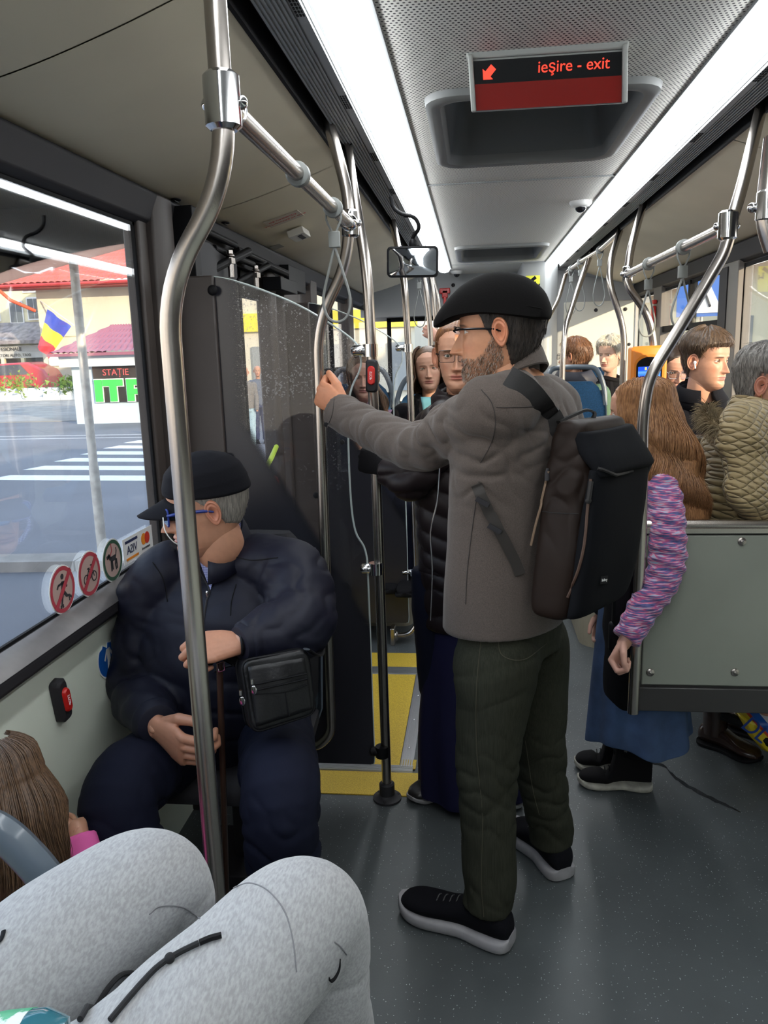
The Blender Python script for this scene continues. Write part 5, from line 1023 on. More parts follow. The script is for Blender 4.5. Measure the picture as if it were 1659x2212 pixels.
def sleeve(mb, pts, rads, amp=.05, freq=60, seed=1, k=8, n=28, flat=1.0, caps=True, fn=None):
    p = cat(pts, k); r = cat(np.asarray(rads, float)[:, None], k)[:, 0]; s = np.concatenate([[0], np.cumsum(np.linalg.norm(np.diff(p, axis=0), axis=1))])
    Fx, Fy = frames(p); a = np.arange(n)/n*2*PI; rs = np.random.RandomState(seed); w = np.zeros((len(p), n))
    for i in range(5): w += np.sin(s[:, None]*freq*(.5+rs.rand())+rs.rand()*6+rs.randint(1, 3)*a[None]+1.5*np.sin(a[None]+rs.rand()*6))
    R_ = r[:, None]*(1+amp*w/2.2)
    if fn is not None: R_ = R_*fn(s/s[-1], a)
    V = p[:, None]+R_[..., None]*(np.cos(a)[None, :, None]*Fx[:, None]+flat*np.sin(a)[None, :, None]*Fy[:, None]); mb.rings(V, caps); return mb
def torso(mb, rings, lat, fwd, k=6, n=40, ex=2.3):      # rings: (centre, half width lateral, half depth)
    lat, fwd = nrm(lat), nrm(fwd); A = np.array([[*c, a, b2] for c, a, b2 in rings]); A = cat(A, k); an = np.arange(n)/n*2*PI
    c_, s_ = np.cos(an), np.sin(an); V = []
    for q in A:
        rr_ = 1/((np.abs(c_)**ex+np.abs(s_)**ex)**(1/ex)); V.append(q[:3]+(rr_*c_*q[3])[:, None]*lat+(rr_*s_*q[4])[:, None]*fwd)
    mb.rings(np.array(V)); return mb
def cloth(nm, mb, m_, parent, vox=.006, sm=3, folds=(), cut=None):
    def disp(V, N):
        d = np.zeros(len(V))
        for f in folds: d += f(V, N) if callable(f) else f[0]*(sn(V, f[1], f[2], 6, f[3] if len(f) > 3 else None) if len(f) < 5 else ridge(V, f[1], f[2], f[3]))
        return d
    r = remesh(mb, vox, sm, disp if folds else None); return obj(nm, r, m_, parent, auto=180)
def hand_mb(wrist, fwd, th_, pn, pose='relaxed', s=1.0, vox=.0022, curl=None, thumb=None, forearm=None, fr=.026, spread=1.0):
    Y = nrm(fwd); Tn = nrm(np.asarray(th_, float)-Y*np.dot(th_, Y)); Pn = np.cross(Y, Tn); Pn = Pn if np.dot(Pn, pn) > 0 else -Pn
    w = np.asarray(wrist, float); g = MB(); pt = lambda a, b2, c: w+(Y*a+Tn*b2+Pn*c)*s
    V = []; an = np.arange(20)/20*2*PI
    for a, hw, ht, cb, cc in ((-.012, .026, .019, 0, 0), (.01, .029, .018, .0, 0), (.035, .036, .017, .002, .001), (.065, .041, .0145, .001, .001), (.088, .040, .012, 0, .001), (.096, .036, .008, 0, .003)):
        V.append([pt(a, cb+hw*math.cos(q)*abs(math.cos(q))**-.1 if abs(math.cos(q)) > .05 else cb, cc+ht*math.sin(q)) for q in an])
    g.rings(np.array(V))
    curl = curl or {'relaxed': (22, 28, 18), 'grip': (62, 72, 45), 'fist': (80, 92, 60), 'rest': (30, 50, 30)}[pose]
    for i, (b2, a0, L_) in enumerate(((.030, .087, (.044, .026, .021)), (.0105, .092, (.048, .030, .023)), (-.0105, .089, (.045, .028, .022)), (-.030, .080, (.036, .021, .019)))):
        ang = 0; p_ = pt(a0-.022, b2, .001); q = [p_, pt(a0, b2*spread, .001)]; rr_ = [.0095, .0102-.0006*i]
        for k in range(3):
            ang += math.radians(curl[k]*(1+.06*i)); d = Y*math.cos(ang)+Pn*math.sin(ang)+Tn*b2*.8*(spread-1); q.append(q[-1]+d*L_[k]*s); rr_.append((.0093-.0007*i, .0082-.0006*i, .0066-.0005*i)[k])
        q = np.array(q); rr_ = np.array(rr_)*s
        for k in range(1, 5):                           # capsule joints
            g.tube([q[k-1], q[k]], [rr_[k-1], rr_[k]], 12); g.ell(q[k], rr_[k], nu=12, nv=8)
    th3 = thumb or {'relaxed': ((.75, .62, .2), (.9, .4, .25), (.95, .2, .3)), 'grip': ((.62, .5, .6), (.85, -.05, .6), (.6, -.5, .55)), 'fist': ((.7, .4, .5), (.75, -.2, .65), (.4, -.7, .55)), 'rest': ((.75, .6, .2), (.9, .25, .35), (.9, .0, .4))}[pose]
    q = [pt(.015, .020, .006)]; rr_ = [.014]
    for d, l, r_ in zip(th3, (.044, .033, .027), (.0125, .0105, .0085)): dd = nrm(Y*d[0]+Tn*d[1]+Pn*d[2]); q.append(q[-1]+dd*l*s); rr_.append(r_)
    rr_ = np.array(rr_)*s
    for k in range(1, 4): g.tube([q[k-1], q[k]], [rr_[k-1], rr_[k]], 12); g.ell(q[k], rr_[k], nu=12, nv=8)
    if forearm is not None:
        f_ = np.asarray(forearm, float); g.tube([w+Y*.005, w*.7+f_*.3, f_], [.024*s, fr*.95, fr*1.25], 16)
    m_ = remesh(g, vox, 2); return m_
class Person:
    def __init__(s, label, feet, group=None): s.root = thing('person', label, 'person', feet, group); s.mb = MB(); s.cols = []; s.core = MB(); s.skin = (.50, .27, .17)
    def head(s, Mx, H=.235, **k): s.skin = k.get('skin', s.skin); m_, c, Hd = head(Mx, H, **k); s.mb.join(m_); s.cols.append(c); s.Hd = Hd; return Hd
    def add(s, m_, tint=(1, 1, 1)): s.mb.join(m_); s.cols.append(np.ones((m_.n, 3))*np.array(s.skin)*np.array(tint))
    def limb(s, pts, r): p = cat(pts, 4); rr_ = cat(np.asarray(r, float)[:, None], 4)[:, 0]; s.core.tube(p, rr_, 14)
    def finish(s, neck_r=.052, neck_to=None, vox=.008, neck_lean=.0):
        H = s.Hd['H']; a = hp(s.Hd, (0, -.03*H, .30*H)); b2 = hp(s.Hd, (0, -.05*H, .02*H)); g = MB()
        c = np.asarray(neck_to, float); g.tube(cat([a, b2, b2*.45+c*.55, c], 4), cat(np.array([[neck_r*.9], [neck_r*.98], [neck_r*1.02], [neck_r*1.4]]), 4)[:, 0], 24, flat=1.0); g.join(s.core); s.add(remesh(g, vox, 4))
        s.mb.c = np.concatenate(s.cols); s.body = obj('body', s.mb, m_skin, s.root, auto=180); return s.body
m_skin = mat('skin', (.5, .27, .17), .5, attr=True, noise=(70, .12, .3, .7), bump=(260, .12, .0006)); m_skin.node_tree.nodes['Principled BSDF'].inputs['Subsurface Weight'].default_value = .08; m_skin.node_tree.nodes['Principled BSDF'].inputs['Subsurface Radius'].default_value = (.01, .004, .002)
def shoe(parent, heel, toe, m_up, m_sole, L=None, h=.075, sole=.026, w=.048, collar=.0, laces=None, high=0.0, up_label=None):
    heel, toe = np.array(heel, float), np.array(toe, float); d = toe-heel; L = L or np.linalg.norm(d[:2]); f = nrm([d[0], d[1], 0]); s_ = np.array([-f[1], f[0], 0]); z0 = heel[2]
    xs = np.array([0, .03, .10, .25, .40, .55, .72, .86, .95, 1.0])
    wv = np.array([.45, .68, .82, .80, .72, .82, 1.0, .92, .62, .25])*w
    def prof(an, lo, hi, w_, y): return heel*[1, 1, 0]+f*y*L+s_*(w_*math.cos(an))+np.array([0, 0, z0+(lo+hi)/2+(hi-lo)/2*math.sin(an)])
    g = MB(); an = np.arange(20)/20*2*PI; tp = np.array([.6, .85, 1.0, 1.0, .95, .75, .58, .50, .40, .2])*h; tp = tp+np.array([.5, .8, 1, 1, .35, 0, 0, 0, 0, 0])*high
    V = []
    for x_, w_, t_ in zip(xs, wv, tp): V.append([heel*[1, 1, 0]+f*x_*L+s_*(w_*.97*np.sign(math.cos(q))*abs(math.cos(q))**.75)+np.array([0, 0, z0+sole*.6+(t_)*(.5+.5*math.sin(q))**.8]) for q in an])
    G = cat(np.array(V).reshape(len(V), -1), 4).reshape(-1, 20, 3); g.rings(G); u_ = obj('shoe_upper', g, m_up, parent)
    g = MB(); V = []; an = np.arange(24)/24*2*PI
    lift = np.array([.006, .002, 0, 0, .002, 0, 0, .002, .010, .018])
    for x_, w_, l_ in zip(xs, wv, lift): V.append([heel*[1, 1, 0]+f*(x_*1.02-.01)*L+s_*((w_*1.10+.002)*np.sign(math.cos(q))*abs(math.cos(q))**.5)+np.array([0, 0, z0+l_+max(sole-l_*.3, .004)*(.5+.5*np.sign(math.sin(q))*abs(math.sin(q))**.5)]) for q in an])
    G = cat(np.array(V).reshape(len(V), -1), 4).reshape(-1, 24, 3); g.rings(G); lab(obj('sole', g, m_sole, u_), 'pale rubber sole' if m_sole.name != 'black_rubber' else 'black rubber sole')
    if laces is not None:
        g = MB()
        for k in range(4): y_ = .46+k*.06; zt = z0+sole*.6+np.interp(y_, xs, tp)+.002; c = heel*[1, 1, 0]+f*y_*L+[0, 0, zt]; g.tube([c-s_*.022-[0, 0, .008], c+[0, 0, .003], c+s_*.022-[0, 0, .008]], .0018, 6, smooth=3)
        obj('laces', g, laces, u_)
    return u_
def spectacles(Hd, parent, m_, lens=None, w=.030, h=.019, rad=.010, full=True, temple=True, dy=.016, tr=.0012, sides=(-1, 1), z=.495):
    H = Hd['H']; ey = .375*H+dy; g = MB(); gl_ = MB()
    for sd in (-1, 1):
        c = np.array([sd*.135*H, ey-.002, z*H]); q = rrect(c, np.array([1., -.12*sd, 0]), np.array([0, -.12, 1.]), w, h, rad, 0, np.array([0, 1., 0]))
        if full: g.tube(q, tr, 6, closed=True)
        else: g.tube(q[:10], tr, 6)
        gl_.rings(np.array([q, q+[0, .0012, 0]]))
        if temple and sd in sides: g.tube([(sd*(.135*H+w), ey-.004, z*H+h*.4), (sd*.30*H, ey-.03, z*H+h*.5), (sd*.315*H, .02, (z+.02)*H), (sd*.315*H, -.005, (z-.01)*H)], [tr*1.4, tr*1.8, tr*1.6, tr], 6, smooth=4)
    g.tube([(-.135*H+w-.002, ey, z*H+.004), (0, ey+.005, z*H+.008), (.135*H-w+.002, ey, z*H+.004)], tr, 6, smooth=4)
    g.xf(Hd['M']); gl_.xf(Hd['M']); r = obj('glasses', g, m_, parent); obj('lens', gl_, lens or m_lens, r); return r
m_lens = glass_mat('lens_clear', (.95, .96, .97), .05)
m_tblack = mat('black_cloth', (.005, .0045, .0055), .9, bump=(200, .15), spec=.2); m_wire = mat('glasses_metal', (.02, .02, .022), .25, .7)
# ---------------- the standing man ----------------
mn = Person('man standing in grey overshirt and black flat cap holding the pole', (.10, 2.0, 0))
FD = nrm((-1, .10, 0)); SKM = (.60, .285, .155)
hc = W(1086, 812, 1.98); Hd = mn.head(hmat(hc+[0, 0, -.012], FD, -2), .243, skin=SKM, brow=(.05, .035, .025), lips=(.33, .13, .10), beard=(.20, .11, .07, .55), nose=1.12, jaw=1.06)
eyes(Hd, mn.root, iris=m_irisg)
latm = nrm((.58, .80, 0)); fwm = nrm((-.80, .58, 0))
Rg = [(W(1094, 1338, 2.03), .188, .138), (W(1096, 1240, 2.03), .185, .138), (W(1100, 1120, 2.03), .183, .133), (W(1108, 1020, 2.03), .190, .130), (W(1118, 940, 2.03), .200, .125), (W(1126, 880, 2.03), .185, .105), (W(1124, 840, 2.02), .145, .082), (W(1118, 812, 2.02), .085, .066)]
g = MB(); torso(g, Rg, latm, fwm)
sh, eb, wr = W(1068, 886, 1.90), W(905, 966, 2.12), W(748, 898, 2.40)
sleeve(g, [W(1110, 865, 1.98), sh, sh*.45+eb*.55, eb, eb*.5+wr*.5+[0, 0, -.006], wr, W(728, 886, 2.43)], [.085, .084, .070, .066, .060, .058, .057], .05, 60, 3)
sh2 = W(1200, 890, 2.18); sleeve(g, [W(1140, 870, 2.1), sh2, W(1190, 1010, 2.30), W(1140, 1080, 2.32)], [.08, .075, .062, .055], .05, 60, 5)
def creases(V, c, rad, f, seed, amp, dirs, p=2.0):
    r = np.linalg.norm((V-np.asarray(c))/np.asarray(rad), axis=1); n = np.abs(sn(V, f, seed, 4, dirs)); return amp*np.exp(-r**p)*(np.clip(n*1.6, 0, 1)**.7-.55)
def man_folds(V, N):
    d = .0022*sn(V, 24, 11, 6, (1, 1, .5)); el = sh*.35+eb*.65; ax = nrm(wr-sh)
    d += creases(V, el, (.13, .16, .11), 48, 4, .013, ax+np.array([.25, .1, .5])); d += creases(V, eb*.4+wr*.6, (.13, .14, .09), 60, 6, .007, ax+np.array([.1, 0, .5]))
    d += creases(V, W(1045, 990, 1.88), (.10, .16, .12), 60, 8, .012, (1, .2, -.75)); d += creases(V, W(1180, 930, 1.95), (.16, .12, .09), 60, 18, .008, (.15, .1, 1))
    lo = sstep((1.27-V[:, 2])/.3); d += lo*(.009*np.abs(sn(V, 17, 9, 4, (1, .6, .10)))-.004); return d
m_jack = mat('grey_brown_twill', (.105, .084, .072), .9, spec=.2, noise=(420, .35, .3, .7), bump=(700, .35, .0008), sheen=.15)
jk = cloth('jacket', g, m_jack, mn.root, .0055, 3, [man_folds])
# collar, hem band, seams, cuff and buttons
g = MB(); nb = W(1120, 806, 2.02); an = np.linspace(0, 2*PI, 33)
def ringp(c, a, b2, z0, tiltf=0.0): return np.array([c+latm*a*math.sin(q)+fwm*b2*math.cos(q)+np.array([0, 0, z0+tiltf*math.cos(q)]) for q in an[:-1]])
cN = W(1108, 800, 2.01)
cN = cN+[0, 0, -.014]
G = np.array([ringp(cN, .070, .064, -.015, -.035), ringp(cN, .066, .062, .02, -.040), ringp(cN, .064, .062, .034, -.042), ringp(cN, .070, .068, .037, -.043), ringp(cN, .078, .074, .022, -.045), ringp(cN, .094, .086, -.012, -.046), ringp(cN, .092, .083, -.016, -.046), ringp(cN, .074, .070, .012, -.045)])
g.grid(G[:, 3:-2] if False else G, cv=True); obj('collar', g, m_jack, jk)
g = MB()
def on_surf(px, py, ylo, yhi, obj_=jk):
    o_ = CP; d_ = ray(px, py); ok, loc, nn, fi = obj_.ray_cast(Vector(o_), Vector(d_)); return np.array(loc) if ok else W(px, py, (ylo+yhi)/2), (np.array(nn) if ok else np.array([0, -1., 0]))
def seam(pxs, obj_=jk, r=.0014, off=.0008, k=6):
    q = cat(np.array(pxs, float), k); P_ = []
    for x_, y_ in q:
        l, nn = on_surf(x_, y_, 1.8, 2.2, obj_); P_.append(l+nn*off)
    return np.array(P_)
bpy.context.view_layer.update()
m_seam = mat('seam_dark_brown', (.035, .029, .027), .9); sm_ = MB()  # dark brown seam lines laid on the jacket
for pxs in ([(1040, 842), (1062, 870), (1070, 910), (1062, 955), (1038, 1000)], [(1072, 880), (1110, 880), (1160, 878)], [(1035, 1040), (1022, 1130), (1010, 1230), (1006, 1305)], [(722, 862), (718, 895), (706, 925)]): sm_ = MB(); sm_.tube(seam(pxs), .0011, 5); obj('seam', sm_, m_seam, jk)
for px, py in ((705, 917), (740, 955)):
    l, nn = on_surf(px, py, 2, 2.3); g = MB(); a, b2 = l, l+nn*.004; g.tube([a, b2, b2+nn*.0005], [.0065, .0065, .005], 14); obj('button', g, m_blackp, jk)
# trousers
m_cord = mat('olive_corduroy', (.036, .037, .026), .9, noise=(9, .3), bump=(14, .5, .0015), stretch=(45, 45, 1), spec=.1)
g = MB(); torso(g, [(W(1106, 1400, 2.05), .150, .112), (W(1104, 1330, 2.05), .158, .118), (W(1102, 1280, 2.05), .155, .115)], latm, fwm)
hl, kl, al_ = W(1075, 1420, 1.97), W(1052, 1655, 1.95), np.array((.030, 1.925, .10)); sleeve(g, [W(1085, 1380, 1.99), hl, hl*.5+kl*.5, kl, kl*.5+al_*.5, al_+[0, 0, .06], al_+[-.006, 0, .0]], [.105, .112, .096, .082, .074, .070, .070], .018, 40, 12)
hr, kr, ar_ = W(1150, 1400, 2.15), W(1168, 1645, 2.20), np.array((.225, 2.235, .09)); sleeve(g, [W(1140, 1370, 2.1), hr, hr*.5+kr*.5, kr, kr*.5+ar_*.5, ar_+[0, 0, .06], ar_], [.10, .105, .090, .076, .070, .068, .066], .018, 40, 14)
def cordf(V, N):
    d = .0028*sn(V, 28, 21, 6, (1, 1, .6)); 
    d += creases(V, (kl[0]+.03, kl[1], kl[2]-.03), (.14, .16, .15), 46, 5, .010, (.45, .3, 1)); d += creases(V, (kr[0], kr[1], kr[2]-.02), (.14, .16, .15), 50, 25, .010, (.5, .3, 1)); d += creases(V, (.1, 2.05, .17), (.3, .4, .07), 45, 7, .008, (.6, .4, 1)); d += creases(V, (.08, 1.98, .78), (.2, .2, .10), 36, 9, .006, (.7, .3, 1)); return d
tr_ = cloth('trousers', g, m_cord, mn.root, .006, 3, [cordf]); bpy.context.view_layer.update()
sm_ = MB(); m_seam2 = mat('seam_olive', (.055, .050, .030), .9)
for pxs in ([(1045, 1335), (1030, 1480), (1030, 1620), (1042, 1760), (1040, 1900), (1045, 1980)], [(1078, 1350), (1082, 1412), (1130, 1425), (1180, 1390)], [(1135, 1600), (1150, 1700), (1165, 1760)]): sm_ = MB(); sm_.tube(seam(pxs, tr_), .0012, 5); obj('seam', sm_, m_seam2, tr_)
m_knit = mat('black_knit', (.004, .004, .006), .9, spec=.15, bump=(300, .3)); m_sgrey = mat('grey_foam_sole', (.30, .29, .30), .6, noise=(30, .15)); m_lace = mat('shoe_laces', (.09, .09, .09), .7, noise=(300, .8))
shoe(mn.root, (.088, 1.885, 0), (-.222, 2.022, 0), m_knit, m_sgrey, h=.085, sole=.040, w=.056, laces=m_lace); shoe(mn.root, (.262, 2.175, 0), (.125, 2.425, 0), m_knit, m_sgrey, h=.085, sole=.040, w=.054, laces=m_lace)
# hand on the pole
wh = W(744, 884, 2.42); hd = W(672, 838, 2.455)-wh; mn.add(hand_mb(wh, hd, (-.25, -.1, 1), (.3, 1, 0), 'grip', 1.12, .0020, forearm=wr*.7+eb*.3, curl=(66, 78, 50), thumb=((.80, .55, .15), (.95, .20, .40), (.80, -.15, .65))), (1.05, .92, .88))
wr2 = W(1150, 1120, 2.36); 
mn.limb([W(1115, 880, 2.03), W(1110, 1100, 2.03), W(1102, 1340, 2.05)], [.08, .09, .09]); mn.limb([W(1110, 870, 2.0), sh, eb, wr, W(728, 882, 2.37)], [.04, .04, .035, .026, .026]); mn.limb([hl, kl, al_, al_+[0, 0, -.04]], [.06, .045, .035, .035]); mn.limb([hr, kr, ar_, ar_+[0, 0, -.03]], [.06, .045, .035, .035])
mn.limb([W(1120, 870, 2.05), sh2, W(1190, 1010, 2.30), wr2], [.04, .04, .035, .025]); mn.finish(.060, W(1120, 850, 2.02))
m_dkhair = hair_mat('hair_dark_grey_brown', (.055, .042, .034), (.012, .010, .009))
short_hair(Hd, mn.root, m_dkhair, .005, ([0, .6, .95, 1.15, 1.45, 1.62, 1.75, 2.0, 3.14], [.86, .86, .70, .50, .36, .50, .36, .12, .06]), 1500, .014, .0008, 3, .5)
# beard bristles
H = .243; rs = np.random.RandomState(12); g = MB(); gw = MB()
for i in range(2600):
    a = rs.rand()*1.72*rs.choice([-1, 1]); tt = rs.uniform(-.02, .5); lim = np.interp(abs(a), [0, .35, .7, 1.0, 1.35, 1.6, 1.72], [.262, .258, .235, .29, .44, .47, .47]); low = np.interp(abs(a), [0, .8, 1.4, 1.72], [.0, .0, .08, .2])
    if tt > lim or tt < low: continue
    x_, y_ = head_base(H, np.array([tt]), np.array([a])); x_, y_ = x_[0]*(1+.06*max(0, min(1, (.35-tt)/.3))), y_[0]
    if abs(x_) < .023 and .165 < tt < .235: continue
    if abs(x_) < .012 and tt > .235: continue
    n_ = nrm([x_/.07, y_/.09, -.2]); p_ = np.array([x_, y_, tt*H])+n_*.001; d_ = nrm(n_*.6+np.array([0, .15, -.9])+rs.normal(size=3)*.25); l = .009 if abs(a) < .6 else .0065
    (gw if rs.rand() < .30+.3*(tt < .1) else g).tube([p_, p_+d_*l*.5, p_+nrm(d_+[0, 0, -.3])*l], [.0006, .0005, .0001], 3, caps=False)
g.xf(Hd['M']); gw.xf(Hd['M']); bd = obj('beard', g, mat('beard_brown', (.10, .06, .035), .6), mn.root); lab(obj('grey_bristles', gw, mat('beard_grey', (.38, .33, .28), .6), bd), 'grey beard hairs')
# flat cap (sections along the head's forward axis)
secs = [(-.122, .012, .650, .672), (-.118, .045, .605, .73), (-.105, .070, .590, .85), (-.075, .088, .600, .965), (-.035, .094, .630, 1.035), (.010, .095, .660, 1.060), (.050, .092, .675, 1.035), (.085, .084, .672, .97), (.112, .074, .655, .885), (.135, .060, .620, .79), (.153, .040, .595, .70), (.163, .014, .600, .64)]
g = MB(); V = []; an = np.arange(32)/32*2*PI
for y_, w_, z0, z1 in secs:
    r_ = []
    for q in an:
        c_, s_ = math.cos(q), math.sin(q); zz = z0*H+(z1-z0)*H*(max(s_, 0)**.8) if s_ > 0 else z0*H+.006*s_; r_.append((w_*np.sign(c_)*abs(c_)**.8, y_, zz))
    V.append(r_)
V = cat(np.array(V).reshape(len(V), -1), 4).reshape(-1, 32, 3); g.rings(V); g.xf(Hd['M'])
m_cap = mat('black_cap_cloth', (.004, .0035, .0035), .9, bump=(260, .2), spec=.15); cap = obj('flat_cap', g, m_cap, mn.root)
g = MB(); q = rrect(np.array([-.088, -.052, .70*H]), np.array([.25, -1., -.2]), np.array([.2, -.2, 1.]), .011, .009, .004); g.tube(q, .0009, 6, closed=True); g.xf(Hd['M']); lab(obj('buckle', g, m_chrome, cap), 'small metal ring buckle')
g = MB(); q = [(-.088, -.065, .70*H), (-.080, -.09, .675*H), (-.062, -.108, .655*H)]; g.tube(q, .002, 6, smooth=3); g.xf(Hd['M']); obj('strap', g, m_cap, cap)
spectacles(Hd, mn.root, m_wire, w=.026, h=.016, rad=.007, full=False, dy=.020, tr=.0016)
# ---------------- backpack ----------------
bp_ = thing('backpack', 'dark brown and black roll top backpack worn by the man', 'backpack', W(1200, 1300, 2.06))
m_bpb = mat('dark_brown_nylon', (.014, .0075, .005), .6, spec=.2, noise=(5, .3), bump=(500, .2, .0005)); m_bpk = mat('charcoal_ripstop', (.004, .0045, .006), .85, spec=.12, bump=(400, .3, .0006)); m_strap = mat('black_webbing', (.010, .009, .009), .7, bump=(300, .3))
bf = nrm((1, -.02, 0)); bl = latm; Yc = 2.04
bk = nrm((.80, -.60, 0)); lt = nrm((.60, .80, 0))
def bring(c, hd, hw, n=36, ex=4.0, sh_=0.0):
    c = np.array(c, float); o_ = []
    for q in np.arange(n)/n*2*PI: c_, s_ = math.cos(q), math.sin(q); r_ = 1/((abs(c_)**ex+abs(s_)**ex)**(1/ex)); o_.append(c+bk*hd*r_*c_+lt*hw*r_*s_)
    return o_
def bag(rows, k=5, ex=4.0): return cat(np.array([bring(*r_, ex=ex) for r_ in rows]).reshape(len(rows), -1), k).reshape(-1, 36, 3)
g = MB(); g.rings(bag([((.222, 1.895, .968), .02, .08), ((.232, 1.895, .978), .055, .115), ((.243, 1.90, 1.03), .068, .130), ((.256, 1.905, 1.12), .070, .135), ((.270, 1.92, 1.24), .069, .134), ((.277, 1.93, 1.33), .062, .130), ((.276, 1.935, 1.385), .048, .124), ((.278, 1.935, 1.420), .036, .118), ((.279, 1.935, 1.430), .015, .10)]))
body = cloth('main_body', g, m_bpb, bp_, .005, 3, [(.0035, 24, 5), lambda V, N: creases(V, (.20, 1.80, 1.30), (.1, .1, .12), 50, 3, .010, (.6, 0, 1))])
bpy.context.view_layer.update()
O_ = bk*.068
g = MB(); g.rings(bag([(np.array((.225, 1.89, .975))+O_*.7, .012, .09), (np.array((.235, 1.893, .99))+O_*.95, .024, .122), (np.array((.248, 1.90, 1.05))+O_, .026, .134), (np.array((.262, 1.905, 1.14))+O_, .027, .139), (np.array((.276, 1.92, 1.25))+O_, .025, .137), (np.array((.284, 1.93, 1.325))+O_*.98, .018, .132)], ex=3.2)); cloth('front_panel', g, m_bpk, bp_, .005, 3, [(.002, 26, 7)])
g = MB(); g.rings(bag([(np.array((.298, 1.93, 1.306))+O_*1.0, .012, .132), (np.array((.296, 1.93, 1.320))+O_*.98, .022, .134), (np.array((.288, 1.93, 1.35))+O_*.75, .034, .132), (np.array((.283, 1.935, 1.385))+O_*.5, .036, .126), (np.array((.283, 1.935, 1.408))+O_*.4, .028, .118)], ex=3.2)); cloth('roll_top_flap', g, m_bpk, bp_, .005, 2, [(.002, 26, 9)])
bpy.context.view_layer.update()
def bpath(pxs, off=.004, k=5):
    o_ = []
    for x_, y_ in cat(np.array(pxs, float), k):
        best = None
        for ob in bp_.children:
            if ob.type != 'MESH': continue
            ok, loc, nn, fi = ob.ray_cast(Vector(CP), Vector(ray(x_, y_)))
            if ok and (best is None or (np.array(loc)-CP) @ CW < (best[0]-CP) @ CW): best = (np.array(loc), np.array(nn))
        if best is None: best = (W(x_, y_, 1.85), np.array([0, -1., 0]))
        o_.append(best[0]+best[1]*off)
    return np.array(o_)
g = MB(); g.tube(bpath([(1292, 1012), (1330, 1024), (1366, 1016)], .003), .004, 6); obj('flap_piping', g, m_strap, bp_)
g = MB(); g.tube(bpath([(1186, 1018), (1172, 1080), (1158, 1130), (1147, 1178)], .002), .0032, 6); lab(obj('zip', g, mat('zip_tan', (.22, .15, .10), .4, .3), bp_), 'tan side zip')
q = bpath([(1186, 1012), (1182, 1036)], .004, 1); g = MB(); g.tube([q[0], q[0]*.6+q[1]*.4, q[-1]], [.003, .006, .0055], 8, flat=.5); obj('zip_puller', g, m_dgrey, bp_)
g = MB(); g.tube(bpath([(1277, 1035), (1270, 1100), (1262, 1180), (1247, 1240), (1226, 1290)], .002), .0035, 6); lab(obj('edge_piping', g, mat('piping_brown', (.06, .03, .018), .6), bp_), 'brown edge piping')
q = bpath([(1276, 1040), (1270, 1082)], .006, 1); g = MB(); g.tube([q[0], q[1]], .0055, 8); g.ell(q[1], (.007, .004, .007)); obj('side_tab', g, m_strap, bp_)
g = MB(); g.tube(bpath([(1162, 1103), (1200, 1108), (1250, 1110)], .001), .0012, 5); obj('pocket_seam', g, m_strap, bp_)
q = bpath([(1288, 1254), (1303, 1252), (1319, 1249)], .002, 1); lbx = q[1]; g = MB(); e1 = nrm(q[2]-q[0]); e2 = np.array([0, 0, 1.]); e2 = nrm(e2-e1*np.dot(e1, e2)); e3 = np.cross(e1, e2); g.box(lbx, (.034, .018, .0016), np.stack([e1, e2, e3], 1)); o = obj('maker_label', g, m_black, bp_, smooth=False); tx = text('bellroy', .0095, .0003); tx.xf(basis(lbx+e3*.0016*(1 if e3[1] < 0 else -1), e1, e2)); obj('lettering', tx, m_sw, o, smooth=False)
def band(pts, w_, m_, nm, par, side_=None, th=.004, k=6):
    p_ = cat(pts, k); T_ = np.gradient(p_, axis=0); g = MB(); V = []
    for i, q in enumerate(p_):
        t_ = nrm(T_[i]); s_ = nrm(side_-t_*np.dot(side_, t_)) if side_ is not None else nrm(np.cross(t_, [0, 1, 0])); n_ = np.cross(t_, s_); V.append([q+s_*w_/2+n_*th/2, q-s_*w_/2+n_*th/2, q-s_*w_/2-n_*th/2, q+s_*w_/2-n_*th/2])
    g.rings(np.array(V)); return obj(nm, g, m_, par, auto=50)
def surf_path(pxs, off=.006, y0=None, ob=jk, k=5):
    q = cat(np.array(pxs, float), k); o_ = []
    for x_, y_ in q: l, nn = on_surf(x_, y_, 1.85, 2.0, ob); o_.append(l+np.array(nn)*off)
    return np.array(o_)
s1 = surf_path([(1096, 820), (1128, 838), (1160, 870), (1185, 902), (1200, 930), (1208, 945)], .008); band(s1, .050, m_strap, 'shoulder_strap', bp_, np.array([1., 0, .6]), .010, 2)
s2 = surf_path([(1030, 1045), (1052, 1095), (1080, 1150), (1108, 1205), (1122, 1240)], .006); band(s2, .026, mat('lower_webbing', (.022, .018, .015), .7), 'lower_strap', bp_, np.array([1., 0, .5]), .004, 2)
g = MB()
for px, py in ((1044, 1082), (1068, 1140)): l, nn = on_surf(px, py, 1.9, 1.95); g = MB(); g.box(l+nn*.010, (.034, .006, .012), np.array(Matrix.Rotation(math.radians(30), 3, 'Y'))); obj('strap_slider', g, m_dgrey, bp_)
a_ = [W(1205, 912, 1.92), W(1240, 896, 1.94), W(1266, 886, 1.95), W(1283, 892, 1.95), W(1277, 906, 1.94), W(1250, 916, 1.92)]; band(a_, .024, m_strap, 'grab_handle', bp_, np.array([0, 1., 0]), .006)
s3 = [W(1160, 808, 2.14), W(1205, 830, 2.16), W(1235, 870, 2.15), W(1245, 905, 2.12)]; band(s3, .045, m_strap, 'shoulder_strap', bp_, np.array([0, 1., .3]), .010)
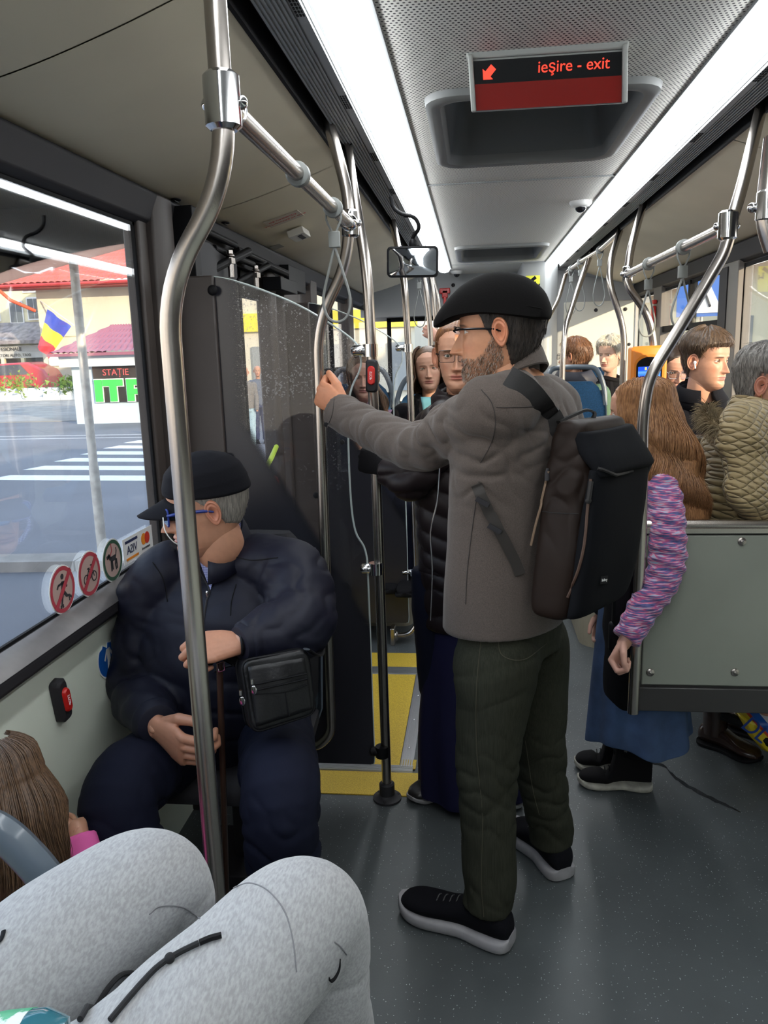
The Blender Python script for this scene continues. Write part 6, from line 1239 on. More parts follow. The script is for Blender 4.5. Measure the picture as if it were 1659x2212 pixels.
um = thing('umbrella', 'black folded umbrella poking from the side pocket of the backpack', 'umbrella', W(1385, 1040, 2.15)); g = MB(); g.tube([W(1365, 1100, 2.08), W(1382, 1020, 2.08), W(1390, 992, 2.08), W(1391, 986, 2.08)], [.022, .022, .026, .024], 14); obj('handle', g, m_blackp, um); g = MB(); g.tube([W(1340, 1180, 2.08), W(1366, 1095, 2.08)], [.03, .024], 12); obj('cover', g, m_tblack, um)
# ---------------- seated old man ----------------
om = Person('old man in navy jacket and dark baseball cap seated by the left window', (-.68, 1.9, 0))
Hd = om.head(hmat(W(468, 1184, 2.0), (-.90, -.43, -.06), -4, -3), .250, skin=(.50, .25, .155), brow=(.25, .22, .2), lips=(.36, .14, .12), nose=1.15, age=1.2, jaw=1.10)
eyes(Hd, om.root); H = .250
latO, fwO = nrm((1, -.10, 0)), nrm((-.1, -1, 0))
m_navy = mat('navy_shell_cloth', (.0045, .005, .014), .6, bump=(350, .2, .0006), spec=.3); m_navt = mat('navy_trousers', (.0045, .006, .017), .85, bump=(350, .2, .0006), spec=.2)
g = MB(); torso(g, [(W(455, 1640, 2.06), .20, .15), (W(455, 1560, 2.04), .215, .17), (W(458, 1470, 2.03), .222, .175), (W(462, 1380, 2.03), .218, .165), (W(468, 1300, 2.05), .228, .145), (W(472, 1245, 2.07), .215, .115), (W(470, 1205, 2.07), .150, .09), (W(465, 1170, 2.06), .085, .075)], latO, fwO)
sl_, el_, wl_ = W(338, 1262, 2.03), W(292, 1490, 1.97), W(338, 1560, 1.74)
sleeve(g, [W(400, 1225, 2.06), sl_, sl_*.5+el_*.5+[-.01, 0, 0], el_, el_*.45+wl_*.55, wl_], [.085, .092, .078, .075, .070, .056], .05, 50, 3)
sr_, er_, wr_ = W(625, 1240, 2.01), W(655, 1345, 1.86), W(528, 1388, 1.735)
sleeve(g, [W(540, 1215, 2.06), sr_, sr_*.45+er_*.55+[.01, .0, 0], er_, er_*.45+wr_*.55, wr_], [.085, .096, .092, .086, .074, .050], .05, 50, 7)
def of(V, N):
    d = .003*sn(V, 20, 31, 6, (1, 1, .6)); d += creases(V, W(655, 1300, 1.95), (.10, .16, .14), 46, 4, .013, (.5, .3, 1)); d += creases(V, W(600, 1370, 1.80), (.12, .12, .10), 70, 14, .009, (1, .2, .5)); d += creases(V, W(300, 1420, 1.98), (.10, .16, .2), 50, 5, .008, (.2, .5, 1)); d += creases(V, W(470, 1480, 1.9), (.25, .14, .2), 34, 6, .009, (.35, .2, 1)); d += creases(V, W(480, 1300, 1.95), (.2, .16, .16), 34, 16, .007, (1, .2, .3)); return d
jk2 = cloth('jacket', g, m_navy, om.root, .006, 3, [of]); bpy.context.view_layer.update()
# collar, shirt and zip
cN = W(462, 1172, 2.04)
def ringo(c, a, b2, z0, tf=0.0): return np.array([c+latO*a*math.sin(q)+fwO*b2*math.cos(q)+np.array([0, 0, z0+tf*math.cos(q)]) for q in np.linspace(.22, 2*PI-.22, 32)])
g = MB(); G = np.array([ringo(cN, .088, .088, -.045, -.045), ringo(cN, .080, .080, .01, -.045), ringo(cN, .078, .078, .032, -.05), ringo(cN, .083, .083, .036, -.05), ringo(cN, .098, .098, .004, -.055), ringo(cN, .108, .11, -.03, -.06)]); g.grid(G); o = obj('collar', g, m_navy, jk2); sd_ = o.modifiers.new('s', 'SOLIDIFY'); sd_.thickness = .003
m_shirt = mat('blue_check_shirt', (.20, .24, .50), .8); t = m_shirt.node_tree; b = t.nodes['Principled BSDF']; c = _n(t, 'ShaderNodeTexCoord'); s1 = _n(t, 'ShaderNodeSeparateXYZ'); t.links.new(c.outputs['Object'], s1.inputs[0])
fx = mth(t, 'LESS_THAN', mth(t, 'FRACT', mth(t, 'MULTIPLY', s1.outputs['X'], 230.0)), .45); fz = mth(t, 'LESS_THAN', mth(t, 'FRACT', mth(t, 'MULTIPLY', s1.outputs['Z'], 230.0)), .45); mx = _n(t, 'ShaderNodeMix', data_type='RGBA'); t.links.new(mth(t, 'MULTIPLY', mth(t, 'ADD', fx, fz), .5), mx.inputs[0]); mx.inputs[6].default_value = (.10, .11, .33, 1); mx.inputs[7].default_value = (.50, .54, .78, 1); t.links.new(mx.outputs[2], b.inputs['Base Color'])
g = MB(); G = np.array([ringo(cN, .074, .074, -.03, -.04), ringo(cN, .068, .068, .025, -.045), ringo(cN, .067, .067, .040, -.045), ringo(cN, .071, .071, .042, -.045), ringo(cN, .082, .082, .012, -.055)]); g.grid(G); shc = obj('shirt_collar', g, m_shirt, om.root); sd_ = shc.modifiers.new('s', 'SOLIDIFY'); sd_.thickness = .002
g = MB(); vp_ = []
for f_ in (0, .33, .66, 1.0):
    y_ = 1185+f_*88; hw_ = 1-f_; row = []
    for u_ in np.linspace(-1, 1, 7): l, nn = on_surf(452+u_*30*hw_+f_*4, y_, 1.8, 1.9, jk2); row.append(l+np.array([0, -.006, 0]))
    vp_.append(row)
g.grid(np.array(vp_)); shf = obj('shirt_front', g, m_shirt, om.root); 
sm_ = MB(); sm_.tube(seam([(416, 1190), (430, 1230), (452, 1272), (446, 1300), (440, 1340), (436, 1400)], jk2), .0030, 6); sm_.tube(seam([(492, 1185), (478, 1225), (458, 1268)], jk2), .0030, 6); lab(obj('zip', sm_, m_dgrey, jk2), 'dark front zip')
l, nn = on_surf(449, 1284, 1.8, 1.9, jk2); g = MB(); g.ell(l+nn*.006, (.004, .003, .008)); g.tube([l+nn*.007+[0, 0, -.006], l+nn*.008+[-.004, 0, -.030], l+nn*.008+[-.005, 0, -.034]], [.002, .0035, .001], 8); lab(obj('zip_puller', g, m_chrome, jk2), 'silver zip puller')
for q_ in ([(482, 1195), (540, 1210), (600, 1205)], [(330, 1215), (352, 1250), (362, 1300)], [(510, 1262), (500, 1300), (498, 1330)]): sm_ = MB(); sm_.tube(seam(q_, jk2), .0015, 5); obj('seam', sm_, m_black, jk2)
def cuffring(c, d, r0, r1, nm, m_, par, l=.022):
    d = nrm(d); g = MB(); c = np.asarray(c, float); g.tube([c-d*l, c-d*l*.4, c+d*l*.6, c+d*l*.7], [r0, r0*1.02, r1, r1*.9], 24); r = obj(nm, g, m_, par); g = MB()
    for k in (.0, .3):
        p_ = c+d*l*k; Fx, Fy = frames(np.array([p_, p_+d])); a = np.arange(24)/24*2*PI; rr_ = (r0+(r1-r0)*k)*1.02; g.tube([p_+rr_*(math.cos(q)*Fx[0]+math.sin(q)*Fy[0]) for q in a], .0011, 5, closed=True)
    lab(obj('stitching', g, mat('stitch_grey', (.30, .31, .34), .7) if 'stitch_grey' not in bpy.data.materials else bpy.data.materials['stitch_grey'], r), 'pale double stitching'); return r
cuffring(wl_+(wl_-el_)*.02, wl_-el_, .058, .049, 'cuff', m_navy, jk2); cuffring(wr_, wr_-er_, .050, .043, 'cuff', m_navy, jk2)
# hands
hL = W(395, 1622, 1.66); wL = W(343, 1572, 1.72); om.add(hand_mb(wL, hL-wL, (.5, -.4, .4), (.15, .5, -1), 'rest', 1.18, .0022, curl=(34, 62, 40), forearm=el_*.4+wl_*.6), (.62, .55, .55) if False else (.92, .86, .84))
hR = W(448, 1398, 1.70); wR = W(520, 1388, 1.735); om.add(hand_mb(wR, hR-wR, (-.1, .75, .5), (-.1, .2, -1), 'fist', 1.12, .0022, curl=(50, 75, 55), forearm=er_*.4+wr_*.6), (1.02, .95, .93))
om.limb([W(465, 1200, 2.06), W(462, 1400, 2.05), W(455, 1620, 2.06)], [.07, .10, .10]); om.limb([W(440, 1215, 2.06), sl_, el_, wl_, wL], [.04, .04, .035, .028, .028]); om.limb([W(500, 1215, 2.06), sr_, er_, wr_, wR], [.04, .04, .035, .028, .028])
k1, k2 = np.array((-.845, 1.60, .585)), np.array((-.455, 1.62, .60)); a1, a2 = np.array((-.74, 1.58, .10)), np.array((-.47, 1.66, .10)); h1, h2 = np.array((-.80, 2.05, .545)), np.array((-.58, 2.05, .545))
om.limb([h1, k1, a1, a1+[0, 0, -.05]], [.06, .05, .04, .035]); om.limb([h2, k2, a2, a2+[0, 0, -.05]], [.06, .05, .04, .035]); om.limb([h1, h2], [.09, .09]); om.finish(.066, W(465, 1205, 2.06))
g = MB(); torso(g, [((-.69, 2.08, .46), .19, .14), ((-.69, 2.08, .56), .205, .17), ((-.69, 2.06, .66), .20, .16)], latO, fwO)
sleeve(g, [h1, h1*.5+k1*.5+[0, 0, .005], k1, k1*.6+a1*.4+[0, -.01, 0], k1*.25+a1*.75, a1+[0, 0, -.02]], [.105, .098, .090, .082, .080, .078], .03, 45, 3); sleeve(g, [h2, h2*.5+k2*.5+[0, 0, .005], k2, k2*.6+a2*.4+[0, -.01, 0], k2*.25+a2*.75, a2+[0, 0, -.02]], [.105, .100, .092, .084, .080, .078], .03, 45, 8)
cloth('trousers', g, m_navt, om.root, .006, 3, [(.003, 22, 3), lambda V, N: creases(V, k2+[0, .02, -.1], (.12, .14, .12), 48, 5, .016, (.3, .3, 1)), lambda V, N: creases(V, k1+[0, .02, -.1], (.12, .14, .12), 48, 6, .014, (.3, .3, 1)), lambda V, N: creases(V, k1*.5+h1*.5, (.14, .2, .1), 40, 9, .008, (.6, 1, .1)), lambda V, N: creases(V, k2*.6+h2*.4, (.14, .2, .1), 40, 19, .008, (.6, 1, .1))])
m_shb = mat('black_leather', (.010, .009, .009), .35, bump=(60, .1))
shoe(om.root, (-.735, 1.64, 0), (-.76, 1.36, 0), m_shb, m_black, h=.08); shoe(om.root, (-.47, 1.72, 0), (-.45, 1.44, 0), m_shb, m_black, h=.08)
short_hair(Hd, om.root, hair_mat('hair_silver', (.34, .31, .27), (.12, .11, .10)), .003, ([0, .6, .95, 1.15, 1.45, 1.62, 1.75, 2.0, 3.14], [.90, .86, .74, .60, .50, .52, .42, .30, .18]), 500, .014, .0009, 3, .4)
# baseball cap
mb, V, m, T, TH = hair_shell(Hd, lambda T, TH: .010+.008*sstep((T-.7)/.2), ([0, .8, 1.5, 2.2, 3.14], [.655, .64, .60, .585, .57]), 2, .03, wav=0); mb.xf(Hd['M']); m_cap2 = mat('charcoal_cap_cloth', (.009, .009, .012), .9, spec=.15, bump=(200, .2)); bc = obj('baseball_cap', mb, m_cap2, om.root)
g = MB(); nu, nv = 15, 8; G = np.zeros((nu, nv, 3))
for i in range(nu):
    u_ = (i/(nu-1)*2-1)
    for j in range(nv): v_ = j/(nv-1); x_ = u_*.074*(1-.10*v_); y_ = .088+math.cos(u_*1.15)*.012+v_*(.082*math.sqrt(max(0, 1-u_**2*.92)))-.03*u_*u_; G[i, j] = (x_, y_, (.655*H)-.018*u_*u_-.030*v_)
g.grid(G); g.xf(Hd['M']); o = obj('visor', g, m_cap2, bc); sd_ = o.modifiers.new('s', 'SOLIDIFY'); sd_.thickness = .004
# sunglasses
m_blue = mat('blue_frame', (.01, .03, .22), .35); o = spectacles(Hd, om.root, m_blue, mat('mirror_blue_lens', (.05, .22, .50), .08, .8), w=.030, h=.021, rad=.008, dy=.020, tr=.0026)
g = MB(); a = [W(352, 1118, 1.88), W(356, 1145, 1.87), W(372, 1168, 1.88), W(392, 1180, 1.90)]; g.tube(a, .0016, 6, smooth=4); lab(obj('earphone_wire', g, m_sw, om.root), 'white earphone wire')
g = MB(); d = nrm(wR-hR); p_ = wR-d*.002; Fx, Fy = frames(np.array([p_, p_+d])); a = np.arange(24)/24*2*PI; g.tube([p_+.036*(math.cos(q)*Fx[0]+.75*math.sin(q)*Fy[0]) for q in a], .004, 6, closed=True); lab(obj('bracelet', g, m_blackp, om.root), 'black wristband')
# cane
cn = thing('walking_cane', 'brown walking cane with a black handle held by the old man', 'cane', P('z', 0, 494, 2060)); top = W(474, 1432, 1.725); bot = P('z', 0, 494, 2060)+[0, 0, .012]
g = MB(); g.tube([top, top*.5+bot*.5, bot], [.0085, .008, .0075], 10); obj('shaft', g, mat('cane_brown', (.045, .022, .014), .3, coat=.4), cn)
g = MB(); g.tube([W(450, 1432, 1.70), top+[0, 0, .022], W(500, 1424, 1.745), W(513, 1434, 1.75)], [.010, .012, .013, .010], 10, smooth=4); obj('handle', g, m_blackp, cn)
g = MB(); g.tube([bot+[0, 0, .03], bot, bot-[0, 0, .010]], [.010, .012, .012], 10); obj('rubber_tip', g, m_black, cn)
# shoulder bag on his lap
sb_ = thing('shoulder_bag', 'black leather shoulder bag with two zip pulls on the old man lap', 'bag', W(590, 1560, 1.72)); m_lea = mat('black_grained_leather', (.006, .006, .007), .42, bump=(170, .6, .0012), spec=.35)
c_ = [W(520, 1428, 1.66), W(664, 1403, 1.73), W(682, 1540, 1.71), W(546, 1584, 1.62)]; ctr_ = sum(c_)/4; nB = nrm(np.cross(c_[1]-c_[0], c_[3]-c_[0])); nB = nB if nB[1] < 0 else -nB
def brect(sc, off, r=.16, k=6):
    q = [ctr_+(p_-ctr_)*sc for p_ in c_]; o_ = []
    for i in range(4):
        a, b2, d_ = q[i-1], q[i], q[(i+1) % 4]
        for t_ in np.linspace(0, 1, k): p0_, p1_ = b2+(a-b2)*r, b2+(d_-b2)*r; o_.append((1-t_)**2*p0_+2*t_*(1-t_)*b2+t_*t_*p1_+nB*off)
    return np.array(o_)
g = MB(); g.rings(np.array([brect(.93, -.095), brect(1.0, -.085), brect(1.03, -.04), brect(1.02, -.012), brect(1.0, 0), brect(.96, .006)])); g.rings(np.array([brect(.93, -.095), brect(.5, -.10)])) if False else None
bbody = cloth('body', g, m_lea, sb_, .004, 2, [(.003, 30, 3), (.0015, 70, 4)])
g = MB(); g.tube(brect(1.0, -.002), .0038, 6, closed=True); g.tube(brect(1.02, -.088), .0038, 6, closed=True); obj('piping', g, m_blackp, sb_)
g = MB(); c2 = [W(534, 1440, 1.665), W(655, 1420, 1.725), W(672, 1530, 1.71), W(552, 1568, 1.63)]; 
def quadp(u_, v_, off): return (c2[0]*(1-u_)+c2[1]*u_)*(1-v_)+(c2[3]*(1-u_)+c2[2]*u_)*v_+nB*off
G = np.array([[quadp(u_, v_, .010+.006*math.sin(u_*PI)*math.sin(v_*PI)+.0015*math.sin(u_*14)) for v_ in np.linspace(0, 1, 14)] for u_ in np.linspace(0, 1, 16)]); g.grid(G); o = obj('front_pocket', g, m_lea, sb_); sd_ = o.modifiers.new('s', 'SOLIDIFY'); sd_.thickness = .008; sd_.offset = 0
g = MB()
for v_, a_ in ((.30, 0), (.40, .0)): g.tube([quadp(u_, v_+.04*math.sin(u_*5)*(a_), .022) for u_ in np.linspace(.02, .98, 12)], .0022, 6)
g.tube([quadp(u_, .50+.05*math.sin(u_*4-1), .021) for u_ in np.linspace(.02, .98, 16)], .0014, 5); g.tube([quadp(.55+.02*v_, v_, .021) for v_ in np.linspace(.54, .98, 8)], .0014, 5); obj('zip_line', g, m_black, sb_)
for px, py, l in ((545, 1474, .026), (520, 1498, .028)):
    p_ = W(px, py, 1.615); g = MB(); g.tube([p_+[0, 0, .008], p_+[0, 0, -.004]], .0035, 8); g.ell(p_+[.003, -.002, -.018], (.0068, .0018, .011)); obj('zip_pull', g, m_chrome, sb_)
g = MB(); q = [W(662, 1402, 1.72), W(690, 1415, 1.78), W(692, 1380, 1.88), W(672, 1330, 1.95)]; g.tube(q, .010, 8, smooth=4, flat=.3); obj('strap', g, m_lea, sb_); g = MB(); g.tube([W(508, 1436, 1.74), W(490, 1440, 1.78), W(470, 1450, 1.84)], .010, 8, smooth=4, flat=.3); obj('strap', g, m_lea, sb_)
g = MB(); q = W(478, 1440, 1.71); g.tube(rrect(q, np.array([1, 0, .3]), np.array([0, 0, 1.]), .008, .011, .002), .0018, 6, closed=True); lab(obj('strap_buckle', g, m_chrome, sb_), 'small metal strap ring')
# ---------------- photographer's legs in grey joggers ----------------
ph = Person('seated person of whom only the pale grey jogger legs show at the bottom left', (-.3, .8, 0))
m_jog = mat('heather_grey_jersey', (.375, .38, .385), .95, noise=(150, .26, .36, .64), bump=(200, .35, .001), stretch=(2.2, .7, 1.6), sheen=.2)
kr_, kl_ = np.array((-.235, .90, .862)), np.array((-.475, .955, .865)); hr_, hl_ = np.array((-.50, .42, .785)), np.array((-.76, .45, .77)); ar2, al2 = np.array((-.205, .96, .42)), np.array((-.44, 1.02, .42))
g = MB(); sleeve(g, [hr_+(hr_-kr_)*.2, hr_, hr_*.5+kr_*.5+[0, 0, .004], kr_*.88+hr_*.12+[0, 0, .004], kr_+[.008, .014, -.022], kr_*.62+ar2*.38+[.0, .005, 0], ar2, ar2+[0, 0, -.3]], [.125, .112, .100, .088, .080, .074, .070, .055], .012, 40, 3, k=10, n=40)
rj = cloth('jogger_leg', g, m_jog, ph.root, .0045, 4, [(.003, 18, 3), lambda V, N: creases(V, hr_*.7+kr_*.3, (.16, .16, .12), 36, 4, .008, (1, .4, .2)), lambda V, N: creases(V, kr_+[0, .0, -.12], (.09, .09, .1), 50, 5, .007, (.3, .3, 1))])
g = MB(); sleeve(g, [hl_+(hl_-kl_)*.2, hl_, hl_*.5+kl_*.5+[0, 0, .004], kl_*.88+hl_*.12+[0, 0, .004], kl_+[.006, .014, -.022], kl_*.62+al2*.38, al2, al2+[0, 0, -.3]], [.13, .118, .104, .088, .078, .072, .068, .055], .012, 40, 8, k=10, n=40)
g.ell((-.62, .42, .76), (.20, .14, .12))
lj = cloth('jogger_leg', g, m_jog, ph.root, .0045, 4, [(.003, 18, 9), lambda V, N: creases(V, kl_+[0, .0, -.12], (.09, .09, .1), 50, 5, .008, (.3, .3, 1))]); bpy.context.view_layer.update()
bo = MB()
for a in ([hr_, kr_, ar2, ar2+[0, 0, -.36], ar2+[0, .12, -.40]], [hl_, kl_, al2, al2+[0, 0, -.36], al2+[0, .12, -.40]]): bo.tube(cat(a, 4), cat(np.array([[.06], [.05], [.04], [.03], [.03]]), 4)[:, 0], 12)
bo.tube([(-.62, .40, .76), (-.62, .30, 1.0)], .10, 16); rb_ = remesh(bo, .01, 2); rb_.c = np.ones((rb_.n, 3))*[.5, .27, .17]; obj('body', rb_, m_skin, ph.root)
def any_surf(px, py, obs, off=.004):
    best = None
    for ob in obs:
        ok, loc, nn, fi = ob.ray_cast(Vector(CP), Vector(ray(px, py)))
        if ok and (best is None or (np.array(loc)-CP)@CW < (best[0]-CP)@CW): best = (np.array(loc), np.array(nn))
    return (best[0]+best[1]*off) if best is not None else W(px, py, .75)
def dpath(pxs, obs, off, k=5): return np.array([any_surf(x_, y_, obs, off) for x_, y_ in cat(np.array(pxs, float), k)])
m_cord2 = mat('black_drawcord', (.012, .012, .014), .8, noise=(260, -6.0, .60, .64), col2=None) if False else mat('black_drawcord', (.012, .012, .014), .85, bump=(900, .6, .001))
g = MB(); q = dpath([(240, 2212), (275, 2170), (310, 2130), (345, 2095), (385, 2068), (430, 2045)], (rj, lj), .005); g.tube(q, .0034, 8); g.ell(q[-8] if len(q) > 8 else q[0], (.006, .006, .006)); g2 = MB(); q2 = dpath([(432, 2044), (455, 2034), (479, 2027)], (rj, lj), .005); g2.tube(q2, .0036, 8); o = obj('drawcord', g, m_cord2, ph.root); obj('cord_tip', g2, m_blackp, o)
g = MB(); q = dpath([(175, 2212), (205, 2165), (232, 2125), (255, 2103), (275, 2098), (288, 2100)], (rj, lj), .005); g.tube(q, .0034, 8); obj('drawcord', g, m_cord2, ph.root)
for pxs in ([(505, 1918), (540, 1908), (580, 1925), (615, 1970), (632, 2030), (640, 2100)], [(722, 2035), (735, 2045), (748, 2062)], [(322, 1975), (345, 1958), (395, 1960), (432, 1985)]): g = MB(); g.tube(dpath(pxs, (rj, lj), .0006), .0009, 5); obj('seam', g, bpy.data.materials.get('seam_grey') or mat('seam_grey', (.20, .20, .21), .9), ph.root)
g = MB(); q = dpath([(733, 2070), (731, 2092), (722, 2110), (712, 2118), (709, 2110)], (rj,), .0015, 4); n_ = len(q); g.tube(q, np.concatenate([np.linspace(.0006, .0030, n_-4), np.linspace(.0028, .0008, 4)]), 6, flat=.4); lab(obj('tick_mark', g, m_black, ph.root), 'small dark tick mark')
g = MB(); q = dpath([(-10, 2040), (0, 2034), (6, 2022), (8, 2012)], (rj, lj), .0015, 3); g.tube(q, .003, 6, flat=.4); obj('tick_mark', g, m_black, ph.root)
bt = thing('bottle', 'teal glossy bottle with a white and green label in the bottom left corner', 'bottle', W(40, 2190, .55)); a, b2 = W(-20, 2215, .60), W(118, 2205, .60); d = b2-a
g = MB(); g.tube([a-d*.6-[0, .0, .03], a+d*.2-[0, 0, .022], a+d*.8-[0, 0, .020], a+d*1.0-[0, 0, .024], a+d*1.05-[0, 0, .03]], [.028, .028, .027, .022, .010], 24); obj('bottle_body', g, mat('teal_plastic', (.03, .14, .18), .08, coat=1), bt); g = MB(); g.tube([a-d*.6-[0, .0, .03], a+d*.2-[0, 0, .022], a+d*.62-[0, 0, .0206]], [.0285, .0285, .0278], 24); obj('label_wrap', g, mat('label_white', (.62, .68, .66), .4, noise=(26, .1, .53, .56), col2=(.05, .35, .18)), bt)
# ---------------- other passengers ----------------
def long_hair(Hd, parent, m_, length, n, seed, amin=.95, thick=.012, r=.0035, wave=.006, wf=38, flare=.25, sway=(0, 0), t0=LONGH, endvar=.25, taper=.5, over=None, full=False):
    H = Hd['H']; rs = np.random.RandomState(seed); mb, V, m, T, TH = hair_shell(Hd, thick*.3, t0, seed, .12, wav=24)
    tl = None
    def path(a, dz, off, ph, L):
        pts = []; tl = np.array([.97, .92, .87, .82, .77, .72, .68]) if full else np.array([.97, .90, .80, .68, .55, .42, .32])
        tm = np.interp(abs(a), [0, amin, amin+.25], [1, .86, .97]); x, y = head_base(H, np.minimum(tl, tm), np.full(7, a)); k = 1+off/np.maximum(np.hypot(x, y), .02)
        for i in range(7): pts.append(np.array([x[i]*k[i], y[i]*k[i], min(tl[i], tm)*H+(off*.8 if tl[i] > .8 else 0)]))
        nd = max(4, int(L/.035)); b_ = pts[-1].copy()
        for j in range(1, nd+1):
            s_ = j/nd; f_ = 1+flare*math.sin(s_*PI*.75)-taper*.25*s_*s_; q = np.array([b_[0]*f_+sway[0]*s_, b_[1]*f_+sway[1]*s_, b_[2]-L*s_]); q[:2] += wave*np.array([math.sin(ph+s_*L*wf), math.cos(ph*1.7+s_*L*wf*.8)])*min(1, s_*2); pts.append(q)
        return np.array(pts)
    na = 44; A = np.concatenate([np.linspace(-PI, -amin-.05, na//2), np.linspace(amin+.05, PI, na//2)])
    for sd in (-1, 1):
        Gs = []
        for a in np.linspace(amin+.04, PI, 26): Gs.append(path(sd*a, 0, thick+.002, a*3, length*.93)[3:])
        G = np.array(Gs); mb.grid(G); G2 = G*[.90, .90, 1]; mb.grid(G2)
    for q in range(n):
        a = rs.uniform(amin, PI)*rs.choice([-1, 1]); pt = path(a, 0, thick+.001+rs.rand()*.007, a*3+rs.rand()*.8, length*(1-endvar*rs.rand())); s0 = rs.randint(0, 4); pt = pt[s0:]; rr_ = r*(.5+.6*rs.rand())*np.interp(np.linspace(0, 1, len(pt)), [0, .15, .7, 1], [.3, 1, .8, .1]); mb.tube(pt, rr_, 5, caps=False, smooth=2)
    mb.xf(Hd['M']); return obj('hair', mb, m_, parent)
def rider(label, chin, face, body=None, seatz=.78, floorz=.3, H=.232, skin=(.52, .27, .17), top=None, pants=None, sh_=.185, dep=.115, tilt=0, roll=0, fem=False, seed=3, brow=(.08, .05, .035), lips=(.45, .16, .13), iris=None, arms=True, look=(0, 1, 0), stand=False, armpts=None, lap=.28, neck_r=.048, nose=1.0, age=0, shoes=True, gape=1.0, lean=0, folds=None, jn='jacket', group=None, hands=True, thighs=.42):
    chin = np.asarray(chin, float); f = nrm([*(body or face)[:2], 0]); lt_ = np.array([f[1], -f[0], 0]); base = chin-f*.035
    p = Person(label, (base[0], base[1], floorz), group); Hd = p.head(hmat(chin, face, tilt, roll), H, skin=skin, brow=brow, lips=lips, fem=fem, nose=nose, age=age, gape=gape); eyes(Hd, p.root, look, iris)
    z = chin[2]; hipz = seatz+.02 if not stand else floorz+.86; g = MB()
    torso(g, [(base*[1, 1, 0]+[0, 0, hipz], sh_*.92, dep*1.15), (base*[1, 1, 0]+[0, 0, hipz*.6+(z-.16)*.4], sh_*.88, dep*1.1), (base*[1, 1, 0]+[0, 0, z-.22], sh_, dep*1.05), (base*[1, 1, 0]+[0, 0, z-.135], sh_*.96, dep*.9), (base*[1, 1, 0]+[0, 0, z-.095], sh_*.72, dep*.72), (base*[1, 1, 0]+[0, 0, z-.06], .075, .072)], lt_, f)
    s = MB()
    for q in (armpts or []): p.limb(q, np.interp(np.linspace(0, 1, len(q)), [0, 1], [.032, .020]))
    for sd in (-1, 1):
        if armpts: continue
        a = base*[1, 1, 0]+lt_*sd*(sh_*.92)+[0, 0, z-.155]; e = base*[1, 1, 0]+lt_*sd*(sh_*1.12)+f*.05+[0, 0, z-.42]; w_ = base*[1, 1, 0]+lt_*sd*.07+f*lap+[0, 0, max(hipz+.13, z-.46)] if not stand else e+[0, 0, -.24]+f*.06
        sleeve(g, [a*.7+base*.3*[1, 1, 0]+[0, 0, (z-.10)*.3], a, a*.5+e*.5, e, e*.5+w_*.5, w_], [.06, .066, .056, .052, .046, .040], .05, 55, seed+sd)
        p.limb([a, e, w_, w_+f*.02], [.032, .03, .024, .022])
        if hands: p.add(hand_mb(w_, f*.8-lt_*sd*.7+[0, 0, -.15], (0, 0, 1) if sd > 0 else (0, 0, 1), -lt_*sd, 'rest', .95, .0034))
    jk_ = cloth(jn, g, top, p.root, .008, 3, folds or [(.0035, 24, seed), lambda V, N: creases(V, base+[0, 0, -.3], (.3, .3, .3), 30, seed, .008, (1, 1, .3))])
    g = MB(); torso(g, [(base*[1, 1, 0]+[0, 0, hipz-.07], sh_*.8, dep*1.1), (base*[1, 1, 0]+[0, 0, hipz+.06], sh_*.82, dep*1.1)], lt_, f)
    for sd in (-1, 1):
        h_ = base*[1, 1, 0]+lt_*sd*.09+[0, 0, hipz]; k_ = h_+f*thighs+lt_*sd*.05 if not stand else h_+f*.02+[0, 0, -.42]; an_ = k_*[1, 1, 0]+[0, 0, floorz+(.08 if shoes else .34)]+f*.02
        sleeve(g, [h_, h_*.5+k_*.5, k_, k_*.6+an_*.4, an_+[0, 0, .04], an_], [.09, .085, .072, .064, .056, .055], .03, 45, seed+sd+9); p.limb([h_, k_, an_, an_-[0, 0, .04]], [.05, .045, .035, .03])
        if shoes: q = an_*[1, 1, 0]+[0, 0, floorz]-f*.05; shoe(p.root, q, q+f*.26, m_tblack, m_black, h=.08)
    cloth('trousers', g, pants or m_navt, p.root, .009, 3, [(.004, 26, seed+2)])
    p.limb([base*[1, 1, 0]+[0, 0, z-.1], base*[1, 1, 0]+[0, 0, z-.35], base*[1, 1, 0]+[0, 0, hipz]], [.06, .08, .08]); p.finish(neck_r, base*[1, 1, 0]+[0, 0, z-.10], .009); p.base = base; p.f = f; p.lt = lt_; p.jk = jk_; return p
def collar_ring(p, r0, r1, z0, z1, m_, nm='collar', par=None, tilt=-.02, open_=.35, th=.006, dx=(0, 0)):
    c = p.base*[1, 1, 0]+[dx[0], dx[1], p.Hd['M'][2, 3]]; q = np.linspace(open_, 2*PI-open_, 30); mk = lambda r, z: np.array([c+p.lt*r*math.sin(a)+p.f*r*math.cos(a)+np.array([0, 0, z+tilt*math.cos(a)]) for a in q])
    g = MB(); g.grid(np.array([mk(r0, z0), mk((r0+r1)/2*1.04, (z0+z1)/2), mk(r1, z1), mk(r1*1.06, z1-.004), mk(r0*1.22, z0*.6+z1*.4)])); o = obj(nm, g, m_, par or p.jk); s = o.modifiers.new('s', 'SOLIDIFY'); s.thickness = th; return o
m_hood = mat('black_hoodie', (.0045, .0045, .007), .9, bump=(200, .25), spec=.2); m_puff = mat('dark_brown_puffer', (.012, .007, .008), .5, bump=(200, .1), spec=.3)
